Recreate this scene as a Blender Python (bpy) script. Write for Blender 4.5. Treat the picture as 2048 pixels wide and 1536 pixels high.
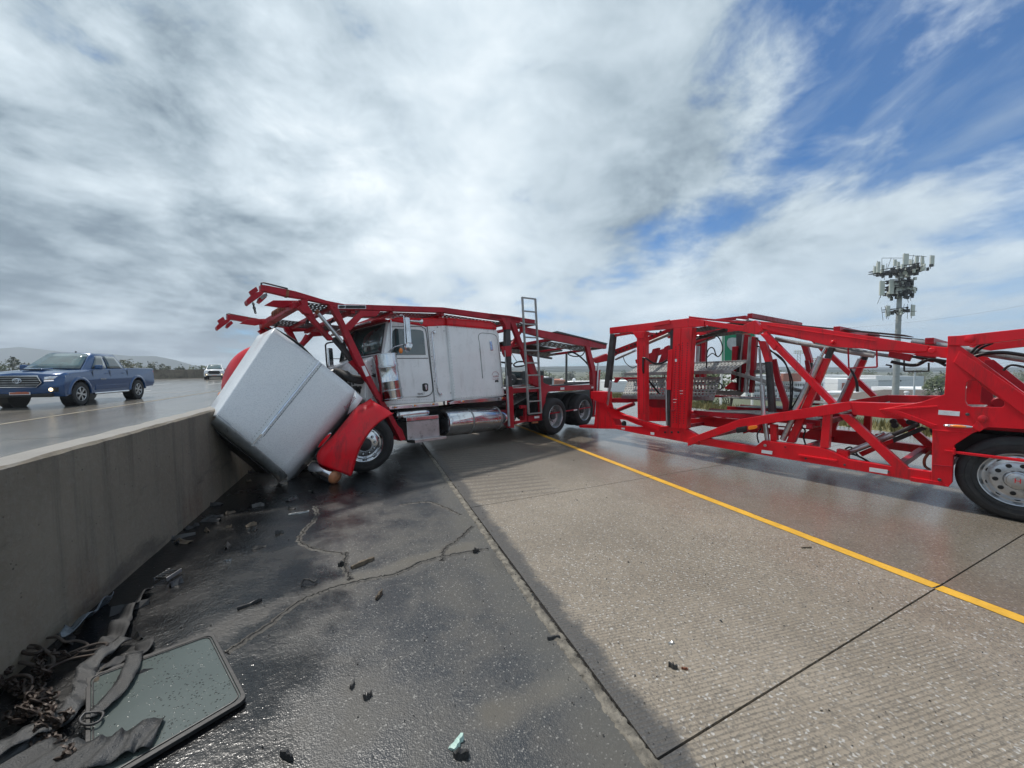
import bpy, math, random
from math import sin, cos, tan, radians, pi, atan2, sqrt
from mathutils import Vector as V, Matrix
from mathutils.geometry import tessellate_polygon
random.seed(7)
for o in list(bpy.data.objects): bpy.data.objects.remove(o)
SC = bpy.context.scene
COL = SC.collection
# ------------------------------------------------------------------ camera, light
HC = 1.77; FPX = 769.0
YAW = radians(20.597); PITCH = radians(-2.383)
cam = bpy.data.objects.new('camera', bpy.data.cameras.new('camera')); COL.objects.link(cam)
cam.location = (0, 0, HC); cam.rotation_euler = (radians(90) + PITCH, 0, -YAW)
cam.data.sensor_width = 36; cam.data.lens = 36 * FPX / 2048; cam.data.clip_end = 30000; cam.data.clip_start = 0.05
SC.camera = cam
SC.view_settings.view_transform = 'Standard'; SC.view_settings.look = 'None'
SC.view_settings.exposure = 0.5; SC.view_settings.gamma = 1; SC.view_settings.use_curve_mapping = False
SUN_AZ = -26; SUN_EL = 59      # azimuth measured clockwise from +Y
sun = bpy.data.objects.new('sun', bpy.data.lights.new('sun', 'SUN')); COL.objects.link(sun)
sun.data.energy = 2.6; sun.data.angle = radians(2.5); sun.data.color = (1.0, .95, .88)
a_, e_ = radians(SUN_AZ), radians(SUN_EL)
SD = V((sin(a_) * cos(e_), cos(a_) * cos(e_), sin(e_)))
sun.rotation_euler = SD.to_track_quat('Z', 'Y').to_euler()

def ray(x, y):
    u = (x - 1024) / FPX; v = -(y - 768) / FPX
    c, s = cos(PITCH), sin(PITCH)
    d = (u, c - s * v, s + c * v)
    c, s = cos(YAW), sin(YAW)
    return V((c * d[0] + s * d[1], -s * d[0] + c * d[1], d[2]))
CAMP = V((0, 0, HC)); FW = V((sin(YAW), cos(YAW), 0)); RT = V((cos(YAW), -sin(YAW), 0))
def at(x, y, dep):                        # point seen at x, y whose distance along the view is dep
    r = ray(x, y); return CAMP + r * (dep / r.dot(FW))
def gnd(x, y, z=0):
    r = ray(x, y); return CAMP + r * ((z - HC) / r.z)

# ------------------------------------------------------------------ world
W = bpy.data.worlds.new('World'); SC.world = W; W.use_nodes = True
class NT:
    def __init__(s, t): s.t = t; t.nodes.clear()
    def n(s, k, **p):
        o = s.t.nodes.new(k)
        for a, b in p.items(): setattr(o, a, b)
        return o
    def l(s, a, b): s.t.links.new(a, b)
    def inp(s, sock, v):
        if isinstance(v, bpy.types.NodeSocket): s.l(v, sock)
        elif v is not None: sock.default_value = v
    def m(s, op, a, b=None, c=None, clamp=False):
        o = s.n('ShaderNodeMath', operation=op); o.use_clamp = clamp
        for i, v in enumerate((a, b, c)):
            if v is not None: s.inp(o.inputs[i], v)
        return o.outputs[0]
    def vm(s, op, a, b=None, out=0):
        o = s.n('ShaderNodeVectorMath', operation=op)
        s.inp(o.inputs[0], a)
        if b is not None: s.inp(o.inputs[3] if op == 'SCALE' else o.inputs[1], b)
        return o.outputs['Value'] if out else o.outputs[0]
    def noise(s, vec, scale, det=4, rough=.55, dist=0):
        o = s.n('ShaderNodeTexNoise'); s.inp(o.inputs['Vector'], vec)
        o.inputs['Scale'].default_value = scale; o.inputs['Detail'].default_value = det
        o.inputs['Roughness'].default_value = rough; o.inputs['Distortion'].default_value = dist
        return o.outputs['Fac']
    def vor(s, vec, scale, feat='F1', rnd=1):
        o = s.n('ShaderNodeTexVoronoi', feature=feat); s.inp(o.inputs['Vector'], vec)
        o.inputs['Scale'].default_value = scale; o.inputs['Randomness'].default_value = rnd
        return o
    def rng(s, v, a, b, c=0, d=1, sm=True):
        o = s.n('ShaderNodeMapRange', interpolation_type='SMOOTHSTEP' if sm else 'LINEAR')
        s.inp(o.inputs[0], v)
        for i, x in enumerate((a, b, c, d)): s.inp(o.inputs[i + 1], x)
        return o.outputs[0]
    def mix(s, f, a, b, blend='MIX'):
        o = s.n('ShaderNodeMix', data_type='RGBA', blend_type=blend)
        s.inp(o.inputs[0], f); s.inp(o.inputs[6], c4(a)); s.inp(o.inputs[7], c4(b))
        return o.outputs[2]
    def comb(s, x, y, z):
        o = s.n('ShaderNodeCombineXYZ')
        for i, v in enumerate((x, y, z)): s.inp(o.inputs[i], v)
        return o.outputs[0]
    def sep(s, v):
        o = s.n('ShaderNodeSeparateXYZ'); s.inp(o.inputs[0], v); return o.outputs
def c4(c):
    if isinstance(c, (tuple, list)): return tuple(c) + ((1,) if len(c) == 3 else ())
    if isinstance(c, (int, float)): return (c, c, c, 1)
    return c
def build_sky():
    w = NT(W.node_tree)
    sky = w.n('ShaderNodeTexSky', sky_type='NISHITA'); sky.sun_disc = False
    sky.sun_elevation = radians(SUN_EL); sky.sun_rotation = radians(SUN_AZ)
    sky.air_density = 1.0; sky.dust_density = .4; sky.ozone_density = 3.0; sky.altitude = 1300
    d = w.vm('NORMALIZE', w.n('ShaderNodeTexCoord').outputs['Generated'])
    x, y, z = w.sep(d)
    az = radians(20)
    al = w.m('ADD', w.m('MULTIPLY', x, sin(az)), w.m('MULTIPLY', y, cos(az)))
    ac = w.m('SUBTRACT', w.m('MULTIPLY', x, cos(az)), w.m('MULTIPLY', y, sin(az)))
    zz = w.m('ADD', w.m('MAXIMUM', z, 0.0), 0.13)
    pa = w.m('DIVIDE', al, zz); pc = w.m('DIVIDE', ac, zz)
    ps = w.comb(w.m('MULTIPLY', pa, .55), pc, 0)
    pe = w.comb(pa, pc, 3.3)
    K0 = lambda v, k: w.m('MULTIPLY', v, k)
    nb = w.noise(pe, .55, 3, .5, .1)                 # big masses
    n1 = w.noise(ps, 1.2, 7, .55, .3)               # drawn out along the wind
    n2 = w.noise(pe, 1.4, 9, .56, .25)               # puffs
    n3 = w.noise(w.vm('MULTIPLY', d, (1, 1, 1.7)), 4.6, 12, .63, .25)
    n6 = w.noise(w.comb(K0(pa, .35), pc, 7), 2.6, 7, .6, .5)   # even, crisp detail
    def blob(px, py, r0, r1):
        v = ray(px, py).normalized()
        return w.rng(w.vm('DOT_PRODUCT', d, tuple(v), out=1), cos(radians(r1)), cos(radians(r0)))
    def S(*t):
        o = t[0]
        for k in t[1:]: o = w.m('ADD', o, k)
        return o
    def K(v, k): return w.m('MULTIPLY', v, k)
    cov = S(K(n1, .50), K(n2, .52), K(n3, .55), -.285)
    g = S(K(blob(2080, 60, 0, 27), .22), K(blob(1760, 200, 0, 10), .05), K(blob(1370, 465, 0, 7), .10), K(blob(1440, 60, 0, 8), .07), K(blob(300, 110, 0, 9), .05), K(blob(90, 130, 0, 7), .03), K(blob(1240, 530, 0, 7), .06), K(blob(1500, 380, 0, 7), .05))
    bank = S(K(blob(850, 300, 8, 34), .10), K(blob(1750, 480, 3, 17), .10), K(blob(80, 450, 8, 30), .16), K(blob(1300, 260, 3, 18), .15), K(blob(1640, 400, 3, 14), .10))
    cov = w.m('SUBTRACT', S(cov, bank), g)
    fac = w.rng(cov, .32, .54)
    fac = w.m('MAXIMUM', fac, K(w.rng(n6, .47, .75), .42))
    fac = w.m('MAXIMUM', fac, .03)
    dark = S(K(blob(-250, 480, 5, 40), .07), K(blob(120, 655, 3, 18), .34), K(blob(1270, 180, 2, 16), .07), K(blob(560, 130, 2, 14), .10))
    brt = S(K(blob(880, 250, 5, 30), .12), K(blob(930, 560, 2, 16), .10), K(blob(150, 560, 0, 8), .18), K(blob(60, 30, 0, 9), .16))
    amp = S(.50, K(blob(150, 450, 12, 42), .55), K(blob(1450, 500, 5, 20), .35))
    n7 = w.noise(w.vm('MULTIPLY', d, (1, 1, 1.6)), 2.4, 11, .60, .3)
    lum = K(S(K(w.m('SUBTRACT', nb, .5), .5), K(w.m('SUBTRACT', n1, .5), .75), K(w.m('SUBTRACT', n2, .5), .9), K(w.m('SUBTRACT', n3, .5), 1.25), K(w.m('SUBTRACT', n7, .5), 1.1)), amp)
    lum = S(w.m('SUBTRACT', S(lum, .60), dark), brt)
    lum = w.m('MINIMUM', w.m('MAXIMUM', lum, 0.0), 1.0)
    r = w.n('ShaderNodeValToRGB'); w.l(lum, r.inputs[0])
    e = r.color_ramp.elements
    e[0].position = 0; e[0].color = (.95, 1.35, 1.75, 1)
    e[1].position = 1; e[1].color = (6.7, 7.2, 7.5, 1)
    for p, c in ((.22, (1.5, 2.0, 2.45)), (.45, (2.9, 3.55, 4.05)), (.70, (4.5, 5.2, 5.7))):
        q = e.new(p); q.color = c4(c)
    blue = w.mix(1.0, sky.outputs[0], (.25, .57, .80), 'MULTIPLY')
    col = w.mix(fac, blue, r.outputs[0])
    hz = w.rng(z, .02, .34, 1, 0)
    col = w.mix(w.m('MULTIPLY', hz, w.m('MULTIPLY', w.rng(ac, -.15, .35), .60)), col, (3.9, 4.9, 5.8))
    col = w.mix(w.rng(z, -.02, .0, 1, 0), col, (1.3, 1.4, 1.5))
    bg = w.n('ShaderNodeBackground'); w.l(col, bg.inputs[0]); bg.inputs[1].default_value = .11
    out = w.n('ShaderNodeOutputWorld'); w.l(bg.outputs[0], out.inputs[0])
build_sky()

# ------------------------------------------------------------------ materials
def new_mat(name):
    m = bpy.data.materials.new(name); m.use_nodes = True
    t = NT(m.node_tree); b = t.n('ShaderNodeBsdfPrincipled'); o = t.n('ShaderNodeOutputMaterial')
    t.l(b.outputs[0], o.inputs[0]); return m, t, b
def mat(name, col, rough=.5, metal=0, var=.15, dirt=None, dirt_amt=.35, scale=3, bump=0, bscale=40, coat=0, emit=0, spec=.5, rvar=.12, streak=False, chips=0):
    m, t, b = new_mat(name)
    g = t.n('ShaderNodeTexCoord').outputs['Object']
    n = t.noise(g, scale, 6, .6)
    c = t.mix(t.rng(n, .3, .7), tuple(x * (1 - var) for x in col), tuple(min(1, x * (1 + var)) for x in col))
    rr = t.m('ADD', t.m('MULTIPLY', t.m('SUBTRACT', t.noise(g, scale * 4, 4, .6), .5), rvar * 2), rough, clamp=True)
    if chips:
        cn = t.rng(t.noise(g, 17, 9, .75), .655, .70); c = t.mix(t.m('MULTIPLY', cn, .8), c, (.05, .035, .03))
        fn = t.rng(t.noise(g, 1.1, 5, .6), .5, .72); c = t.mix(t.m('MULTIPLY', fn, .25), c, (.45, .05, .045))
        gr = t.rng(t.noise(t.vm('MULTIPLY', g, (1, 1, .35)), 5, 8, .7), .56, .74); c = t.mix(t.m('MULTIPLY', gr, chips), c, (.09, .035, .03)); rr = t.m('ADD', rr, t.m('MULTIPLY', gr, .25), clamp=True)
    if dirt:
        if streak: gv = t.vm('MULTIPLY', g, (1, 1, .18))
        else: gv = g
        dn = t.rng(t.noise(gv, scale * 2.7, 8, .72), .52, .70)
        dn = t.m('MULTIPLY', dn, dirt_amt)
        c = t.mix(dn, c, dirt); rr = t.m('ADD', rr, t.m('MULTIPLY', dn, .4), clamp=True)
    t.inp(b.inputs['Base Color'], c); t.inp(b.inputs['Roughness'], rr)
    b.inputs['Metallic'].default_value = metal
    b.inputs['Specular IOR Level'].default_value = spec
    if coat: b.inputs['Coat Weight'].default_value = coat; b.inputs['Coat Roughness'].default_value = .08
    if bump:
        bn = t.n('ShaderNodeBump'); bn.inputs['Strength'].default_value = bump; bn.inputs['Distance'].default_value = .01
        t.l(t.noise(g, bscale, 4, .6), bn.inputs['Height']); t.l(bn.outputs[0], b.inputs['Normal'])
    if emit:
        b.inputs['Emission Color'].default_value = c4(col); b.inputs['Emission Strength'].default_value = emit
    return m
M = {}
M['red'] = mat('red_paint', (.70, .008, .018), .34, 0, .12, (.16, .02, .02), .6, 1.6, .12, 60, coat=.15, spec=.3, streak=True, chips=.5)
M['red_shaded'] = mat('shaded_worn_red_paint', (.36, .010, .022), .42, 0, .2, (.10, .03, .025), .7, 2.0, .2, 50, coat=.05, spec=.25, streak=True, chips=.7)  # worn red, with the maroon of the shaded side put into its colour
M['rust'] = mat('rusty_iron', (.20, .07, .035), .8, 0, .4, (.05, .03, .02), .6, 8, .5, 60)
M['white'] = mat('white_paint', (.80, .81, .82), .3, 0, .05, (.30, .29, .27), .35, 1.7, .03, 30, coat=.4, streak=True)
M['black'] = mat('black_plastic', (.012, .012, .013), .45, 0, .3, (.05, .045, .04), .4, 6, .1)
M['rubber'] = mat('tyre_rubber', (.022, .022, .023), .72, 0, .3, (.09, .085, .078), .55, 5, .25, 90, rvar=.06)
M['chrome'] = mat('chrome', (.62, .63, .65), .14, 1, .06, (.18, .17, .16), .5, 4, .03, 20, rvar=.08, streak=True)
M['alu'] = mat('aluminium', (.55, .56, .57), .34, 1, .12, (.15, .14, .13), .6, 3, .08, 40)
M['steel'] = mat('grey_steel', (.34, .35, .35), .45, .7, .2, (.10, .09, .08), .6, 5, .15, 60, streak=True)
M['galv'] = mat('galvanised_plate', (.30, .31, .30), .55, .3, .2, (.12, .11, .10), .8, 4, .25, 70)
M['dark_steel'] = mat('dark_steel', (.055, .055, .057), .5, .4, .3, (.12, .1, .09), .5, 5, .2, 60)
M['hose'] = mat('hydraulic_hose', (.010, .010, .011), .35, 0, .2)
M['reflector'] = mat('white_reflector', (.72, .74, .76), .4, 0, .08, (.4, .35, .33), .4, 12)
M['amber'] = mat('amber_lens', (.85, .22, .02), .2, 0, .1, None, 0, 10, coat=.5)
M['tan'] = mat('cracked_amber_lens', (.42, .17, .08), .4, 0, .3, None, 0, 10)
M['lamp_on'] = mat('lit_fog_lamp', (1.0, .78, .45), .2, 0, .05, emit=2.2)
M['head_on'] = mat('lit_headlamp', (.95, .95, 1.0), .15, 0, .05, emit=.35)
M['blue'] = mat('blue_paint', (.004, .052, .165), .22, .2, .05, (.06, .08, .12), .10, .7, 0, 30, coat=.9, rvar=.03)
M['truck_white'] = mat('plain_white_paint', (.72, .73, .74), .25, 0, .05, coat=.6)
M['glass'] = mat('tinted_glass', (.03, .055, .06), .06, 0, .3, None, 0, 1, coat=1, spec=.9, rvar=.02)
M['shieldglass'] = mat('windscreen_glass', (.05, .10, .10), .05, 0, .5, None, 0, 2.2, coat=1, spec=1, rvar=.02)  # teal light seen through the cab is put into the glass colour
M['signgreen'] = mat('sign_green', (.005, .22, .115), .5, 0, .08)
M['concrete_wall'] = None
M['brick'] = mat('brick_wall', (.36, .13, .085), .85, 0, .15)
M['wallwhite'] = mat('white_wall', (.78, .79, .80), .8, 0, .05)
M['wallgrey'] = mat('pale_grey_wall', (.52, .56, .60), .8, 0, .05)
M['roofbrown'] = mat('brown_roof', (.12, .10, .085), .85, 0, .1)
M['pole'] = mat('galvanised_pole', (.34, .36, .36), .6, .2, .12, (.18, .18, .17), .5, 2, .1)
M['antenna'] = mat('antenna_panel', (.56, .59, .54), .6, 0, .06)
M['bark'] = mat('bark', (.07, .055, .04), .9, 0, .3, bump=.4)
M['wood'] = mat('splintered_wood', (.10, .075, .05), .7, 0, .4, (.02, .02, .02), .5, 9, .5, 80)
M['strap'] = mat('wet_webbing', (.022, .024, .026), .42, 0, .35, (.09, .08, .07), .5, 6, .5, 160)
M['chain'] = mat('rusty_chain', (.040, .028, .022), .5, .4, .5, (.02, .018, .016), .5, 20, .3)
M['rope'] = mat('muddy_rope', (.055, .042, .034), .8, 0, .4, bump=.5, bscale=120)

def leaf_mat(name, a, b):
    m, t, s = new_mat(name)
    g = t.n('ShaderNodeTexCoord').outputs['Object']
    oi = t.noise(g, 1.1, 3); of = t.noise(g, 9, 2)
    c = t.mix(t.rng(t.m('ADD', t.m('MULTIPLY', oi, .5), t.m('MULTIPLY', of, .5)), .35, .65), a, b)
    t.inp(s.inputs['Base Color'], c); s.inputs['Roughness'].default_value = .6
    s.inputs['Transmission Weight'].default_value = 0
    return m
M['leaf'] = leaf_mat('green_leaves', (.030, .055, .018), (.10, .13, .035))
M['leaf_olive'] = leaf_mat('olive_leaves', (.045, .055, .025), (.13, .13, .055))
M['leaf_dark'] = leaf_mat('dark_leaves', (.018, .032, .018), (.055, .075, .03))

def paint_drops():
    m, t, b = new_mat('white_paint_with_rain_drops')
    g = t.n('ShaderNodeTexCoord').outputs['Object']
    n = t.noise(g, 1.5, 5)
    c = t.mix(n, (.70, .72, .74), (.78, .80, .81))
    v = t.vor(t.vm('ADD', g, t.vm('SCALE', t.comb(t.noise(g, 9), t.noise(g, 11), 0), .05)), 55)
    drop = t.rng(v.outputs['Distance'], .50, .22)
    fine = t.vor(g, 190); d2 = t.rng(fine.outputs['Distance'], .5, .2)
    hgt = t.m('ADD', drop, t.m('MULTIPLY', d2, .5))
    c = t.mix(t.m('MULTIPLY', hgt, .24), c, (.30, .34, .38))
    spot = t.rng(t.vor(g, 9).outputs['Distance'], .045, .02)
    c = t.mix(t.m('MULTIPLY', spot, .6), c, (.10, .10, .10))
    t.inp(b.inputs['Base Color'], c)
    b.inputs['Roughness'].default_value = .28
    b.inputs['Coat Weight'].default_value = .5; b.inputs['Coat Roughness'].default_value = .06
    bn = t.n('ShaderNodeBump'); bn.inputs['Strength'].default_value = .35; bn.inputs['Distance'].default_value = .003
    t.l(hgt, bn.inputs['Height']); t.l(bn.outputs[0], b.inputs['Normal'])
    return m
M['hood'] = paint_drops()

def barrier_mat():
    m, t, b = new_mat('stained_concrete_barrier')
    g = t.n('ShaderNodeTexCoord').outputs['Object']
    x, y, z = t.sep(g)
    big = t.noise(g, .7, 5, .6); fine = t.noise(g, 26, 8, .75)
    st = t.noise(t.vm('MULTIPLY', g, (1, 3.2, .25)), 1.4, 6, .65)
    c = t.mix(t.rng(big, .3, .7), (.145, .122, .090), (.215, .185, .140))
    c = t.mix(t.m('MULTIPLY', t.rng(st, .48, .68), .65), c, (.085, .074, .060))
    rust = t.m('MULTIPLY', t.rng(z, .55, .05), t.rng(t.noise(t.vm('MULTIPLY', g, (1, 2, .6)), 1.8, 5), .48, .68))
    c = t.mix(t.m('MULTIPLY', rust, .55), c, (.13, .075, .045))
    c = t.mix(t.m('MULTIPLY', t.rng(fine, .42, .70), .35), c, (.26, .24, .21))
    sc2 = t.rng(t.noise(t.vm('MULTIPLY', g, (1, .35, 1.6)), 1.2, 8, .7), .54, .66); c = t.mix(t.m('MULTIPLY', sc2, .6), c, (.045, .040, .034))
    dr = t.rng(t.noise(t.vm('MULTIPLY', g, (1, 5, .12)), 1.6, 5, .6), .55, .70); c = t.mix(t.m('MULTIPLY', t.m('MULTIPLY', dr, t.rng(z, 0, 1.1)), .5), c, (.055, .048, .038))
    pits = t.vor(g, 16); pit = t.m('MULTIPLY', t.rng(pits.outputs['Distance'], .13, .05), t.rng(t.noise(g, 5), .5, .6))
    c = t.mix(pit, c, (.03, .028, .025))
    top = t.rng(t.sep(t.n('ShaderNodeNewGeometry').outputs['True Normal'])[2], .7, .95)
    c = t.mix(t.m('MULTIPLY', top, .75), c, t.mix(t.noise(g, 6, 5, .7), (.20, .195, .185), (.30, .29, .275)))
    t.inp(b.inputs['Base Color'], c); b.inputs['Roughness'].default_value = .78
    bn = t.n('ShaderNodeBump'); bn.inputs['Strength'].default_value = .55; bn.inputs['Distance'].default_value = .012
    t.l(t.m('SUBTRACT', t.m('ADD', fine, t.noise(g, 5, 4)), pit), bn.inputs['Height']); t.l(bn.outputs[0], b.inputs['Normal'])
    return m
M['barrier'] = barrier_mat()

def asphalt_mat():
    m, t, b = new_mat('wet_oily_asphalt')
    g = t.n('ShaderNodeTexCoord').outputs['Object']
    x, y, z = t.sep(g)
    ag = t.vor(g, 135); ag2 = t.vor(g, 60)
    fleck = t.sep(ag.outputs['Color'])[0]
    big = t.noise(g, .55, 5, .6); mid = t.noise(g, 2.6, 6, .65, .3)
    # oil pool along the barrier, drying towards the seam
    edge = t.m('ADD', x, t.m('MULTIPLY', t.m('SUBTRACT', t.noise(g, .9, 6, .65), .5), 2.2))
    wet = t.rng(edge, -.05, -.70)
    front = t.m('MULTIPLY', t.rng(y, 5.2, 6.1), t.rng(x, .9, .3))
    wet = t.m('MAXIMUM', wet, front)
    cover = t.rng(t.m('ADD', t.m('MULTIPLY', big, .6), t.m('MULTIPLY', mid, .4)), .40, .60)   # sealcoat left / worn off
    base = t.mix(cover, (.058, .055, .050), (.019, .023, .029))
    base = t.mix(t.m('MULTIPLY', t.rng(fleck, .62, .95), .42), base, (.10, .098, .092))
    base = t.mix(t.m('MULTIPLY', t.rng(fleck, .95, .99), .6), base, (.30, .29, .27))
    # dusty wear along the cracks and beside the seam
    def seg(x0, y0, x1, y1, w0, w1):
        ax, ay = x1 - x0, y1 - y0; L = sqrt(ax * ax + ay * ay); ax /= L; ay /= L
        dx = t.m('SUBTRACT', x, x0); dy = t.m('SUBTRACT', y, y0)
        u = t.m('ADD', t.m('MULTIPLY', dx, ax), t.m('MULTIPLY', dy, ay))
        v = t.m('ABSOLUTE', t.m('SUBTRACT', t.m('MULTIPLY', dx, ay), t.m('MULTIPLY', dy, ax)))
        u2 = t.m('MAXIMUM', t.m('MAXIMUM', t.m('MULTIPLY', u, -1), t.m('SUBTRACT', u, L)), 0)
        dd = t.m('ADD', t.m('ADD', v, u2), t.m('MULTIPLY', t.m('SUBTRACT', mid, .5), .25))
        return t.rng(dd, w1, w0)
    P = [gnd(*p) for p in ((300, 1330), (560, 1210), (700, 1160), (940, 1090))]
    dust = None
    for i in range(3):
        s_ = seg(P[i].x, P[i].y, P[i + 1].x, P[i + 1].y, .01, .16)
        dust = s_ if dust is None else t.m('MAXIMUM', dust, s_)
    q0, q1 = gnd(980, 1440), gnd(1200, 1330)
    dust = t.m('MAXIMUM', dust, seg(q0.x, q0.y, q1.x, q1.y, .0, .17))
    base = t.mix(t.m('MULTIPLY', dust, .55), base, (.125, .112, .090))
    nearseam = t.rng(x, .75, 1.05)
    base = t.mix(t.m('MULTIPLY', nearseam, .35), base, (.12, .115, .10))
    base = t.mix(t.m('MULTIPLY', wet, .90), base, (.004, .0045, .0055))
    stain = t.rng(t.noise(t.vm('MULTIPLY', g, (1.5, .45, 1)), 1.1, 4), .55, .68)
    base = t.mix(t.m('MULTIPLY', t.m('MULTIPLY', stain, .5), t.rng(y, 2, 4)), base, (.018, .017, .017))
    t.inp(b.inputs['Base Color'], base)
    dry = t.m('MAXIMUM', dust, nearseam)
    ro = t.m('ADD', t.m('MULTIPLY', t.m('SUBTRACT', 1.0, cover), .22), .34)
    ro = t.m('ADD', ro, t.m('MULTIPLY', dry, .25), clamp=True)
    ro = t.m('SUBTRACT', ro, t.m('MULTIPLY', wet, .26)); ro = t.m('MAXIMUM', ro, .09)
    t.inp(b.inputs['Roughness'], ro)
    h = t.m('ADD', t.m('MULTIPLY', ag.outputs['Distance'], .9), t.m('MULTIPLY', ag2.outputs['Distance'], .7))
    rip = t.noise(t.vm('MULTIPLY', g, (1.0, 1.0, 1)), 26, 3, .5, .6)
    h = t.m('ADD', t.m('MULTIPLY', h, t.m('SUBTRACT', 1.0, t.m('MULTIPLY', wet, .45))), t.m('MULTIPLY', rip, t.m('MULTIPLY', wet, 2.6)))
    bn = t.n('ShaderNodeBump'); bn.inputs['Strength'].default_value = .42; bn.inputs['Distance'].default_value = .0032
    t.l(h, bn.inputs['Height']); t.l(bn.outputs[0], b.inputs['Normal'])
    return m
M['asphalt'] = asphalt_mat()

def slab_mat(name, tined, oncoming=False):
    m, t, b = new_mat(name)
    g = t.n('ShaderNodeTexCoord').outputs['Object']
    x, y, z = t.sep(g)
    ag = t.vor(g, 85); fl = t.sep(ag.outputs['Color'])[0]
    big = t.noise(g, .5, 5, .6); mid = t.noise(g, 2.2, 6, .65)
    base = t.mix(t.rng(big, .3, .7), (.220, .184, .140), (.292, .248, .194))
    base = t.mix(t.m('MULTIPLY', t.rng(mid, .45, .7), .3), base, (.165, .135, .102))
    base = t.mix(t.m('MULTIPLY', t.rng(fl, .55, .85), .5), base, (.085, .078, .068))
    base = t.mix(t.m('MULTIPLY', t.rng(fl, .90, .97), .65), base, (.52, .50, .47))
    dk = t.sep(t.vor(g, 130).outputs['Color'])[1]
    base = t.mix(t.m('MULTIPLY', t.rng(dk, .80, .95), .45), base, (.06, .055, .05))
    sp = t.rng(t.vor(g, 11).outputs['Distance'], .05, .03)
    base = t.mix(t.m('MULTIPLY', sp, .8), base, (.02, .02, .02))
    wetn = t.noise(g, .35, 4, .55)
    if tined:
        # spilled oil creeping over the seam
        e = t.m('ADD', x, t.m('MULTIPLY', t.m('SUBTRACT', t.noise(g, 2.6, 9, .75), .5), .42))
        lim = t.m('ADD', 1.34, t.m('MULTIPLY', t.rng(y, 1.9, 1.4), .05))
        oil = t.rng(t.m('SUBTRACT', e, lim), .06, -.05)
        base = t.mix(t.m('MULTIPLY', oil, .82), base, (.045, .047, .050))
        # milled strip cut across the shoulder further on
        rum = t.m('MULTIPLY', t.m('MULTIPLY', t.rng(y, 4.7, 5.0), t.rng(y, 8.2, 7.6)), t.rng(t.m('ADD', x, t.m('MULTIPLY', mid, .5)), 3.0, 2.7))
        st = t.m('SINE', t.m('MULTIPLY', t.m('ADD', y, t.m('MULTIPLY', x, .05)), 2 * pi / .165))
        base = t.mix(t.m('MULTIPLY', rum, t.m('MULTIPLY', t.rng(st, -.1, .5), .42)), base, (.05, .045, .04))
        damp = t.m('MULTIPLY', t.rng(t.m('ADD', x, t.m('MULTIPLY', mid, .6)), 3.35, 4.0), .8)
        worn = t.rng(t.m('ADD', x, t.m('MULTIPLY', t.m('SUBTRACT', mid, .5), .35)), 3.60, 3.35)
        gr = t.m('SINE', t.m('MULTIPLY', t.m('ADD', t.m('ADD', y, t.m('MULTIPLY', x, .10)), t.m('MULTIPLY', mid, .004)), 2 * pi / .0255))
        gr = t.m('MULTIPLY', t.rng(gr, -.2, -.85), worn)
        grn = t.rng(t.noise(g, 1.3, 4), .35, .6, .35, 1.0)
        base = t.mix(t.m('MULTIPLY', t.m('MULTIPLY', gr, grn), .42), base, (.075, .064, .05))
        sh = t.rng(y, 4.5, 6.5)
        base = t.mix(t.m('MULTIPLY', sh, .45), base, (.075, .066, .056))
    else:
        damp = t.rng(wetn, .25, .45, .75, 1.0)
        gr = None
        base = t.mix(.50, base, (.095, .086, .074))
    if oncoming:
        base = t.mix(.35, base, (.20, .20, .19))
        tr = t.rng(t.noise(t.vm('MULTIPLY', g, (1.2, .05, 1)), 1.6, 5), .45, .65)
        base = t.mix(t.m('MULTIPLY', tr, .5), base, (.09, .088, .082))
    t.inp(b.inputs['Base Color'], base)
    ro = t.m('SUBTRACT', .60, t.m('MULTIPLY', damp, .36 if tined else .44))
    if tined: ro = t.m('SUBTRACT', ro, t.m('MULTIPLY', oil, .18))
    ro = t.m('ADD', ro, t.m('MULTIPLY', t.m('SUBTRACT', mid, .5), .10))
    t.inp(b.inputs['Roughness'], ro)
    h = t.m('MULTIPLY', ag.outputs['Distance'], 1.0)
    if gr is not None: h = t.m('SUBTRACT', h, t.m('MULTIPLY', gr, .9))
    bn = t.n('ShaderNodeBump'); bn.inputs['Strength'].default_value = .38 if tined else .16; bn.inputs['Distance'].default_value = .005
    t.l(h, bn.inputs['Height']); t.l(bn.outputs[0], b.inputs['Normal'])
    return m
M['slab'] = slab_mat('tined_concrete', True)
M['lane'] = slab_mat('wet_lane_concrete', False)
M['lane_far'] = slab_mat('wet_oncoming_concrete', False, True)
M['yellow'] = mat('yellow_line_paint', (.66, .36, .035), .5, 0, .10, (.35, .20, .04), .45, 5, .3, 90)
M['yellow_old'] = mat('faded_yellow_paint', (.21, .175, .12), .4, 0, .3, (.2, .19, .17), .9, 3)
M['white_line'] = mat('white_line_paint', (.55, .55, .53), .4, 0, .1, (.2, .2, .19), .6, 3)
M['rubble'] = mat('broken_seam_filler', (.15, .135, .11), .75, 0, .5, (.03, .03, .03), .7, 14, .8, 60)
M['stone'] = mat('loose_stone', (.035, .034, .033), .45, 0, .5)
M['grass'] = mat('dry_grass', (.17, .15, .06), .9, 0, .35, (.06, .08, .02), .6, 1.2, .5, 8)
M['land'] = mat('suburban_ground', (.09, .10, .055), .95, 0, .4, (.16, .14, .11), .5, .02)
M['hill'] = mat('wooded_hill', (.030, .045, .030), 1, 0, .3, None, 0, .001, spec=0)

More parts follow.
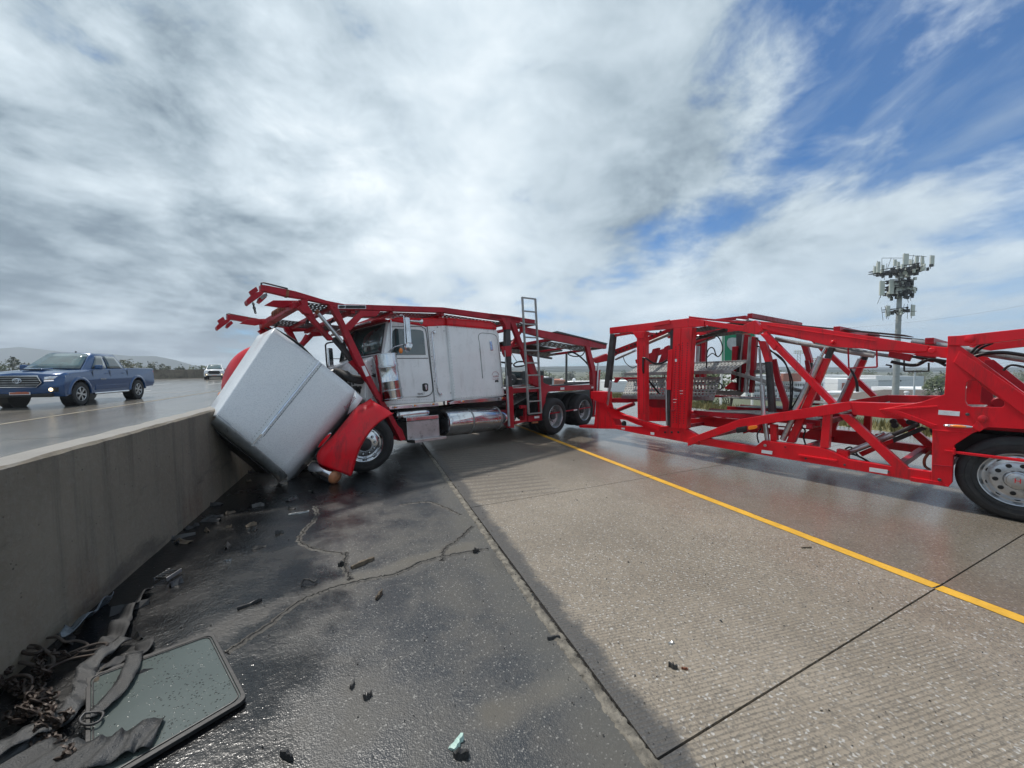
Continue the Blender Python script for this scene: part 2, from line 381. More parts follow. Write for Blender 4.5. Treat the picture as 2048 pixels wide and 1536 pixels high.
# ------------------------------------------------------------------ mesh helpers
class MB:
    def __init__(s): s.v = []; s.f = []; s.m = []
    def add(s, vs, fs, mi=0):
        o = len(s.v); s.v += [tuple(p) for p in vs]
        for f in fs: s.f.append(tuple(i + o for i in f)); s.m.append(mi)
    def box(s, c, sx, sy, sz, ax=None, mi=0):
        X, Y, Z = ax or (V((1, 0, 0)), V((0, 1, 0)), V((0, 0, 1))); c = V(c)
        vs = [c + X * (i * sx / 2) + Y * (j * sy / 2) + Z * (k * sz / 2) for i in (-1, 1) for j in (-1, 1) for k in (-1, 1)]
        s.add(vs, [(0, 1, 3, 2), (4, 6, 7, 5), (0, 4, 5, 1), (2, 3, 7, 6), (0, 2, 6, 4), (1, 5, 7, 3)], mi)
    def bar(s, a, b, w, h, up=V((0, 0, 1)), mi=0):
        a = V(a); b = V(b); X = (b - a); L = X.length; X.normalize()
        Y = V(up).cross(X)
        if Y.length < 1e-4: Y = V((0, 1, 0)).cross(X)
        Y.normalize(); Z = X.cross(Y)
        s.box((a + b) / 2, L, w, h, (X, Y, Z), mi)
    def tube(s, pts, r, n=8, mi=0, cap=True):
        pts = [V(p) for p in pts]; rs = r if isinstance(r, (list, tuple)) else [r] * len(pts)
        rings = []; pv = None
        for i, p in enumerate(pts):
            d = (pts[min(i + 1, len(pts) - 1)] - pts[max(i - 1, 0)]).normalized()
            if pv is None: pv = d.orthogonal().normalized()
            pv = (pv - d * pv.dot(d))
            pv = d.orthogonal().normalized() if pv.length < 1e-5 else pv.normalized()
            q = d.cross(pv)
            rings.append([p + (pv * cos(2 * pi * k / n) + q * sin(2 * pi * k / n)) * rs[i] for k in range(n)])
        fs = []
        for i in range(len(pts) - 1):
            for k in range(n):
                fs.append((i * n + k, i * n + (k + 1) % n, (i + 1) * n + (k + 1) % n, (i + 1) * n + k))
        if cap: fs += [tuple(reversed(range(n))), tuple((len(pts) - 1) * n + k for k in range(n))]
        s.add([p for r_ in rings for p in r_], fs, mi)
    def lathe(s, prof, c=V((0, 0, 0)), ax=V((0, 0, 1)), n=32, mi=0, a0=0, a1=2 * pi):
        ax = V(ax).normalized(); u = ax.orthogonal().normalized(); w = ax.cross(u); c = V(c)
        full = abs(a1 - a0 - 2 * pi) < 1e-6; nn = n if full else n + 1
        vs = []
        for r, h in prof:
            for k in range(nn):
                a = a0 + (a1 - a0) * k / n
                vs.append(c + ax * h + (u * cos(a) + w * sin(a)) * r)
        fs = []
        for i in range(len(prof) - 1):
            for k in range(n):
                k2 = (k + 1) % nn
                fs.append((i * nn + k, i * nn + k2, (i + 1) * nn + k2, (i + 1) * nn + k))
        s.add(vs, fs, mi)
    def prism(s, poly, d, holes=(), mi=0):
        """poly: list of 3D points (planar); extruded by vector d"""
        loops = [[V(p) for p in poly]] + [[V(p) for p in h] for h in holes]
        flat = [p for l in loops for p in l]; n = len(flat); d = V(d)
        tri = tessellate_polygon(loops)
        nn = len(poly)
        fs = []
        if not holes: fs += [tuple(range(nn)), tuple(n + i for i in reversed(range(nn)))]
        else: fs += [tuple(t) for t in tri] + [tuple(n + i for i in reversed(t)) for t in tri]
        o = 0
        for l in loops:
            k = len(l)
            for i in range(k):
                a, b = o + i, o + (i + 1) % k
                fs.append((b, a, a + n, b + n))
            o += k
        s.add(flat + [p + d for p in flat], fs, mi)
    def grid(s, rows, mi=0, closed=False):
        n = len(rows[0]); vs = [p for r in rows for p in r]; fs = []
        for i in range(len(rows) - 1):
            for k in range(n if closed else n - 1):
                k2 = (k + 1) % n
                fs.append((i * n + k, i * n + k2, (i + 1) * n + k2, (i + 1) * n + k))
        s.add(vs, fs, mi)
    def sphere(s, c, r, n=8, m=5, sx=(1, 1, 1), mi=0):
        c = V(c); rows = []
        for i in range(m + 1):
            th = pi * i / m
            rows.append([c + V((r * sx[0] * sin(th) * cos(2 * pi * k / n), r * sx[1] * sin(th) * sin(2 * pi * k / n), r * sx[2] * cos(th))) for k in range(n)])
        s.grid(rows, mi, True)
ORG = {}
def tag(o, label=None, cat=None, group=None, kind=None):
    for k, v in (('label', label), ('category', cat), ('group', group), ('kind', kind)):
        if v: o[k] = v
    return o
def root(name, loc, label, cat, group=None):
    o = bpy.data.objects.new(name, None); COL.objects.link(o); o.location = loc; o.empty_display_size = .3
    ORG[o.name] = V(loc); return tag(o, label, cat, group)
def fixn(me):
    import bmesh
    bm = bmesh.new(); bm.from_mesh(me); bmesh.ops.recalc_face_normals(bm, faces=bm.faces); bm.to_mesh(me); bm.free()
def obj(name, mb, m, parent=None, smooth=False, bevel=0, solid=0, subs=0, label=None, kind=None, org=None, seg=2, fix=True):
    me = bpy.data.meshes.new(name)
    O = ORG[parent.name] if parent is not None else (V(org) if org is not None else V((0, 0, 0)))
    me.from_pydata([tuple(V(p) - O) for p in mb.v], [], mb.f)
    ms = m if isinstance(m, (list, tuple)) else [m]
    for q in ms: me.materials.append(M[q] if isinstance(q, str) else q)
    if fix: fixn(me)
    if len(ms) > 1:
        for p, i in zip(me.polygons, mb.m): p.material_index = i
    if smooth:
        for p in me.polygons: p.use_smooth = True
        me.set_sharp_from_angle(angle=radians(smooth if smooth > 1 else 38))
    o = bpy.data.objects.new(name, me); COL.objects.link(o)
    if parent is not None: o.parent = parent
    else: o.location = O
    ORG[o.name] = O
    if subs: md = o.modifiers.new('s', 'SUBSURF'); md.levels = md.render_levels = subs
    if solid: md = o.modifiers.new('t', 'SOLIDIFY'); md.thickness = solid; md.offset = 0
    if bevel:
        md = o.modifiers.new('b', 'BEVEL'); md.width = bevel; md.segments = seg; md.limit_method = 'ANGLE'; md.angle_limit = radians(40)
        md.harden_normals = False
    if label: o['label'] = label
    if kind: o['kind'] = kind
    return o
def copy_tree(o, parent=None, **kw):
    c = o.copy(); COL.objects.link(c)
    if parent is not None: c.parent = parent
    ORG[c.name] = ORG.get(o.name, V((0, 0, 0)))
    for ch in [q for q in bpy.data.objects if q.parent == o and q is not c]: copy_tree(ch, c)
    return c
class Frame:
    """a vehicle's own axes: s along its side, l inward from the near side, z up"""
    def __init__(f, O, S, L, Z, Wd): f.O, f.S, f.L, f.Z, f.W = V(O), V(S), V(L), V(Z), Wd
    def sz(f, x, y, l=0):
        r = ray(x, y); t = (f.O + f.L * l - CAMP).dot(f.L) / r.dot(f.L); p = CAMP + r * t - f.O
        return p.dot(f.S), p.dot(f.Z)
    def P(f, s, l, z): return f.O + f.S * s + f.L * l + f.Z * z
    def at(f, x, y, l=0): s, z = f.sz(x, y, l); return f.P(s, l, z)
# regions of the photograph that points below are read from: left, top, scale
CR = dict(A=(400, 540, 3.4909), B=(640, 590, 4.8), C=(980, 580, 5.1214), D=(1180, 620, 5.1211), E=(1480, 640, 4.8),
          F=(1700, 640, 3.658), H=(440, 550, 7.314), M=(640, 620, 7.68), R=(1060, 760, 11.378), N=(620, 780, 7.68),
          T=(1000, 700, 8.532), U=(1200, 640, 6.982), P=(0, 0, 1))
def px(c, pts):
    a, b, k = CR[c]; return [(a + x / k, b + y / k) for x, y in pts]
def plate(fr, name, c, pts, l0, th, m, par, mirror=False, holes=(), bevel=.006, label=None, mname=None):
    poly = [fr.sz(x, y, l0) for x, y in px(c, pts)]; hs = [[fr.sz(x, y, l0) for x, y in px(c, h)] for h in holes]
    out = []
    for lv, sg in ((l0, 1), (fr.W - l0, -1)):
        if sg < 0 and not mirror: continue
        mb = MB(); mb.prism([fr.P(s, lv, z) for s, z in poly], fr.L * th * sg, [[fr.P(s, lv, z) for s, z in h] for h in hs])
        out.append(obj(name, mb, m, par, bevel=bevel, label=label))
    return out[0]
def rod(fr, name, c, pts, l0, r, m, par, mirror=False, n=12, label=None):
    sz = [fr.sz(x, y, l0) for x, y in px(c, pts)]
    for lv in ((l0, fr.W - l0) if mirror else (l0,)):
        mb = MB(); mb.tube([fr.P(s, lv, z) for s, z in sz], r, n); o = obj(name, mb, m, par, smooth=50, label=label)
    return o
def spline(pts, n=6):
    pts = [V(p) for p in pts]; out = []
    for i in range(len(pts) - 1):
        p0 = pts[max(i - 1, 0)]; p1 = pts[i]; p2 = pts[i + 1]; p3 = pts[min(i + 2, len(pts) - 1)]
        for k in range(n):
            t = k / n
            out.append(.5 * ((2 * p1) + (p2 - p0) * t + (2 * p0 - 5 * p1 + 4 * p2 - p3) * t * t + (3 * p1 - p0 - 3 * p2 + p3) * t ** 3))
    return out + [pts[-1]]
def hose(fr, c, pts, r, par, l=.3, m='hose', name='hose'):
    P = []
    for p in pts:
        (x, y), = px(c, [p[:2]]); P.append(fr.at(x, y, p[2] if len(p) > 2 else l))
    mb = MB(); mb.tube(spline(P), r, 6); return obj(name, mb, m, par, smooth=80)
def perf(mb, P, U, Vv, nu, nv, fill=.5, slot=.42):
    """sheet with nu x nv slots, rows staggered"""
    P, U, Vv = V(P), V(U), V(Vv)
    for j in range(nv):
        off = .25 if j % 2 else -.25
        for i in range(nu):
            a, b = i / nu, (i + 1) / nu; c, d = j / nv, (j + 1) / nv
            m = (a + b) / 2 + off / nu * .5; hw = slot / nu * .62; cy = (c + d) / 2; hh = fill / nv / 2
            q = [(a, c), (b, c), (b, d), (a, d), (m - hw, cy - hh), (m + hw, cy - hh), (m + hw, cy + hh), (m - hw, cy + hh)]
            mb.add([P + U * x + Vv * y for x, y in q], [(0, 1, 5, 4), (1, 2, 6, 5), (2, 3, 7, 6), (3, 0, 4, 7)])

# ------------------------------------------------------------------ the setting: ground and roads
BX = -1.95            # face of the median barrier
mb = MB()
prof = [(-1900, -9), (-90, -9), (-52, -7), (-30, -.1), (-27, .36), (-2.5, .36), (-2.2, -.06), (13.6, -.06), (16.5, -.25), (21, -1.0), (42, -9), (80, -10), (1900, -10)]
ys = [-300, -50, 0, 30, 80, 200, 600, 1950]
mb.grid([[V((x, y, z)) for x, z in prof] for y in ys])
tag(obj('ground', mb, 'land'), kind='structure')
# asphalt shoulder with its cracks
def sheet(x0, x1, y0, y1, z, nx=1, ny=1):
    mb = MB(); mb.grid([[V((x0 + (x1 - x0) * i / nx, y0 + (y1 - y0) * j / ny, z)) for i in range(nx + 1)] for j in range(ny + 1)]); return mb
tag(obj('asphalt_shoulder', sheet(BX - .1, 1.13, -12, 120, 0), 'asphalt'), kind='structure')
# concrete slabs (skewed transverse joints)
road = tag(obj('road', sheet(1.13, 13.6, -12, 200, -.03), 'dark_steel'), kind='structure')
SK = .098
J1, J2 = 1.33, 4.69             # y of the joints at x = 1.2
joints = [J1 - 3.4 * 2, J1 - 3.4, J1, J2, 8.2, 11.6, 15.4, 19.3, 23.5, 28, 33, 38, 44, 50]
cols = [(1.20, 4.36, 'slab'), (4.36, 8.05, 'lane'), (8.05, 11.75, 'lane'), (11.75, 13.5, 'lane')]
GAP = .012
for ci, (x0, x1, mm) in enumerate(cols):
    for j in range(len(joints) - 1):
        y0, y1 = joints[j], joints[j + 1]
        mb = MB(); a, b = x0 + GAP / 2, x1 - GAP / 2
        k = lambda x, y: y + (x - 1.2) * SK
        g = GAP / 2
        mb.prism([V((a, k(a, y0) + g, 0)), V((b, k(b, y0) + g, 0)), V((b, k(b, y1) - g, 0)), V((a, k(a, y1) - g, 0))], (0, 0, -.028))
        obj('slab', mb, mm, road)
tag(obj('far_lanes', sheet(1.2, 13.5, 55, 400, -.005), 'lane'), kind='structure')
# oncoming carriageway, nearly half a metre higher than the shoulder
OZ = .43
onc = tag(obj('oncoming_road', sheet(-27, BX - .32, -30, 400, OZ - .03), 'dark_steel'), kind='structure')
xs = [-26.8, -23.2, -19.5, -15.8, -12.1, -8.35, -5.1, BX - .33]
yy = [-20, 0, 5, 10, 15, 20, 25, 30, 36, 42, 50, 60, 75, 100, 150, 300]
for i in range(len(xs) - 1):
    for j in range(len(yy) - 1):
        mb = MB(); g = .011
        mb.prism([V((xs[i] + g, yy[j] + g, OZ - .002)), V((xs[i + 1] - g, yy[j] + g, OZ - .002)), V((xs[i + 1] - g, yy[j + 1] - g, OZ - .002)), V((xs[i] + g, yy[j + 1] - g, OZ - .002))], (0, 0, -.025))
        obj('slab', mb, 'lane_far', onc)
mb = sheet(-8.27, -8.13, -20, 300, OZ + .003)
tag(obj('faded_yellow_edge_line', mb, 'yellow_old'), kind='structure')
mb = MB()
for X in (-12.1, -15.8, -19.5, -23.2):
    for y in range(-10, 200, 12):
        mb.add([(X - .06, y, OZ + .003), (X + .06, y, OZ + .003), (X + .06, y + 3, OZ + .003), (X - .06, y + 3, OZ + .003)], [(0, 1, 2, 3)])
tag(obj('white_lane_dashes', mb, 'white_line'), kind='structure')
mb = MB()
ylo, yhi = 4.02, 4.15
Y = -12.0; cut = [J1 + (4.29 - 1.2) * SK, J2 + (4.29 - 1.2) * SK]
edges = [-12, cut[0] - .008, cut[0] + .008, cut[1] - .006, cut[1] + .006, 120]
for a, b in ((edges[0], edges[1]), (edges[2], edges[3]), (edges[4], edges[5])):
    n = max(2, int((min(b, 30) - a) / .12)); L_, R_ = [], []
    for i in range(n + 1):
        y = a + (b - a) * i / n
        L_.append((4.225 + random.uniform(-.004, .004), y, .0045)); R_.append((4.347 + random.uniform(-.004, .004), y, .0045))
    vs = [p for ab in zip(L_, R_) for p in ab]
    mb.add(vs, [(2 * i, 2 * i + 1, 2 * i + 3, 2 * i + 2) for i in range(n)])
tag(obj('yellow_edge_line', mb, 'yellow'), kind='structure')
for X in (8.05, 11.75):
    mb = MB()
    for y in range(-6, 180, 12):
        mb.add([(X - .11, y, .004), (X + .01, y, .004), (X + .01, y + 3, .004), (X - .11, y + 3, .004)], [(0, 1, 2, 3)])
    tag(obj('white_lane_line', mb, 'white_line'), kind='structure')
# crumbling filler in the seam between asphalt and concrete
def strip_mesh(cl, w, h, step=.02, zb=-.01):
    mb = MB(); rows = []
    pts = spline(cl, 10); rnd = random.Random(3)
    out = [pts[0]]
    for p in pts[1:]:
        while (p - out[-1]).length > step: out.append(out[-1] + (p - out[-1]).normalized() * step)
    for i, p in enumerate(out):
        d = (out[min(i + 1, len(out) - 1)] - out[max(0, i - 1)]).normalized(); q = V((d.y, -d.x, 0))
        wl = w * rnd.uniform(.6, 1.25); wr = w * rnd.uniform(.6, 1.25)
        rows.append([p - q * wl + V((0, 0, zb))] + [p + q * (k / 3 * (wl if k < 0 else wr)) + V((0, 0, rnd.uniform(.1, 1) * h)) for k in (-2, -1, 0, 1, 2)] + [p + q * wr + V((0, 0, zb))])
    mb.grid(rows); return mb
sm = strip_mesh([V((1.16, .2, 0)), V((1.19, .9, 0)), V((1.165, 1.3, 0)), V((1.15, 2, 0)), V((1.15, 3.2, 0)), V((1.16, 5, 0)), V((1.16, 9, 0))], .042, .014, .018)
tag(obj('seam_filler', sm, 'rubble', smooth=80), kind='structure')
# open cracks in the asphalt: dark sunken lines with a lifted lip
def crack(pts, w=.010):
    P = spline([gnd(*p) for p in pts], 14); rnd = random.Random(len(pts) * 7)
    mb = MB(); L_, R_ = [], []
    for i, p in enumerate(P):
        j = V((rnd.uniform(-1, 1), rnd.uniform(-1, 1), 0)) * .012
        d = (P[min(i + 1, len(P) - 1)] - P[max(0, i - 1)]).normalized(); q = V((d.y, -d.x, 0)); ww = w * rnd.uniform(.25, 1.1)
        L_.append([p + j - q * (ww + .02) + V((0, 0, .0006)), p + j - q * ww + V((0, 0, .007)), p + j - q * ww * .5 + V((0, 0, .0015)), p + j + q * ww * .5 + V((0, 0, .0015)), p + j + q * ww + V((0, 0, .007)), p + j + q * (ww + .02) + V((0, 0, .0006))])
    o = len(mb.v); mb.grid(L_)
    mb.m = [(1 if (k % 5) == 2 else 0) for k in range(len(mb.f))]
    return mb
M['crackdark'] = mat('crack_depth', (.006, .006, .006), .9)
M['crumb'] = mat('crack_edge', (.055, .050, .043), .6, 0, .5, (.02, .02, .02), .6, 20, .6, 90)
for cp in ([(455, 1305), (520, 1262), (600, 1205), (650, 1182), (720, 1162), (790, 1148), (850, 1122), (930, 1105), (975, 1098)],
           [(885, 1120), (890, 1098), (915, 1080), (945, 1052)],
           [(630, 1012), (632, 1035), (610, 1060), (598, 1082), (630, 1098), (690, 1110)],
           [(692, 1105), (690, 1130), (700, 1160)], [(800, 1010), (860, 1005), (920, 1030)]):
    tag(obj('asphalt_crack', crack(cp), ['crumb', 'crackdark']), kind='structure')

# ------------------------------------------------------------------ median barrier
mb = MB()
BH = 1.21
sec = [(BX + .03, -.02), (BX + .015, .25), (BX, BH - .02), (BX - .02, BH), (BX - .20, BH), (BX - .22, BH - .02), (BX - .30, .42), (BX - .32, .38)]
rows = []; y = -6.0; yj = []
while y < 150:
    rows.append([V((x + random.uniform(-.0025, .0025), y, z + (random.uniform(-.004, .004) if z > .5 else 0))) for x, z in sec]); y += .12 if y < 8 else 1.2
mb.grid(rows, closed=True)
tag(obj('median_barrier', mb, 'barrier', smooth=30), 'long low grey concrete median wall the wrecked truck leans against', 'barrier')
# far barrier of the oncoming side
pl = [(-27.2, -30), (-27.2, 40), (-27.0, 50), (-25.6, 59.5), (-20.6, 64.5), (-14, 72), (-6, 82)]
mb = MB(); rows = []
P = spline([V((x, y, 0)) for x, y in pl], 4)
for i, p in enumerate(P):
    d = (P[min(i + 1, len(P) - 1)] - P[max(0, i - 1)]).normalized(); q = V((d.y, -d.x, 0))
    rows.append([p + q * .3 + V((0, 0, -.3)), p + q * .1 + V((0, 0, 1.57)), p - q * .1 + V((0, 0, 1.57)), p - q * .3 + V((0, 0, -.3))])
mb.grid(rows, closed=True)
tag(obj('parapet_wall', mb, 'barrier'), 'distant concrete parapet along the far edge of the oncoming lanes', 'barrier')

# verge
mb = MB(); rnd = random.Random(5)
prf = lambda x: -.06 if x < 13.6 else (-.25 if x < 16.5 else (-1.0 if x < 21 else -9))
mb2 = MB()
for k in range(9000):
    x = 13.7 + 7.5 * rnd.random() ** 1.2; y = rnd.uniform(-2, 70) if rnd.random() < .4 else rnd.uniform(0, 26)
    z = -.08 - max(0, x - 13.6) * .066 if x < 16.5 else -.25 - (x - 16.5) * .166
    h = rnd.uniform(.15, .42); a = rnd.uniform(0, 2 * pi); w = rnd.uniform(.02, .05)
    b = V((x, y, z)); t_ = b + V((rnd.uniform(-.1, .1), rnd.uniform(-.1, .1), h)); q = V((cos(a), sin(a), 0)) * w
    mb2.add([b - q, b + q, t_], [(0, 1, 2)])
tag(obj('dry_grass', mb2, 'grass', fix=False), 'dry yellow grass on the verge beyond the trailer', 'grass', kind='stuff')
mb = MB(); mb.grid([[V((x, y, z)) for x, z in ((13.55, -.03), (16.5, -.23), (21, -.98), (30, -4.3))] for y in (-40, 0, 40, 120, 300)])
tag(obj('verge', mb, 'grass'), kind='structure')
# hills far off
def hills(name, pts, dist, d2):
    mb = MB(); rows = []
    top = [at(x, y, dist) for x, y in pts]
    for f, dz in ((0, 0), (1, 0)):
        pass
    base = [V((p.x, p.y, -12)) for p in top]; back = [p + V((0, 1, 0)) * d2 + V((0, 0, -p.z - 12)) for p in top]
    mid = [(b * .35 + p * .65) - V((0, 1, 0)) * d2 * .12 for b, p in zip(base, top)]
    fr_ = [b - V((0, 1, 0)) * d2 * .5 for b in base]
    mb.grid([fr_, mid, top, back]); tag(obj(name, mb, 'hill', smooth=80), kind='structure')
hills('hills', [(-500, 690), (-200, 690), (0, 697), (40, 694), (120, 703), (210, 707), (260, 712), (310, 712), (350, 720), (385, 730), (430, 737), (500, 738), (700, 739)], 1450, 200)
hills('far_hills', [(600, 739), (900, 736), (1100, 733), (1250, 731), (1400, 732), (1600, 734), (1900, 735), (2300, 734)], 1600, 200)
hills('low_ridge', [(1000, 741), (1200, 739), (1350, 740), (1500, 738), (1650, 740), (1800, 739), (1900, 740), (2100, 738), (2600, 738)], 1150, 150)
hm = bpy.data.materials.new('haze'); hm.use_nodes = True; ht = NT(hm.node_tree)
pv = ht.n('ShaderNodeVolumePrincipled'); pv.inputs['Color'].default_value = (.82, .90, 1.0, 1); pv.inputs['Density'].default_value = .00045; pv.inputs['Anisotropy'].default_value = .2
ht.l(pv.outputs[0], ht.n('ShaderNodeOutputMaterial').inputs['Volume'])
mb = MB(); mb.box((0, 800, 49), 4200, 2700, 126)
hz_ = bpy.data.objects.new('haze', bpy.data.meshes.new('haze')); hz_.data.from_pydata(mb.v, [], mb.f); fixn(hz_.data); hz_.data.materials.append(hm); COL.objects.link(hz_); hz_['kind'] = 'stuff'
hm.cycles.homogeneous_volume = True

# ------------------------------------------------------------------ wheels of the big rig
def lettering(name, text, par, mtx, size, m, shear=0, extrude=.001, sx=1):
    tx = bpy.data.curves.new('t', 'FONT'); tx.body = text; tx.size = size; tx.extrude = extrude; tx.align_x = 'CENTER'; tx.align_y = 'CENTER'; tx.shear = shear; tx.resolution_u = 3
    t_ = bpy.data.objects.new('t', tx); COL.objects.link(t_)
    me = bpy.data.meshes.new_from_object(t_); bpy.data.objects.remove(t_)
    me.materials.clear(); me.materials.append(M[m] if isinstance(m, str) else m)
    o = bpy.data.objects.new(name, me); COL.objects.link(o); o.parent = par; o.matrix_local = mtx @ Matrix.Diagonal((sx, 1, 1, 1))
    ORG[o.name] = V((0, 0, 0)); return o
def mat3(X, Y, Z):
    return Matrix(((X.x, Y.x, Z.x), (X.y, Y.y, Z.y), (X.z, Y.z, Z.z))).to_4x4()
def big_wheel(par, centre, X, out, steer=False, Z=V((0, 0, 1)), hub_m='dark_steel', R=.486, dual=False, convex=True, cap_text=None):
    Y = V(out).normalized(); X = V(X); X = (X - Y * X.dot(Y)).normalized(); Zv = X.cross(Y).normalized()
    if Zv.z < 0: X = -X; Zv = -Zv
    mt = Matrix.Translation(V(centre) - ORG[par.name]) @ mat3(X, Y, Zv)
    w = bpy.data.objects.new('wheel', None); COL.objects.link(w); w.parent = par; w.matrix_local = mt; w.empty_display_size = .2
    ORG[w.name] = V((0, 0, 0))
    k = R / .486; ax = V((0, 1, 0))
    mb = MB()
    prof = [(.292, -.015), (.305, .004), (.33, .012), (.39, .022), (.43, .016), (.462, -.006), (.478, -.026), (.486, -.045), (.486, -.075), (.478, -.080), (.478, -.086), (.486, -.090), (.486, -.125), (.478, -.130), (.478, -.136), (.486, -.14), (.486, -.175), (.478, -.18), (.478, -.186), (.486, -.19), (.486, -.22), (.47, -.245), (.42, -.27), (.33, -.265), (.292, -.25)]
    mb.lathe([(r * k, h) for r, h in prof], V((0, 0, 0)), ax, 48)
    if dual: mb.lathe([(r * k, h - .33) for r, h in prof], V((0, 0, 0)), ax, 40)
    # sidewall rings
    for rr in (.345, .40): mb.lathe([(rr * k - .004, .019), (rr * k, .0245), (rr * k + .004, .019)], V((0, 0, 0)), ax, 48)
    obj('tyre', mb, 'rubber', w, smooth=35)
    mb = MB()
    if convex:
        pr = [(.285, -.20), (.288, -.03), (.300, -.008), (.305, .004), (.300, .010), (.292, .006), (.284, -.012), (.268, -.03), (.252, -.030), (.240, -.022), (.215, -.004), (.205, .004), (.198, .008), (.112, .012), (.110, .03)]
    else:
        pr = [(.288, -.012), (.300, -.004), (.305, .004), (.300, .010), (.290, .004), (.284, -.014), (.272, -.05), (.268, -.13), (.262, -.16), (.252, -.168), (.235, -.172), (.215, -.176), (.135, -.178), (.130, -.165)]
    mb.lathe([(r * k, h) for r, h in pr], V((0, 0, 0)), ax, 48)
    dz = .006 if convex else -.18
    for i in range(10):
        a = 2 * pi * i / 10 + .3
        # hand holes: dark oval recesses through the disc
        r0 = .238 if convex else .235; c = V((cos(a) * r0, -.024 if convex else -.1735, sin(a) * r0)); t_ = V((-sin(a), 0, cos(a))); n_ = V((cos(a), 0, sin(a)))
        rows = [[c + t_ * (.030 * cos(q)) * s_ + n_ * (.0165 * sin(q)) * s_ + V((0, .006 * h_, 0)) for q in [2 * pi * j / 14 for j in range(14)]] for s_, h_ in ((1.0, .6), (1.0, 1.3), (.80, 1.2), (.76, .7))]
        mb.grid(rows, 0, True); mb.add(rows[3], [tuple(range(14))], 1)
        c2 = V((cos(a + .2) * .165, dz + .004, sin(a + .2) * .165))
        mb.lathe([(.024, -.004), (.024, .006), (.019, .010), (.017, .004), (.0, .004)], c2, ax, 12, 1 if (steer or hub_m != 'x') else 0)
        if steer or not convex: mb.lathe([(.016, 0), (.016, .022), (.012, .034), (0, .036)], c2, ax, 8, 0)
    obj('rim', mb, ['chrome' if steer else 'alu', 'black'], w, smooth=35)
    mb = MB()
    b = .012 if convex else -.178
    mb.lathe([(.112, b - .01), (.110, b + .03), (.098, b + .05), (.085, b + .055), (.080, b + .07), (.06, b + .078), (.0, b + .08)], V((0, 0, 0)), ax, 28)
    mb.lathe([(.045, b + .078), (.045, b + .084), (.0, b + .085)], V((0, 0, 0)), ax, 20)
    obj('hub', mb, hub_m, w, smooth=35)
    if cap_text:
        lettering('hub_letter', cap_text, w, Matrix.Translation((0, b + .0875, 0)) @ mat3(V((-1, 0, 0)), V((0, 0, 1)), V((0, 1, 0))), .075, 'red')
    return w

# ------------------------------------------------------------------ the trailer
aT = radians(-15.4)
TS = V((sin(aT), cos(aT), 0)); TL = V((cos(aT), -sin(aT), 0)); UP = V((0, 0, 1))
hubT = FW * 4.35 + RT * 5.79
FT = Frame(V((hubT.x, hubT.y, 0)), TS, TL, UP, 2.5)
TR = root('car_hauler_trailer', FT.P(2.5, 1.25, 0), 'empty bright red car hauler trailer jackknifed across the lanes at the right', 'trailer')
def tp(name, c, pts, l0=0, th=.10, m='red', mirror=True, **k): return plate(FT, name, c, pts, l0, th, m, TR, mirror, **k)
def tr(name, c, pts, l0, r, m='alu', mirror=True, **k): return rod(FT, name, c, pts, l0, r, m, TR, mirror, **k)
# upper rails
tp('upper_rail', 'D', [(200, 180), (1015, 82), (1172, 104), (1168, 165), (1000, 177), (430, 224), (200, 243)], 0, .10)
tp('upper_rail', 'D', [(1176, 106), (1600, 165), (1600, 222), (1540, 215), (1176, 158)], .004, .10)
tp('gusset_plate', 'D', [(1560, 160), (1688, 103), (1772, 203), (1702, 252), (1560, 220)], -.014, .13)
tp('rail_lug', 'D', [(645, 128), (800, 100), (815, 96), (818, 140), (660, 168), (645, 165)], -.02, .02)
tp('upper_rail', 'D', [(1010, 62), (1225, 88), (1640, 120), (1640, 148), (1230, 108), (1010, 84)], .12, .10, 'red_shaded', False)
tp('upper_rail', 'E', [(190, 12), (740, 76), (1815, 246), (1790, 302), (1420, 292), (880, 256), (800, 236), (215, 84)], .0, .11)
tp('rail_stiffener', 'E', [(250, 40), (760, 118), (1300, 196), (1300, 206), (760, 130), (250, 52)], -.008, .01)
tp('hinge_block', 'E', [(1812, 246), (1990, 264), (1990, 362), (1640, 335), (1790, 300)], .02, .12)
tr('pin', 'E', [(895, 215), (896, 215.5)], -.03, .035, 'red', False)
for q, cc in (((1840, 295), 'E'), ((710, 1170), 'E')):
    pass
def boss(c, x, y, l, r=.03, h=.02, m='red', par=None, fr=None):
    fr = fr or FT; (a, b), = px(c, [(x, y)]); p = fr.at(a, b, l); mb = MB()
    mb.lathe([(r, 0), (r, h), (r * .8, h * 1.25), (0, h * 1.25)], p, -fr.L, 16); return obj('bolt_or_hole', mb, m, par or TR, smooth=35)
boss('E', 895, 216, -.0, .03); boss('E', 1842, 294, .02, .035); boss('F', 878, 140, -.05, .045); boss('F', 972, 722, -.02, .04)
boss('F', 860, 690, -.02, .018, .015, 'dark_steel'); boss('F', 655, 1168, -.02, .018, .015, 'dark_steel'); boss('E', 243, 1203, 0, .022, .02, 'alu'); boss('F', 283, 1110, 0, .012, .01, 'dark_steel')
boss('E', 435, 1218, 0, .016, .01, 'red_shaded'); boss('E', 632, 1330, 0, .014, .01, 'dark_steel'); boss('E', 1005, 1390, 0, .014, .01, 'dark_steel')
for X, Y in ((770, 1252), (838, 1252), (906, 1252)): boss('D', X, Y, 0, .022, .008, 'black')
for X, Y in ((1118, 1345), (910, 355)): boss('D', X, Y, -.01, .018, .012, 'red_shaded')
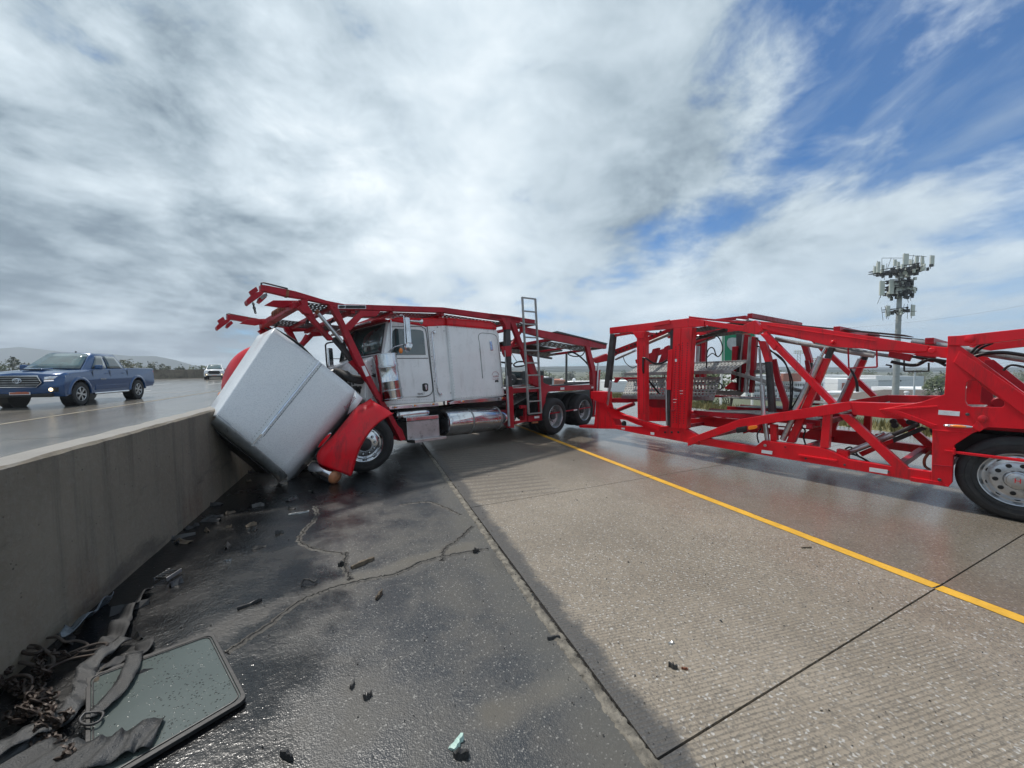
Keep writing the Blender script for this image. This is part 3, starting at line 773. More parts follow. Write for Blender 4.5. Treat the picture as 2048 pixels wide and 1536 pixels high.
# front: masts and posts
tp('mast_tube', 'D', [(205, 243), (250, 248), (192, 800), (142, 795)], .10, .10, 'dark_steel', mirror=False)
tp('mast_foot', 'D', [(200, 720), (215, 740), (172, 1010), (158, 1000)], .06, .04, 'alu', False)
tp('post', 'D', [(478, 288), (565, 284), (568, 1136), (487, 1112)], 0, .14, mirror=False)
tp('post_head', 'D', [(430, 226), (566, 216), (556, 240), (548, 290), (476, 290)], -.01, .16, mirror=False)
tp('rail_under_plate', 'D', [(250, 246), (415, 232), (405, 246), (255, 272)], .02, .08)
# the wide double post with its rows of holes
def holes_row(c, p0, p1, n, l0, w=.011, h=.009, par=None):
    (a, b), (d, e) = px(c, [p0, p1]); mb = MB()
    s0, z0 = FT.sz(a, b, l0); s1, z1 = FT.sz(d, e, l0)
    for i in range(n):
        t = i / (n - 1); s, z = s0 + (s1 - s0) * t, z0 + (z1 - z0) * t
        mb.lathe([(w, 0), (w, .002), (w * .3, .0015), (0, .0015)], FT.P(s, l0, z), -FT.L, 8)
    return obj('hole_row', mb, 'black', par or TR, kind='stuff')
tp('double_post', 'D', [(852, 188), (930, 184), (902, 1212), (826, 1204)], 0, .15, mirror=False)
tp('double_post', 'D', [(934, 184), (1046, 180), (985, 1218), (905, 1212)], -.012, .17, mirror=False)
tp('post_web', 'D', [(835, 190), (853, 190), (828, 1204), (815, 1204)], .05, .10, 'red_shaded', False)
for p0, p1 in (((880, 380), (852, 1150)), ((918, 380), (886, 1150)), ((948, 340), (918, 1160)), ((1000, 340), (958, 1160))):
    holes_row('D', p0, p1, 34, -.013 if p0[0] > 930 else -.001)
holes_row('D', (495, 380), (505, 1060), 34, -.001); holes_row('D', (548, 380), (552, 1060), 34, -.001)
for X, Y, w, h in ((880, 516, 20, 28), (935, 828, 34, 5), (935, 857, 30, 4), (868, 916, 36, 4), (868, 946, 26, 4)):
    tp('paint_scrape', 'D', [(X - w / 2, Y - h / 2), (X + w / 2, Y - h / 2), (X + w / 2, Y + h / 2), (X - w / 2, Y + h / 2)], -.0165, .003, 'reflector', False, bevel=0)
tp('slide_tube', 'D', [(820, 205), (852, 205), (845, 402), (820, 402)], .03, .10, 'dark_steel', mirror=False)
tp('slide_sleeve', 'D', [(800, 412), (846, 402), (828, 820), (778, 816)], -.01, .12, mirror=False)
tp('slide_tube', 'D', [(786, 820), (816, 820), (814, 1190), (788, 1190)], .03, .10, 'dark_steel', mirror=False)
tr('cylinder', 'D', [(778, 735), (786, 1180)], .0, .016, 'alu', False)
tp('post_clip', 'D', [(820, 1022), (872, 1018), (874, 1030), (830, 1046), (820, 1040)], -.03, .02, 'red_shaded', False)
# neck and hitch
tp('neck_box', 'D', [(8, 832), (155, 838), (160, 900), (150, 960), (90, 945), (8, 905)], 0, .25)
tp('neck_plate', 'D', [(60, 930), (160, 958), (184, 1046), (232, 1105), (262, 1180), (255, 1218), (70, 1214), (-110, 1205), (-112, 1180), (40, 1180), (55, 1050)], .02, .25)
tp('neck_beam', 'D', [(150, 985), (185, 1044), (380, 1084), (560, 1142), (725, 1190), (700, 1243), (480, 1174), (370, 1128), (228, 1108)], 0, .12)
tp('lower_rail', 'D', [(255, 1180), (480, 1196), (720, 1190), (980, 1218), (1062, 1262), (1120, 1300), (1120, 1384), (800, 1322), (500, 1268), (255, 1217)], .01, .11)
tp('rail_step', 'D', [(725, 1192), (800, 1188), (800, 1200), (720, 1204)], -.02, .10)
tp('rail_patch', 'D', [(1022, 1320), (1082, 1328), (1080, 1356), (1022, 1350)], -.006, .01, 'reflector', False, bevel=0)
tp('lower_rail', 'P', [(1399, 874), (1511, 893), (1526, 881), (1647, 896), (1674, 908), (1696, 919), (1783, 933), (1815, 937), (1880, 946), (1880, 971), (1719, 942), (1560, 916), (1430, 894), (1399, 889)], 0, .12)
tp('rail_lip', 'E', [(560, 1290), (930, 1345), (930, 1366), (560, 1310)], -.02, .03)
tp('rail_end_box', 'E', [(925, 1240), (1032, 1258), (1036, 1342), (925, 1325)], .05, .12)
for c, q in (('D', [(620, 1250), (658, 1256), (656, 1282), (620, 1276)]), ('D', [(322, 1205), (356, 1208), (354, 1224), (322, 1220)]),
             ('D', [(1758, 1432), (1868, 1446), (1864, 1480), (1756, 1464)]), ('E', [(1242, 1414), (1418, 1440), (1414, 1480), (1240, 1452)]),
             ('F', [(648, 658), (804, 670), (800, 704), (645, 692)])):
    tp('reflector', c, q, -.024, .006, 'reflector', False, bevel=0)
mb = MB(); p = FT.at(1248, 848, .05); mb.lathe([(.05, -.03), (.055, 0), (.05, .05), (.02, .07), (0, .07)], p, V((0, 0, 1)), 12); obj('tie_down_wheel', mb, 'black', TR, smooth=40)
# side truss
tp('truss_beam', 'E', [(-500, 1138), (0, 952), (850, 812), (1050, 783), (1070, 858), (900, 905), (0, 1030), (-505, 1210)], -.02, .14)
tp('truss_beam', 'E', [(1048, 786), (1500, 800), (1700, 800), (1860, 820), (1860, 1000), (1640, 950), (1400, 944), (1082, 908)], .0, .12)
tp('truss_post', 'E', [(795, 902), (868, 905), (850, 1232), (766, 1222)], 0, .12)
tp('diagonal_brace', 'E', [(188, 135), (255, 118), (915, 792), (850, 810)], -.01, .11)
tp('brace_sleeve', 'E', [(200, 140), (262, 132), (355, 245), (320, 292)], -.03, .14)
tp('diagonal_brace', 'E', [(945, 908), (1045, 908), (1620, 1432), (1462, 1412)], 0, .11)
tp('lift_leg', 'E', [(802, 366), (862, 372), (520, 1182), (440, 1172)], .16, .10, 'red')
tp('lift_leg_inner', 'E', [(852, 258), (902, 266), (862, 372), (806, 364)], .17, .08, 'dark_steel')
tr('cylinder_rod', 'E', [(822, 262), (772, 362)], .14, .022, 'chrome')
tr('cylinder', 'E', [(775, 355), (680, 560), (410, 1150)], .14, .044, 'alu')
tr('cylinder_band', 'E', [(664, 592), (660, 600)], .14, .05, 'red', True)
tr('cylinder_rod', 'E', [(185, 270), (210, 630)], .14, .018, 'steel')
tr('cylinder', 'E', [(210, 625), (228, 900), (262, 1152)], .14, .036, 'alu')
tp('hole_post', 'E', [(236, 400), (292, 402), (332, 882), (270, 884)], .20, .09, 'dark_steel')
holes_row('E', (250, 420), (292, 860), 30, .197)
tp('post_head', 'E', [(172, 200), (240, 202), (288, 372), (285, 400), (236, 402)], .18, .12)
tp('short_post', 'E', [(284, 1000), (346, 1008), (352, 1162), (290, 1160)], .10, .10)
tp('curved_arm', 'E', [(300, 380), (342, 372), (382, 560), (462, 790), (452, 868), (412, 872), (405, 810), (330, 580)], .42, .06, 'red_shaded')
tp('cross_rod', 'E', [(325, 1012), (800, 1052), (800, 1066), (325, 1024)], .3, .03, 'red_shaded', False)
tr('push_rod', 'E', [(340, 170), (560, 225)], .2, .02, 'steel'); tr('cylinder', 'E', [(340, 185), (800, 262), (990, 300), (1290, 345)], .26, .032, 'steel')
for a, b in (((1038, 270), (1045, 462)), ((1312, 280), (1316, 452)), ((1045, 462), (1316, 452))):
    tr('guard_rod', 'E', [a, b], .02, .010, 'red_shaded', False)
for a, b in (((1575, 385), (1577, 492)), ((1577, 492), (1812, 492)), ((1812, 492), (1812, 410))): tr('guard_rod', 'E', [a, b], .6, .010, 'dark_steel', False)
tp('drop_bracket', 'E', [(1430, 300), (1650, 330), (1618, 398), (1560, 385), (1420, 350)], .2, .12, 'red_shaded')
# rear side panel over the wheels
tp('side_panel', 'F', [(712, 186), (806, 190), (1000, 330), (1500, 700), (1500, 812), (1010, 785), (890, 832), (765, 915), (757, 960), (747, 1192), (722, 1217), (595, 1196), (602, 800), (482, 742), (270, 692), (212, 656), (520, 600), (690, 545)],
   -.02, .10, 'red', True, holes=[[(845, 490), (855, 455), (875, 443), (925, 445), (950, 462), (957, 480), (1040, 540), (1128, 596), (1130, 622), (1110, 640), (885, 637), (860, 625), (844, 596)]])
tp('panel_brace', 'F', [(800, 224), (756, 310), (1500, 868), (1500, 700)], -.045, .03)
tp('panel_rib', 'F', [(216, 652), (640, 625), (640, 640), (350, 662), (640, 770), (600, 785)], -.028, .012)
tp('seam_strip', 'F', [(600, 800), (900, 822), (890, 834), (602, 812)], -.026, .01)
tp('patch_plate', 'F', [(930, 738), (985, 795), (945, 818), (890, 785)], -.028, .01)
tp('seam_strip', 'F', [(596, 1055), (750, 1070), (749, 1076), (596, 1061)], -.026, .008, 'red_shaded', False)
tp('upper_arm', 'F', [(714, 118), (800, 114), (1500, 38), (1500, 112), (1100, 160), (860, 190), (714, 186)], -.035, .12)
tp('panel_foot', 'F', [(440, 1150), (660, 1185), (722, 1217), (722, 1222), (440, 1180)], -.03, .12)
tp('tow_bar', 'F', [(690, 950), (770, 960), (1500, 1046), (1500, 1070), (770, 978), (690, 962)], -.06, .03, 'red', False)
tp('bar_hook', 'F', [(755, 935), (772, 940), (770, 990), (750, 985)], -.07, .04, 'red', False)
# marker lamps
def oval_lamp(fr, c, x, y, l, rw, rh, par, m='amber', base='chrome', ang=0):
    (a, b), = px(c, [(x, y)]); p = fr.at(a, b, l); S = fr.S * cos(ang) + fr.Z * sin(ang); Z = fr.Z * cos(ang) - fr.S * sin(ang)
    def cap(w, h, dep, p0):
        rows = []
        for k, q in ((1, 0), (.85, .6), (.5, .92), (.02, 1)):
            rows.append([p0 + S * (w * k * cos(t)) + Z * (h * k * sin(t)) - fr.L * (dep * q) for t in [2 * pi * j / 20 for j in range(20)]])
        mb = MB(); mb.grid(rows, 0, True); return mb
    o = obj('marker_lamp', cap(rw, rh, .018, p), base, par, smooth=60)
    if ORG.get(par.name) is not None and par.parent is None: obj('lens', cap(rw * .58, rh * .72, .022, p - fr.L * .012), m, o, smooth=60)
    return o
oval_lamp(FT, 'F', 792, 777, -.021, .125, .024, TR, ang=-.03)
tp('lamp_housing', 'D', [(1496, 1205), (1606, 1186), (1608, 1236), (1590, 1250), (1505, 1262), (1496, 1250)], -.05, .04, 'black', False)
tp('lamp_housing', 'D', [(1604, 1190), (1728, 1172), (1728, 1216), (1610, 1238)], -.05, .04, 'red_shaded', False)
tp('amber_lamp', 'D', [(1618, 1196), (1640, 1187), (1705, 1182), (1714, 1192), (1712, 1210), (1690, 1218), (1632, 1228), (1618, 1220)], -.062, .015, 'amber', False)
tp('dark_lens', 'D', [(1506, 1214), (1594, 1200), (1596, 1232), (1580, 1242), (1512, 1250)], -.062, .015, 'black', False)
# arms at the front and the hydraulics inside
tp('hole_arm', 'D', [(42, 502), (160, 452), (182, 465), (180, 430), (475, 318), (850, 170), (850, 235), (480, 375), (260, 455), (170, 520), (50, 545)], .35, .09, 'red_shaded')
for X, Y in ((268, 432), (304, 420), (341, 404), (378, 386), (418, 368), (460, 352), (636, 262), (682, 240), (724, 222)): boss('D', X, Y, .349, .026, .004, 'black')  # black discs standing in for the dark holes of the arm
tr('cylinder', 'D', [(262, 505), (470, 412)], .30, .028, 'alu'); tr('cylinder', 'D', [(580, 345), (840, 235)], .34, .036, 'steel')
tr('cylinder', 'D', [(1040, 300), (1180, 268), (1400, 200)], .5, .04, 'dark_steel', False)
tr('cylinder', 'D', [(1040, 285), (1120, 270)], .47, .035, 'alu', False)
hose(FT, 'D', [(340, 480, .4), (365, 540, .4), (430, 590, .4), (478, 575, .4)], .010, TR)
hose(FT, 'D', [(540, 490, -.02), (580, 500, -.03), (650, 545, .1), (730, 545, .2), (800, 510, .2)], .022, TR)
hose(FT, 'D', [(545, 490, -.02), (548, 640, 0), (600, 720, .3), (720, 870, .6)], .022, TR)
hose(FT, 'D', [(1190, 620, .8), (1200, 440, .8), (1235, 385, .8), (1270, 400, .8), (1290, 460, .8), (1320, 475, .8), (1360, 400, .8), (1330, 300, .8), (1270, 240, .8)], .012, TR)
hose(FT, 'D', [(1185, 500, .8), (1250, 445, .8), (1290, 470, .8)], .010, TR)
hose(FT, 'D', [(1280, 720, 1.4), (1350, 770, 1.4), (1330, 815, 1.4), (1240, 795, 1.4)], .016, TR)
hose(FT, 'D', [(1200, 230, .8), (1195, 600, .8)], .009, TR)
hose(FT, 'E', [(160, 250, .3), (300, 300, .3), (420, 390, .3), (480, 560, .3), (485, 760, .3), (470, 880, .3)], .014, TR)
hose(FT, 'E', [(150, 170, .3), (340, 330, .3), (440, 430, .3), (505, 600, .35), (490, 860, .35)], .011, TR)
hose(FT, 'E', [(640, 620, .4), (560, 740, .4), (490, 860, .4)], .012, TR)
hose(FT, 'E', [(205, 1040, 0), (165, 1100, 0), (180, 1180, 0)], .012, TR, .02)
hose(FT, 'E', [(580, 1020, .3), (625, 1060, .3), (610, 1120, .3), (630, 1200, .3)], .013, TR)
hose(FT, 'E', [(1060, 470, .5), (1110, 570, .5), (1125, 690, .5)], .014, TR); hose(FT, 'E', [(1080, 490, .5), (1125, 590, .5), (1135, 690, .5)], .010, TR)
hose(FT, 'E', [(1450, 400, .4), (1600, 430, .4), (1700, 430, .4), (1810, 380, .4), (1980, 400, .4)], .024, TR); hose(FT, 'E', [(1400, 430, .4), (1450, 440, .4), (1440, 460, .4)], .012, TR)
hose(FT, 'E', [(1640, 350, .4), (1780, 370, .4), (1900, 400, .4), (1980, 440, .4)], .018, TR)
hose(FT, 'E', [(1830, 1260, .2), (1775, 1330, .2), (1775, 1400, .2), (1830, 1440, .2)], .016, TR, m='rust')
hose(FT, 'E', [(1040, 1280, .3), (1120, 1300, .3), (1200, 1340, .3), (1260, 1380, .3)], .016, TR); hose(FT, 'E', [(1010, 1240, .3), (1060, 1220, .3), (1100, 1260, .3), (1140, 1310, .3)], .012, TR)
hose(FT, 'F', [(900, 270, .2), (1000, 245, .2), (1150, 240, .2), (1400, 280, .2)], .022, TR)
hose(FT, 'F', [(880, 240, .2), (940, 190, .2), (980, 175, .1)], .014, TR); hose(FT, 'F', [(900, 250, .2), (970, 200, .2), (1040, 170, .1)], .014, TR)
hose(FT, 'F', [(1120, 370, .9), (1180, 330, .9), (1300, 350, .9)], .014, TR)
tr('roller_tube', 'F', [(450, 158), (720, 195), (1000, 245), (1500, 320)], .30, .042, 'steel', False)
tr('cylinder', 'F', [(-60, 990), (150, 905), (315, 838)], .30, .042, 'alu', False); tr('cylinder_rod', 'F', [(310, 842), (500, 762)], .30, .03, 'dark_steel', False)
tp('lift_leg', 'F', [(60, 970), (310, 868), (318, 896), (90, 1000)], .45, .09, 'red', False); tp('lift_leg_inner', 'F', [(310, 866), (520, 780), (560, 800), (318, 900)], .46, .07, 'dark_steel', False)
tr('cylinder_rod', 'F', [(180, 860), (255, 825)], .55, .02, 'chrome', False)
for X, Y in ((320, 740), (440, 745), (480, 760), (330, 770)): boss('F', X, Y, .8, .04, .05, 'dark_steel')
# cylinder clusters between the panels at the right
boss('F', 1095, 605, .35, .07, .05, 'red_shaded')
tp('inner_post', 'F', [(985, 290), (1050, 290), (1045, 640), (950, 600)], 1.1, .10, 'red_shaded', False)
tp('inner_brace', 'F', [(1050, 290), (1290, 480), (1290, 530), (1030, 400)], 1.1, .10, 'red_shaded', False)
# decks: perforated tracks between the sides
def track(l0, l1, pts, nu, nv, m='galv', name='perforated_ramp', thick=.012):
    """pts: s,z along; a bent perforated tread from l0 to l1"""
    pr = None
    for (s0, z0), (s1, z1) in zip(pts[:-1], pts[1:]):
        mb = MB(); a = FT.P(s0, l0, z0); perf(mb, a, FT.P(s1, l0, z1) - a, TL * (l1 - l0), nu, nv)
        obj(name, mb, m, TR, solid=thick, fix=False)
for l0 in (.22, 1.62):
    track(l0, l0 + .62, [(2.0, .93), (3.0, .96), (3.9, .90)], 20, 8)
    for e in (l0, l0 + .62):
        mb = MB(); mb.bar(FT.P(1.9, e, .90), FT.P(3.95, e, .88), .04, .09); obj('deck_rail', mb, 'red_shaded', TR, bevel=.005)
# low deck over the wheels
for l0 in (.30, 1.6):
    mb = MB(); a = FT.P(.35, l0, 1.20); perf(mb, a, FT.P(1.85, l0, 1.10) - a, TL * .6, 24, 8); obj('perforated_ramp', mb, 'galv', TR, solid=.01, fix=False)
# front ramps folded upward, seen between the posts
def ramp(P0, P1, P2, nu, nv, m='galv', rail='red_shaded'):
    mb = MB(); perf(mb, P0, P1 - P0, P2, nu, nv); o = obj('perforated_ramp', mb, m, TR, solid=.012, fix=False)
    for a in (V((0, 0, 0)), P2):
        mb = MB(); mb.bar(P0 + a, P1 + a, .03, .07); obj('ramp_edge', mb, 'steel', TR, bevel=.004)
ramp(FT.P(5.9, .55, 1.62), FT.P(3.4, .55, 1.70), TL * .62 + V((0, 0, .20)), 34, 6)
ramp(FT.P(5.95, .50, 1.05), FT.P(3.7, .50, 1.16), TL * .25 + V((0, 0, .40)), 30, 7)
ramp(FT.P(5.9, 1.55, 1.62), FT.P(3.2, 1.55, 1.70), TL * .62 + V((0, 0, .16)), 30, 6)
tp('ramp_carrier', 'D', [(190, 905), (480, 895), (480, 940), (380, 950), (190, 950)], .6, .10, 'red_shaded', False)
tp('ramp_support', 'D', [(240, 690), (800, 690), (760, 720), (400, 740), (340, 700), (300, 700), (262, 745), (240, 740), (258, 705)], .9, .08, 'red_shaded', False)
tp('ramp_support', 'D', [(570, 830), (620, 850), (700, 880), (800, 870), (800, 1000), (640, 1000), (565, 960)], .9, .10, 'red_shaded', False)
ramp(FT.P(3.75, 1.15, 1.70), FT.P(2.65, 1.15, 1.40), TL * .8 + V((0, 0, -.1)), 14, 7, 'dark_steel')
tp('swing_arm', 'D', [(590, 560), (640, 400), (700, 385), (655, 560)], 1.2, .10, 'red_shaded', False); tp('swing_arm', 'D', [(690, 560), (760, 380), (800, 360), (795, 470), (740, 545)], 1.2, .10, 'red_shaded', False)
tr('torque_tube', 'D', [(230, 1045), (300, 1020), (450, 960)], .9, .05, 'red_shaded', False); boss('D', 250, 1030, .85, .09, .06, 'galv')
tr('cylinder', 'D', [(390, 920), (490, 915)], .8, .022, 'alu', False)
# folded upper deck tracks
for l0 in (.22, 1.62):
    for (s0, z0), (s1, z1) in (((4.6, 2.52), (3.0, 2.62)), ((3.0, 2.62), (1.0, 2.22))):
        mb = MB(); a = FT.P(s0, l0, z0); perf(mb, a, FT.P(s1, l0, z1) - a, TL * .6, 20, 7); obj('perforated_ramp', mb, 'dark_steel', TR, solid=.01, fix=False)
for s, z in ((5.7, 2.62), (4.4, 2.62), (2.9, 2.68), (1.7, 2.35), (.75, 2.12), (4.9, .36), (3.9, .36), (2.3, .36), (1.05, .36), (.62, .40), (.55, .95), (2.0, .86), (3.9, .82)):
    mb = MB(); mb.bar(FT.P(s, .06, z), FT.P(s, 2.44, z), .08, .08); obj('crossmember', mb, 'red_shaded', TR, bevel=.006)
tp('loose_arm', 'D', [(1280, 92), (1590, 55), (1612, 95), (1570, 105), (1330, 100)], 1.9, .10, 'red_shaded', False)
tr('cylinder', 'D', [(1500, 102), (1640, 118)], 1.6, .03, 'alu', False)
# second mast group, far side front, and inner masts seen through the frame
tp('inner_mast', 'D', [(1088, 310), (1128, 310), (1110, 900), (1065, 900)], 2.3, .12, 'red_shaded', False); tp('inner_mast', 'D', [(1142, 280), (1182, 280), (1160, 900), (1135, 900)], 2.3, .12, 'red_shaded', False)
tr('cylinder', 'D', [(1110, 370), (1098, 600)], 1.85, .035, 'alu', False)
tp('inner_mast', 'D', [(1495, 240), (1560, 245), (1540, 835), (1500, 830)], 1.5, .12, 'dark_steel', False)
tp('inner_mast', 'D', [(1565, 245), (1620, 250), (1590, 840), (1545, 838)], 1.5, .12, 'red_shaded', False)
tr('cylinder', 'D', [(1572, 250), (1545, 500), (1530, 820)], 1.42, .016, 'steel', False)
tp('inner_mast', 'D', [(1655, 270), (1702, 280), (1660, 850), (1625, 850)], 1.5, .12, 'red_shaded', False)
tr('cylinder', 'D', [(1640, 275), (1615, 640)], 1.40, .03, 'steel', False); tr('cylinder', 'D', [(1612, 640), (1592, 845)], 1.40, .042, 'alu', False)
tp('inner_arm', 'D', [(1455, 375), (1515, 370), (1480, 700), (1440, 720)], 1.45, .10, 'red_shaded', False)
tp('arm_foot', 'D', [(1375, 800), (1440, 740), (1490, 745), (1495, 825), (1385, 808)], 1.40, .2, 'red_shaded', False)
tp('deck_plate', 'D', [(1215, 862), (1290, 822), (1590, 832), (1540, 880)], 1.7, .02, 'galv', False)
mb = MB(); a = FT.P(3.9, 1.2, 1.14); perf(mb, a, FT.P(1.2, 1.2, 1.14) - a, TL * .55, 30, 6); obj('perforated_ramp', mb, 'galv', TR, solid=.012, fix=False)
tp('far_deck_rail', 'D', [(1100, 862), (1946, 905), (1946, 925), (1100, 885)], 2.3, .08, 'red_shaded', False)
# axles, far wheels
for s in (0, -1.28):
    big_wheel(TR, FT.P(s, .03, .486), TS, -TL, hub_m='alu', cap_text='H' if s == 0 else None)
    big_wheel(TR, FT.P(s, 2.47, .486), TS, TL, hub_m='alu')
    mb = MB(); mb.tube([FT.P(s, .2, .486), FT.P(s, 2.3, .486)], .07, 12); obj('axle', mb, 'dark_steel', TR, smooth=40)
mb = MB(); mb.box(FT.P(.1, 1.25, .78), 1.0, 1.7, .35, (TS, TL, UP)); obj('pump_box', mb, 'black', TR, bevel=.02)
mb = MB(); mb.box(FT.P(-.7, 1.25, 1.05), 3.0, 2.2, .06, (TS, TL, UP)); obj('wheel_well', mb, 'red_shaded', TR, bevel=.01)
for i in range(9):
    mb = MB(); s = random.uniform(.3, .9); l = random.uniform(.5, 1.8); mb.lathe([(.05, 0), (.05, .1), (.03, .14), (0, .14)], FT.P(s, l, random.uniform(.85, .98)), V((random.uniform(-1, 1), random.uniform(-1, 1), .3)), 10); obj('valve', mb, 'dark_steel', TR, smooth=40)

# ------------------------------------------------------------------ the tractor
aP = radians(64.3)
s0 = V((sin(aP), cos(aP), 0)); l0v = V((-cos(aP), sin(aP), 0))
p_ = radians(1.35); s2 = s0 * cos(p_) + UP * sin(p_); z2 = UP * cos(p_) - s0 * sin(p_)
r_ = radians(5.0); l3 = l0v * cos(r_) - z2 * sin(r_); z3 = z2 * cos(r_) + l0v * sin(r_)
hubP = RT * -2.49 + FW * 6.45
FP = Frame(V((hubP.x, hubP.y, 0)), s2, l3, z3, 2.44)
TK = root('car_hauler_truck', FP.P(3, 1.2, 0), 'wrecked red and white sleeper cab truck with its hood thrown open against the median wall', 'truck')
TK.location.z = 0; ORG[TK.name].z = 0
def kp(name, c, pts, l0=0, th=.09, m='red_shaded', mirror=True, par=None, **k): return plate(FP, name, c, pts, l0, th, m, par or TK, mirror, **k)
def kr(name, c, pts, l0, r, m='steel', mirror=True, par=None, **k): return rod(FP, name, c, pts, l0, r, m, par or TK, mirror, **k)
# --- rack over the cab
kp('head_rail', 'H', [(600, 138), (700, 152), (980, 208), (1110, 236), (1560, 372), (1822, 425), (1822, 452), (1600, 432), (1250, 352), (960, 305), (770, 258), (590, 222)], 0, .09)
kp('rail_clamp', 'H', [(975, 205), (1018, 215), (1005, 318), (968, 308)], -.01, .11, 'rust')
kr('guard_rod', 'H', [(603, 200), (605, 118), (640, 112), (990, 200)], 0, .012, 'dark_steel')
kp('head_lug', 'H', [(595, 140), (660, 150), (680, 235), (605, 235)], -.015, .12)
kp('head_shoe', 'H', [(390, 365), (440, 310), (520, 255), (600, 235), (650, 245), (620, 290), (520, 360), (430, 430), (400, 412)], -.01, .16)
kp('head_plate', 'H', [(425, 240), (530, 168), (565, 228), (460, 300)], .0, .05)
kp('head_block', 'H', [(575, 330), (650, 270), (690, 320), (600, 405), (560, 380)], .02, .12)
for i in range(6):
    kp('grate_bar', 'H', [(590 + i * 17, 322 - i * 12), (597 + i * 17, 316 - i * 12), (628 + i * 14, 352 - i * 10), (621 + i * 14, 358 - i * 10)], .0, .06, 'steel', False, bevel=0)
kp('front_flap', 'H', [(655, 440), (780, 368), (1200, 372), (1120, 440), (920, 480), (700, 445)], .35, .06)
kp('knee_plate', 'H', [(1190, 355), (1290, 355), (1285, 440), (1340, 520), (1330, 570), (1240, 560), (1150, 470), (1200, 430)], -.012, .11)
kp('main_rail', 'B', [(85, 84), (470, 93), (1180, 117), (1850, 206), (1925, 222), (1925, 268), (1820, 256), (1190, 166), (585, 149), (430, 141), (105, 140)], 0, .10)
kp('rail_bracket', 'B', [(385, 148), (585, 150), (545, 202), (400, 208), (365, 190)], .004, .09)
kp('y_brace', 'B', [(365, 178), (415, 205), (290, 345), (238, 300)], .0, .08)
kp('front_leg', 'B', [(92, 98), (165, 104), (265, 320), (290, 380), (240, 360), (190, 270)], -.005, .10)
kp('front_leg', 'B', [(190, 268), (262, 310), (420, 640), (560, 920), (700, 1160), (650, 1165), (480, 870), (340, 620), (240, 400)], -.006, .09)
kp('leg_foot', 'B', [(650, 1165), (700, 1158), (750, 1252), (790, 1290), (826, 1388), (776, 1402), (720, 1290)], -.03, .14)
kp('foot_stay', 'B', [(650, 1170), (700, 1200), (780, 1400), (700, 1385), (720, 1350), (745, 1352), (690, 1260)], .08, .06)
kp('slide_leg', 'H', [(1195, 440), (1290, 440), (1345, 520), (1400, 640), (1655, 925), (1640, 955), (1590, 950), (1380, 720), (1240, 560)], .12, .08)
kp('slide_leg_inner', 'B', [(105, 410), (160, 400), (230, 470), (335, 620), (300, 650), (200, 520)], .13, .06, 'dark_steel')
kp('slide_leg', 'B', [(285, 640), (335, 612), (480, 780), (455, 840), (400, 760)], .11, .08)
kr('cylinder', 'H', [(1412, 530), (1788, 985)], .06, .030, 'alu'); kr('cylinder_cap', 'H', [(1405, 520), (1440, 562)], .06, .036, 'rust')
kp('reflector', 'B', [(398, 686), (430, 678), (474, 774), (444, 784)], -.013, .006, 'reflector', False, bevel=0)
sp = kp('maker_plate', 'B', [(172, 94), (442, 99), (442, 133), (172, 131)], -.008, .008, 'alu', False, bevel=.002)
kp('plate_face', 'B', [(246, 100), (437, 103), (437, 128), (246, 127)], -.011, .004, 'black', False, par=sp, bevel=0)
o = kp('plate_emblem', 'B', [(180, 106), (200, 100), (235, 101), (242, 108), (242, 120), (225, 127), (195, 127), (180, 120)], -.011, .004, 'black', False, par=sp, bevel=0)
for X, Y in ((140, 115), (700, 122), (912, 130), (262, 425), (318, 555), (395, 700), (505, 905), (548, 990), (655, 1100), (1010, 300)): boss('B', X, Y, -.008, .016, .008, 'red_shaded', TK, FP)
# the four clamp arms reaching forward on the far side are the mirrored rack; perforated wheel tracks between
def ktrack(l0, l1, P, nu=22, nv=7, m='dark_steel'):
    for (a, b) in zip(P[:-1], P[1:]):
        q = [FP.sz(*px(a[0], [a[1:]])[0], 0), FP.sz(*px(b[0], [b[1:]])[0], 0)]
        mb = MB(); p0 = FP.P(q[0][0], l0, q[0][1]); perf(mb, p0, FP.P(q[1][0], l0, q[1][1]) - p0, l3 * (l1 - l0), nu, nv, .55, .5)
        obj('perforated_track', mb, m, TK, solid=.01, fix=False)
for l0 in (.12, 1.68):
    ktrack(l0, l0 + .62, [('H', 1240, 370), ('H', 1815, 450)], 10, 5); ktrack(l0, l0 + .62, [('H', 1815, 450), ('B', 560, 150), ('B', 1190, 172), ('B', 1810, 262)], 18, 6)
for c, x, y, w in (('H', 1215, 400, .09), ('H', 1700, 445, .07), ('B', 330, 150, .07), ('B', 1190, 175, .08), ('B', 1830, 262, .08), ('B', 700, 160, .06)):
    s, z = FP.sz(*px(c, [(x, y)])[0], 0)
    mb = MB(); mb.bar(FP.P(s, .05, z), FP.P(s, 2.39, z), w, w); obj('crossmember', mb, 'red_shaded', TK, bevel=.006)
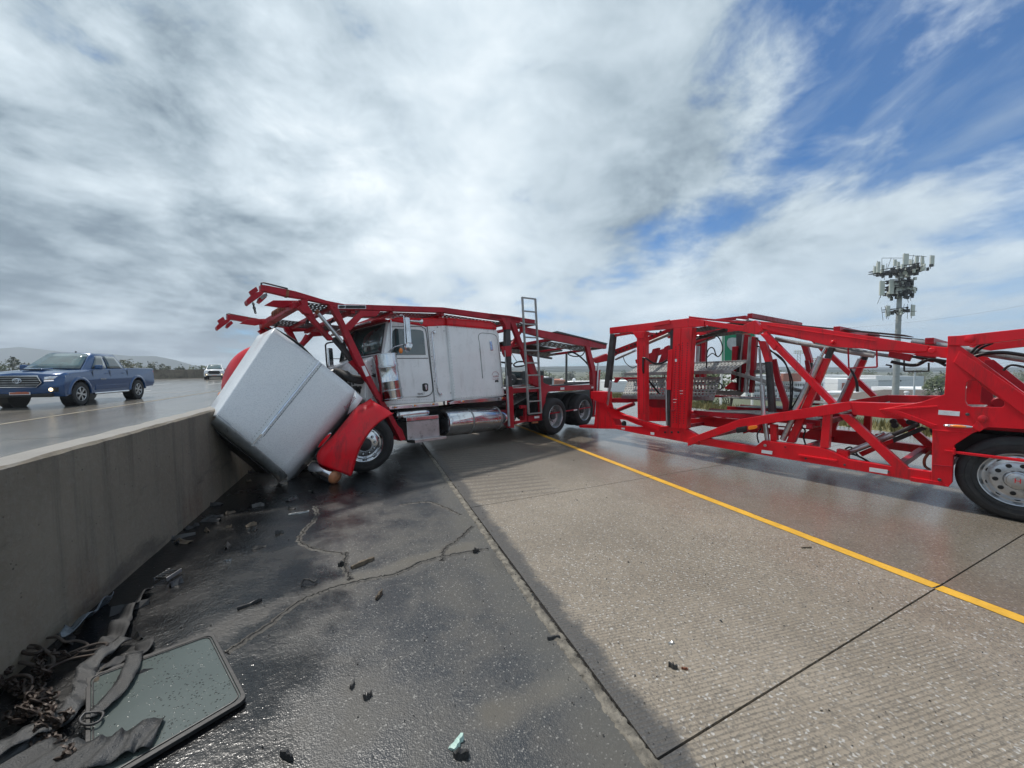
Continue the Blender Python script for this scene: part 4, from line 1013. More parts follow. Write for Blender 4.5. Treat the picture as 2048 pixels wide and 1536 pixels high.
# knotted cross tube, with its rusty collars, between the two forward arms
a, b = FP.at(*px('H', [(1130, 440)])[0], .10), FP.at(*px('H', [(620, 730)])[0], 2.2)
mb = MB(); mb.bar(a, b, .10, .10); obj('front_crossbeam', mb, 'red_shaded', TK, bevel=.008)
for k in range(7):
    p = a.lerp(b, .22 + .055 * k); mb = MB(); mb.lathe([(.05, -.03), (.075, -.02), (.075, .02), (.05, .03)], p + UP * .05, (b - a).normalized(), 14); obj('chain_collar', mb, 'rust', TK, smooth=40)
kr('lower_brace', 'H', [(1270, 880), (1190, 1020)], .3, .03, 'red_shaded', False)
hose(FP, 'H', [(1560, 690, .2), (1620, 680, .2), (1660, 630, .2)], .010, TK); hose(FP, 'H', [(1610, 740, .2), (1630, 690, .2), (1690, 645, .2)], .010, TK)
def chain(name, pts, r, par, m='chain', n=None, link=None):
    """interlocking oval links along a path, one mesh"""
    P = spline(pts, 12); seg = [(P[i + 1] - P[i]).length for i in range(len(P) - 1)]; L = sum(seg); ll = link or r * 4.2
    N = max(2, int(L / (ll * .72))); mb = MB()
    def pt(d):
        for i, q in enumerate(seg):
            if d <= q or i == len(seg) - 1: return P[i].lerp(P[i + 1], min(1, d / max(q, 1e-6)))
            d -= q
    for i in range(N):
        c = pt(L * (i + .5) / N); d = (pt(L * (i + .9) / N) - pt(L * (i + .1) / N)).normalized()
        u = d.orthogonal().normalized(); w = d.cross(u)
        if i % 2: u, w = w, -u
        a = pi * .12 * random.uniform(-1, 1); u = (u * cos(a) + w * sin(a))
        ring = [c + d * (ll / 2 * cos(t)) + u * (ll * .32 * sin(t)) for t in [2 * pi * j / 8 for j in range(8)]]
        rows = []
        for j in range(8):
            t = (ring[(j + 1) % 8] - ring[j - 1]).normalized(); nn = d.cross(u).normalized(); bb = t.cross(nn)
            rows.append([ring[j] + (nn * cos(q) + bb * sin(q)) * r for q in (0, pi / 2, pi, 3 * pi / 2)])
        rows.append(rows[0]); mb.grid(rows, closed=True)
    return obj(name, mb, m, par, smooth=60)
chain('chain', [FP.at(*px('H', [(485, 410)])[0], .1), FP.at(*px('H', [(500, 480)])[0], .1), FP.at(*px('H', [(520, 560)])[0], .1)], .009, TK, 'dark_steel')
chain('chain', [FP.at(*px('H', [(660, 775)])[0], 1.9), FP.at(*px('H', [(725, 795)])[0], 1.9), FP.at(*px('H', [(800, 770)])[0], 1.9), FP.at(*px('H', [(850, 700)])[0], 1.9)], .010, TK, 'dark_steel')
chain('chain', [FP.at(*px('H', [(1270, 610)])[0], .4), FP.at(*px('H', [(1290, 650)])[0], .4), FP.at(*px('H', [(1270, 700)])[0], .4)], .012, TK, 'dark_steel')
# --- rear of the rack
kp('rear_post', 'C', [(110, 285), (212, 292), (208, 402), (163, 402), (160, 360)], -.01, .12); kp('post_inner', 'C', [(163, 400), (210, 400), (216, 575), (160, 575)], .01, .09, 'dark_steel')
kp('post_sleeve', 'C', [(155, 575), (222, 568), (222, 676), (176, 682), (155, 640)], -.012, .12); kp('post_inner', 'C', [(178, 680), (220, 676), (228, 990), (186, 990)], .01, .09, 'dark_steel')
kp('rear_post', 'C', [(192, 990), (236, 990), (252, 1412), (198, 1412)], -.005, .10)
kr('cylinder', 'C', [(152, 620), (172, 880)], -.04, .013, 'steel'); kr('cylinder', 'C', [(172, 880), (196, 1395)], -.04, .030, 'steel')
kp('v_brace', 'C', [(205, 310), (256, 318), (355, 600), (335, 622), (300, 560)], 0, .08); kp('v_brace', 'C', [(212, 600), (212, 560), (330, 405), (330, 430), (250, 560)], .1, .08)
kp('rear_leg', 'C', [(325, 625), (358, 612), (470, 880), (432, 892), (420, 870)], .0, .09)
kp('rear_leg', 'C', [(385, 860), (430, 870), (450, 985), (430, 985)], .12, .06, 'steel', False)
kp('main_rail', 'C', [(0, 239), (200, 262), (462, 305), (462, 350), (330, 322), (0, 290)], .0, .10)
kp('rear_rail', 'C', [(330, 372), (640, 432), (985, 500), (1198, 560), (1192, 602), (1000, 580), (640, 512), (380, 440), (330, 430)], .0, .10)
kp('rail_cap', 'C', [(640, 430), (692, 419), (1208, 546), (1195, 562), (985, 502)], -.03, .7, 'dark_steel', True)
kp('stop_bracket', 'C', [(410, 655), (640, 690), (640, 708), (580, 700), (410, 670)], .4, .05, 'dark_steel')
kp('rear_stay', 'C', [(968, 505), (1003, 500), (1082, 800), (1078, 850), (1050, 850), (1040, 800)], .0, .08)
kp('rear_stay', 'C', [(975, 560), (1000, 600), (1062, 860), (1045, 880), (1000, 720)], .12, .05, 'steel', False)
for l0 in (.12, 1.68):
    ktrack(l0, l0 + .62, [('C', 200, 300), ('C', 460, 350)], 8, 6); ktrack(l0, l0 + .62, [('C', 640, 520), ('C', 1150, 602)], 12, 6)
for c, x, y, w in (('C', 460, 345, .08), ('C', 660, 500, .08), ('C', 1150, 590, .08), ('C', 985, 560, .06)):
    s, z = FP.sz(*px(c, [(x, y)])[0], 0)
    mb = MB(); mb.bar(FP.P(s, .05, z), FP.P(s, 2.39, z), w, w); obj('crossmember', mb, 'red_shaded', TK, bevel=.006)
hose(FP, 'C', [(800, 640, .5), (850, 640, .5), (920, 680, .4), (1000, 760, .3), (1045, 840, .2), (1055, 920, .2)], .026, TK)
hose(FP, 'C', [(975, 620, .5), (940, 670, .5), (860, 680, .5), (800, 655, .5), (840, 640, .5)], .018, TK)
hose(FP, 'C', [(350, 735, .6), (290, 735, .6), (245, 760, .6), (265, 785, .6), (350, 775, .6)], .022, TK); hose(FP, 'C', [(215, 640, .3), (280, 740, .5)], .008, TK)
hose(FP, 'C', [(790, 560, .5), (835, 640, .5)], .008, TK)
# bed side rail, boxes, ladder
kp('bed_side', 'C', [(425, 872), (470, 885), (560, 955), (640, 985), (1055, 968), (1058, 1018), (592, 1042), (572, 1100), (552, 1335), (524, 1335), (514, 1000), (425, 960)], -.01, .10)
kp('bed_rail', 'C', [(236, 1005), (500, 1000), (512, 1040), (236, 1055)], .05, .08); kp('bed_tube', 'C', [(235, 975), (455, 968), (455, 985), (235, 992)], .2, .05, 'alu', False)
kp('lower_frame', 'C', [(250, 1345), (360, 1332), (366, 1210), (320, 1215), (320, 1180), (378, 1180), (378, 1345), (256, 1378)], .0, .08)
kp('step_box', 'C', [(392, 1292), (532, 1280), (532, 1335), (396, 1352)], .0, .30)
kp('reflector', 'C', [(455, 1294), (505, 1289), (505, 1310), (457, 1316)], -.012, .006, 'reflector', False, bevel=0); kp('reflector', 'C', [(722, 1000), (762, 996), (762, 1020), (724, 1024)], -.02, .006, 'reflector', False, bevel=0)
kp('reflector', 'C', [(1040, 990), (1060, 988), (1060, 1006), (1040, 1008)], -.02, .006, 'reflector', False, bevel=0)
kp('orange_lamp', 'C', [(440, 1350), (495, 1345), (495, 1362), (440, 1368)], .02, .05, 'tan', False)
kp('wheel_bar', 'C', [(570, 1266), (1035, 1194), (1035, 1206), (570, 1280)], -.05, .02, 'red_shaded', False); kp('reflector', 'R', [(1000, 675), (1075, 662), (1075, 690), (1002, 704)], -.06, .008, 'reflector', False, bevel=0)
kp('tail_post', 'C', [(1048, 830), (1132, 820), (1118, 1060), (1108, 1300), (1060, 1300), (1055, 1010)], .0, .12)
kr('cylinder', 'C', [(1108, 745), (1096, 1030)], -.03, .028, 'alu', False); kr('cylinder', 'C', [(1086, 1140), (1074, 1280)], -.02, .02, 'alu', False)
kp('tail_bracket', 'C', [(1065, 700), (1200, 650), (1200, 700), (1130, 735), (1070, 740)], .05, .12, 'red', False)
kr('deck_roller', 'C', [(765, 955), (1050, 945)], .5, .035, 'dark_steel', False)
pf = MB(); q = [FP.at(*px('C', [c])[0], .25) for c in ((250, 1175), (480, 1042))]; perf(pf, q[0], q[1] - q[0], l3 * .6 + z3 * .03, 9, 7); obj('perforated_ramp', pf, 'galv', TK, solid=.012, fix=False)
mb = MB(); mb.box(FP.P(5.6, 1.22, 1.16), 3.4, 2.2, .05, (s2, l3, z3)); obj('bed_floor', mb, 'dark_steel', TK, bevel=.01)
lad = MB()
def lr(pts, l=-.12): return [FP.at(*px('C', [c])[0], l) for c in pts]
for a, b in (((330, 70), (396, 1272)), ((464, 88), (524, 1262))):
    p, q = lr((a, b)); lad.bar(p, q, .045, .045, l3)
L = obj('ladder', lad, 'galv', TK, bevel=.006)
for t in range(10):
    u = [0, .115, .228, .34, .453, .56, .665, .778, .888, .992][t]
    p = lr(((330, 70), (396, 1272))); q = lr(((464, 88), (524, 1262)))
    mb = MB(); mb.bar(p[0].lerp(p[1], u + .006), q[0].lerp(q[1], u + .004), .035, .035, l3); obj('rung', mb, 'galv', L, bevel=.005)
kp('ladder_hook', 'C', [(345, 345), (475, 340), (475, 355), (345, 362)], -.10, .1, 'dark_steel', False)

# --- cab and sleeper
CABL = .22
def capped(fr, c, pts, l0, l1): 
    poly = [fr.sz(x, y, l0) for x, y in px(c, pts)]; mb = MB(); mb.prism([fr.P(s, l0, z) for s, z in poly], fr.L * (l1 - l0)); return mb, poly
cab_side = [(612, 560), (660, 262), (700, 250), (1030, 300), (1102, 1030), (660, 1062), (590, 1030), (500, 1040), (440, 1000), (445, 640), (470, 600)]
mb, poly = capped(FP, 'B', cab_side, CABL, 2.2); cab = obj('cab', mb, 'white', TK, bevel=.035, seg=3)
mb, _ = capped(FP, 'B', [(1032, 300), (1218, 292), (1292, 1005), (1104, 1032)], CABL - .01, 2.22); obj('cab_transition', mb, 'white', TK, bevel=.012)
mb, sl = capped(FP, 'B', [(1220, 290), (1700, 332), (1722, 380), (1778, 972), (1130 + 160, 1012)], .14, 2.3); slp = obj('sleeper', mb, 'white', TK, bevel=.05, seg=4)
mb, _ = capped(FP, 'B', [(1222, 216), (1640, 250), (1690, 272), (1706, 334), (1222, 292)], .15, 2.29); obj('sleeper_cap', mb, 'red', TK, bevel=.04, seg=3)
mb, _ = capped(FP, 'B', [(662, 236), (720, 214), (970, 222), (1222, 214), (1222, 292), (1030, 302), (700, 252), (664, 262)], CABL - .006, 2.21); obj('roof', mb, 'red', TK, bevel=.03, seg=3)
# visor over the windscreen
pn = FP.at(*px('B', [(655, 250)])[0], CABL); fs, fz = FP.sz(*px('B', [(655, 250)])[0], CABL)
# windscreen: raked front between the pillars
bs, bz = FP.sz(*px('B', [(606, 562)])[0], CABL)
mid_in = -.17
def wpt(l, t, off=0):       # t 0 bottom .. 1 top, follows the split V shape of the glass
    k = 1 - abs(l - 1.21) / 1.0
    return FP.P(bs + (fs - bs) * t - .16 * k - off, l, bz + (fz - bz) * t)
mb = MB(); mb.grid([[wpt(l, t) for l in (CABL, .55, 1.21, 1.87, 2.2)] for t in (0, 1)])
front = [wpt(l, 0) for l in (CABL, 1.21, 2.2)]; top = [wpt(l, 1) for l in (CABL, 1.21, 2.2)]
mb.add(front + [FP.P(bs + .1, 1.21, bz)], [(0, 1, 2, 3)]); mb.add(top + [FP.P(fs + .1, 1.21, fz)], [(0, 1, 2, 3)])
obj('windscreen_surround', mb, 'white', cab)
for la, lb in ((CABL + .06, 1.19), (1.23, 2.14)):
    mb = MB(); mb.grid([[wpt(l, t, .012) for l in (la, (la + lb) / 2, lb)] for t in (.05, .5, .93)]); obj('windscreen', mb, 'shieldglass', cab, smooth=True, solid=.006)
    mb = MB(); r = [wpt(la, .05, .014), wpt(lb, .05, .014), wpt(lb, .93, .014), wpt(la, .93, .014), wpt(la, .05, .014)]; mb.tube(r, .012, 6); obj('windscreen_seal', mb, 'black', cab, smooth=60)
mb = MB(); rows = []
for t, o_ in ((1.0, .0), (1.04, .10), (1.02, .24), (.93, .36)): rows.append([wpt(l, t, o_) for l in (CABL - .03, .5, 1.21, 1.9, 2.23)])
mb.grid(rows); obj('sun_visor', mb, 'red_shaded', cab, smooth=True, solid=.02)
mb = MB(); mb.tube([wpt(l, .93, .36) for l in (CABL - .03, .5, 1.21, 1.9, 2.23)], .014, 6); obj('visor_trim', mb, 'chrome', cab, smooth=60)
for la in (.75, 1.5):
    mb = MB(); mb.tube([wpt(la, .03, .03), wpt(la + .35, .32, .035)], .010, 5); obj('wiper', mb, 'black', cab)
# steering wheel, seats' silhouettes seen through the glass are not built, the glass is opaque; door and window
door = kp('door', 'B', [(664, 310), (700, 300), (940, 308), (985, 320), (1010, 350), (1045, 600), (1078, 880), (1074, 930), (1050, 958), (1010, 970), (760, 985), (660, 990), (640, 700), (648, 560)], CABL - .012, .02, 'white', False, par=cab, bevel=.008)
kp('window', 'B', [(700, 345), (722, 322), (960, 334), (990, 345), (998, 372), (1016, 574), (690, 576), (680, 540)], CABL - .020, .008, 'glass', False, par=cab, bevel=.003)
kp('window_divider', 'B', [(722, 322), (735, 322), (728, 576), (716, 576)], CABL - .026, .006, 'black', False, par=cab, bevel=0)
def groove(c, pts, l, par, r=.006, m='black', closed=False, name='door_seam'):
    P = [FP.at(*px(c, [p])[0], l) for p in pts]; mb = MB(); mb.tube(spline(P, 4) if len(P) > 3 else P, r, 5); return obj(name, mb, m, par, smooth=80)
groove('B', [(690, 306), (940, 300), (990, 315), (1018, 352), (1048, 600), (1082, 880), (1078, 930), (1052, 960), (1010, 974), (930, 978)], CABL - .012, cab)
kp('belt_line', 'B', [(690, 606), (1040, 604), (1040, 610), (690, 612)], CABL - .016, .008, 'black', False, par=cab, bevel=0)
kp('door_handle', 'B', [(985, 855), (1000, 847), (1030, 847), (1040, 860), (1040, 915), (1028, 925), (1000, 925), (988, 912)], CABL - .026, .02, 'black', False, par=cab); kp('handle_grip', 'B', [(1006, 862), (1028, 862), (1032, 905), (1018, 915)], CABL - .04, .02, 'chrome', False, par=cab)
lettering('door_lettering', 'TEXAS 7', cab, Matrix.Translation(FP.at(*px('B', [(970, 950)])[0], CABL - .026) - ORG[cab.name]) @ mat3(s2, z3, -l3), .055, 'black', sx=.8)
groove('B', [(1090, 352), (1075, 365), (1080, 420), (1105, 680), (1125, 890), (1140, 945), (1165, 952)], CABL - .07, TK, .014, 'chrome', name='grab_handle')
for X, Y in ((1092, 356), (1155, 952)): boss('B', X, Y, CABL - .03, .03, .03, 'chrome', TK, FP)
for X, Y in ((1190, 345), (1128, 308), (1255, 940), (1298, 998), (1130, 895), (1100, 826), (1074, 592)): boss('B', X, Y, CABL - .018, .010, .004, 'black', TK, FP)
groove('B', [(1032, 302), (1060, 620), (1104, 1030)], CABL - .022, TK, .005, name='panel_seam'); groove('B', [(1218, 292), (1250, 640), (1292, 1008)], CABL - .03, TK, .005, name='panel_seam')
groove('B', [(1562, 800), (1535, 500), (1522, 420), (1524, 385), (1548, 366), (1600, 368), (1660, 375), (1690, 395), (1702, 430), (1730, 650), (1750, 860), (1740, 890)], .14, slp, .006)
groove('B', [(1535, 510), (1562, 800)], .136, slp, .012, 'steel', name='hatch_hinge')
kp('hatch_latch', 'B', [(1626, 438), (1650, 436), (1666, 530), (1640, 536)], .125, .02, 'chrome', False, par=slp); kp('latch_face', 'B', [(1632, 448), (1648, 446), (1660, 522), (1643, 526)], .118, .008, mat('chrome_painted_blue_reflection', (.30, .40, .62), .3, .6), False, par=slp)  # latch face has its blue reflection put into the base colour
kp('hatch_pull', 'B', [(1682, 818), (1712, 816), (1716, 838), (1700, 832), (1684, 838)], .13, .02, 'black', False, par=slp)
mt_ = Matrix.Translation
M['decal'] = mat('faded_red_lettering', (.45, .20, .22), .5)
o = FP.at(*px('B', [(1688, 782)])[0], .128) - ORG[slp.name]
lettering('hatch_lettering', 'SLEEPER', slp, mt_(o) @ mat3(s2, z3, -l3), .055, 'decal'); lettering('hatch_lettering', 'Car Haulers', slp, mt_(o - z3 * .06) @ mat3(s2, z3, -l3), .042, 'decal')
groove('B', [(1652, 770), (1662, 745), (1684, 735), (1706, 745), (1718, 770)], .132, slp, .004, 'decal', name='hatch_emblem')
mb = MB()
for x0, y0, x1, y1, n, l in ((1044, 985, 1032, 330, 0, CABL), (1228, 300, 1300, 990, 26, .14), (1712, 350, 1768, 960, 24, .14), (1240, 305, 1690, 340, 20, .14), (1310, 990, 1765, 955, 20, .14), (700, 1015, 1090, 1000, 18, CABL), (1050, 318, 1118, 1012, 24, CABL - .01), (1204, 312, 1276, 1000, 24, CABL - .01)):
    for i in range(n):
        t = i / max(1, n - 1); p = FP.at(*px('B', [(x0 + (x1 - x0) * t, y0 + (y1 - y0) * t)])[0], l - .002); mb.sphere(p, .007, 6, 4)
obj('panel_rivets', mb, 'steel', TK, kind='stuff', smooth=60)
# sill trims, marker lamps
kp('sill_trim', 'B', [(655, 1068), (1136, 1034), (1142, 1066), (670, 1100)], CABL - .03, .08, 'chrome', False); kp('sill_trim', 'B', [(1240, 1032), (1300, 1012), (1780, 976), (1784, 1010), (1400, 1040), (1250, 1050)], .12, .08, 'chrome', False)
for X, Y, l in ((718, 1078, CABL - .032), (908, 1062, CABL - .032), (1085, 1048, CABL - .032), (1370, 1020, .118), (1747, 990, .118)): oval_lamp(FP, 'B', X, Y, l, .058, .021, TK, ang=.0)
# air cleaner canister
ca, cb = FP.at(*px('B', [(618, 572)])[0], .0), FP.at(*px('B', [(690, 1012)])[0], .0)
ax = (cb - ca); Lc = ax.length; ax = ax.normalized(); R0 = .205
mb = MB(); mb.lathe([(0, -.005), (R0 * .9, -.005), (R0, .012), (R0, .20), (R0 * 1.0, .21), (R0 * .985, .22), (R0 * .985, Lc * .58), (R0 * .992, Lc * .585), (R0 * .985, Lc * .59), (R0 * .985, Lc - .05), (R0 * .93, Lc - .01), (R0 * .4, Lc), (0, Lc)], ca, ax, 40)
ac = obj('air_cleaner', mb, 'chrome', TK, smooth=30)
for h in (.005, .20, .225, Lc * .77, Lc - .035):
    mb = MB(); mb.lathe([(R0 * .98, -.012), (R0 * 1.035, -.008), (R0 * 1.035, .008), (R0 * .98, .012)], ca + ax * h, ax, 40); obj('band', mb, 'chrome', ac, smooth=40)
# mirrors
def mirror(l, flip=1, c='B'):
    A = lambda x, y, dl=0: FP.at(*px('B', [(x, y)])[0], -.02 + dl)
    d = V((0, 0, 0)) if flip == 1 else l3 * 2.4
    mb = MB(); mb.tube([p + d for p in [A(690, 530, .2), A(680, 240, .2)]], .014, 8); mb.tube([p + d for p in spline([A(690, 222, .2), A(770, 196), A(795, 200), A(806, 235), A(818, 470)], 5)], .014, 8)
    mb.tube([p + d for p in [A(660, 545, .22), A(720, 495, .1), A(800, 475)]], .013, 8)
    o = obj('mirror_arm', mb, 'chrome', TK, smooth=60)
    c0 = A(845, 340) + d; n = (-s2 * .9 - l3 * .35).normalized() * flip if flip == 1 else (-s2)
    mb = MB(); mb.box(c0, .10, .05, .50, (s2, l3, z3)); obj('mirror_head', mb, 'chrome', TK, bevel=.02, seg=3)
    return A
A_ = mirror(0)
mb = MB(); c0 = A_(848, 500); mb.lathe([(0, -.09), (.05, -.08), (.085, -.04), (.098, .0), (.10, .02), (.0, .03)], c0, -z3 * .5 + s2 * .9, 20); obj('convex_mirror', mb, 'chrome', TK, smooth=50)
mb = MB(); mb.sphere(A_(776, 535), .045, 12, 8, (.8, .8, 1.2)); obj('turn_lamp', mb, 'amber', TK, smooth=60)
# far mirror, seen left of the rack leg
q = lambda x, y, dep=8.0: at(*px('M', [(x, y)])[0], dep)
mb = MB(); mb.tube(spline([q(330, 480), q(150, 500), q(90, 530), q(88, 600), q(110, 860), q(150, 900), q(200, 880)], 5), .016, 8); mb.tube([q(190, 748), q(320, 750)], .008, 6); obj('mirror_arm', mb, 'dark_steel', TK, smooth=60)
mb = MB(); mb.bar(q(150, 585), q(170, 880), .11, .05, l3); obj('mirror_head', mb, 'chrome', TK, bevel=.02)
# horn under visor
mb = MB(); p = FP.at(*px('B', [(950, 255)])[0], .0); mb.lathe([(.02, -.2), (.02, 0), (.055, .06), (0, .06)], p, s2, 14); obj('air_horn', mb, 'chrome', TK, smooth=50)
# tanks, steps
def tank(c, p0, p1, l, r, name, bands=(), m='chrome'):
    a, b = FP.at(*px(c, [p0])[0], l), FP.at(*px(c, [p1])[0], l); ax = (b - a).normalized(); Lt = (b - a).length; mb = MB()
    mb.lathe([(0, 0), (r * .8, .006), (r * .94, .03), (r, .08), (r, Lt - .08), (r * .94, Lt - .03), (r * .8, Lt - .006), (0, Lt)], a, ax, 40); o = obj(name, mb, m, TK, smooth=40)
    for t, w in bands:
        mb = MB(); mb.lathe([(r * 1.0, -w), (r * 1.018, -w), (r * 1.018, w), (r, w)], a + ax * (Lt * t), ax, 40); obj('tank_strap', mb, 'steel', o, smooth=40)
    return o
tank('B', (1165, 1232), (1800, 1172), .30, .285, 'fuel_tank', ((.335, .022), (.76, .022)))
tank('B', (722, 1158), (1035, 1128), .25, .075, 'air_tank', ((.06, .02),))
kp('step_frame', 'B', [(828, 1178), (1136, 1150), (1140, 1186), (832, 1216)], .10, .5, 'chrome', False)
# diamond plate box face with raised lozenges
face = [(832, 1218), (1140, 1188), (1150, 1352), (842, 1396)]
kp('battery_box', 'B', face, .12, .5, 'alu', False)
f4 = [FP.at(*px('B', [p])[0], .118) for p in face]; mb = MB(); NU, NVv = 26, 15
for j in range(NVv):
    for i in range(NU):
        u, v = (i + .5) / NU, (j + .5) / NVv
        p = f4[0].lerp(f4[1], u).lerp(f4[3].lerp(f4[2], u), v); a = .8 if (i + j) % 2 else -.8
        d1 = (s2 * cos(a) + z3 * sin(a)) * .0125; d2 = (s2 * -sin(a) + z3 * cos(a)) * .005
        mb.add([p - d1, p - d2 - l3 * .004, p + d1, p + d2 - l3 * .004], [(0, 1, 3), (1, 2, 3)])
obj('tread_lozenges', mb, 'alu', TK, kind='stuff')
kp('lower_step', 'B', [(908, 1392), (1215, 1352), (1216, 1378), (915, 1424)], -.02, .30, 'alu', False)
kp('skirt', 'B', [(700, 1100), (1130, 1066), (1160, 1380), (830, 1400), (730, 1260)], .7, .3, 'black', True)
# chassis
for l in (.75, 1.60):
    mb = MB(); mb.bar(FP.P(-.9, l, .78), FP.P(8.0, l, .78), .09, .26, UP); obj('frame_rail', mb, 'dark_steel', TK, bevel=.006)
for s in (.4, 1.4, 2.6, 3.8, 5.0, 6.2, 7.4):
    mb = MB(); mb.bar(FP.P(s, .7, .72), FP.P(s, 1.7, .72), .12, .16); obj('chassis_crossmember', mb, 'dark_steel', TK)
mb = MB(); mb.box(FP.P(2.6, 1.2, .62), 3.6, 1.0, .25, (s2, l3, z3)); obj('gearbox', mb, 'black', TK, bevel=.05)
# engine bay: block, intake hose, pipes
mb = MB(); mb.box(FP.P(.35, 1.2, 1.15), 1.1, .75, .85, (s2, l3, z3)); eng = obj('engine', mb, 'dark_steel', TK, bevel=.04, seg=3)
mb = MB(); mb.box(FP.P(.3, 1.2, 1.66), 1.0, .38, .18, (s2, l3, z3)); obj('valve_cover', mb, 'black', eng, bevel=.04)
I = lambda x, y, dep: at(*px('B', [(x, y)])[0], dep)
mb = MB(); mb.tube(spline([I(130, 738, 6.9), I(200, 752, 6.9), I(300, 800, 6.8), I(390, 815, 6.9), I(450, 800, 7.1)], 6), [.05] + [.075] * 23 + [.07], 14); obj('intake_hose', mb, 'rubber', eng, smooth=50)
rnd = random.Random(11)
for i in range(34):
    a = FP.P(rnd.uniform(-.25, .85), rnd.uniform(.45, 1.3), rnd.uniform(.95, 1.85)); b = a + V((rnd.uniform(-.35, .35), rnd.uniform(-.3, .3), rnd.uniform(-.35, .25)))
    mb = MB(); mb.tube(spline([a, (a + b) / 2 + V((rnd.uniform(-.1, .1), 0, rnd.uniform(-.1, .1))), b], 5), rnd.choice((.010, .014, .022, .03)), 7); obj('engine_pipe', mb, rnd.choice(('black', 'dark_steel', 'alu', 'chrome', 'black', 'hose')), eng, smooth=60)
for i in range(16):
    mb = MB(); mb.box(FP.P(rnd.uniform(-.1, .75), rnd.uniform(.5, .9), rnd.uniform(1.0, 1.8)), rnd.uniform(.06, .22), rnd.uniform(.06, .18), rnd.uniform(.05, .2), (s2, l3, z3)); obj('engine_part', mb, rnd.choice(('dark_steel', 'alu', 'steel', 'black')), eng, bevel=.01)
mb = MB(); mb.tube(spline([I(100, 712, 7.6), I(200, 680, 7.6), I(290, 640, 7.6), I(400, 615, 7.6)], 5), .035, 8); obj('hood_ledge', mb, 'truck_white', TK, smooth=60)
kp('firewall_edge', 'B', [(452, 640), (500, 620), (516, 1050), (450, 1060)], .20, .06, 'truck_white', False)
mb = MB()
for k in range(9):
    p = FP.at(*px('B', [(494 + k * 2.5, 680 + k * 42)])[0], .19); mb.sphere(p, .016, 8, 5)
obj('firewall_bolts', mb, 'chrome', TK, smooth=60, kind='stuff')
# steering axle and wheels
az_ = radians(84); XS = V((sin(az_), cos(az_), 0))
big_wheel(TK, V((hubP.x, hubP.y, .486)) , XS, V((cos(az_), -sin(az_), 0)), steer=True, hub_m='dark_steel')
far = FP.P(0, 2.3, 0); big_wheel(TK, V((far.x, far.y, .486)), XS, -V((cos(az_), -sin(az_), 0)), steer=True)
mb = MB(); mb.tube([V((hubP.x, hubP.y, .46)) + l0v * .25, V((far.x, far.y, .46))], .06, 10); obj('front_axle', mb, 'dark_steel', TK, smooth=40)
for (lat, dep, x, y) in ((1.17, 10.19, 1112.3, 832.9), (2.14, 11.3, 1169.8, 818.4)):
    c = RT * lat + FW * dep; c.z = .486 if x < 1150 else .53
    out = -l0v
    big_wheel(TK, c, s0, out, convex=False, dual=True, hub_m='alu')
    c2 = c + l0v * 2.4; big_wheel(TK, c2, s0, l0v, convex=False, dual=True, hub_m='alu')
    mb = MB(); mb.tube([c + l0v * .3, c + l0v * 2.1], .08, 12); mb.sphere(c + l0v * 1.2, .22, 16, 10); obj('drive_axle', mb, 'dark_steel', TK, smooth=50)
    mb = MB(); mb.lathe([(.10, -.2), (.10, .0), (.07, .015), (0, .02)], c - l0v * -.08, out, 20); obj('axle_hub', mb, 'dark_steel', TK, smooth=40)
kp('wheel_shade_panel', 'C', [(560, 1060), (1060, 1015), (1060, 1200), (560, 1240)], 1.0, .05, 'black', False)  # black sheet added for the dark void behind the wheels

# --- the hood, thrown forward on its nose
def hp(c, x, y, dep): return at(*px(c, [(x, y)])[0], dep)
HA = hp('A', 545, 1375, 5.60); HB = hp('A', 120, 1026, 5.04); HC_ = hp('A', 528, 412, 5.95); HD = hp('A', 1062, 822, 6.40)
N = (HC_ - HA).cross(HD - HB).normalized()
if N.dot(CAMP - HA) < 0: N = -N
along = ((HC_ + HD) / 2 - (HA + HB) / 2).normalized(); across = ((HA + HD) / 2 - (HB + HC_) / 2).normalized()
sideN = (-N * .86 + across * .42 - along * .05).normalized(); sideF = (-N * .98 - across * .10).normalized()
def hood_pt(u, v):
    """u 0 nose..1 cowl; v -1 far edge .. 1 near edge, beyond +-1 down the sides"""
    e0, e1 = HB.lerp(HC_, u), HA.lerp(HD, u); w = (e1 - e0).length
    t = max(-1, min(1, v)); p = e0.lerp(e1, (t + 1) / 2) + N * (.035 * (1 - t * t))
    if abs(v) > 1:
        k = abs(v) - 1; r = .17 if v > 0 else .02; hgt = .62 + .12 * u
        ac_ = across if v > 0 else -across; sd = sideN if v > 0 else sideF
        if k < .5:
            a = k / .5 * pi / 2; p = p + ac_ * (r * sin(a)) * .9 + sd * (r * (1 - cos(a)))
        else: p = p + ac_ * r * .9 + sd * (r + (hgt - r) * (k - .5) / .5)
    return p
def nose(u, v, p):
    # the nose rounds over towards the grille
    if u < .07:
        k = 1 - u / .07; p = p - N * (.03 * k * k)
    return p
mb = MB(); us = [0, .015, .04, .07, .2, .35, .5, .65, .8, .92, 1]; vs = [-2, -1.75, -1.5, -1.35, -1.2, -1.1, -1, -.9, -.6, -.3, 0, .3, .6, .9, 1, 1.08, 1.16, 1.25, 1.33, 1.42, 1.5, 1.7, 2]
mb.grid([[nose(u, v, hood_pt(u, v)) for v in vs] for u in us])
hood = obj('hood', mb, 'hood', TK, smooth=70, solid=.012, label='white rain speckled hood standing on its nose')
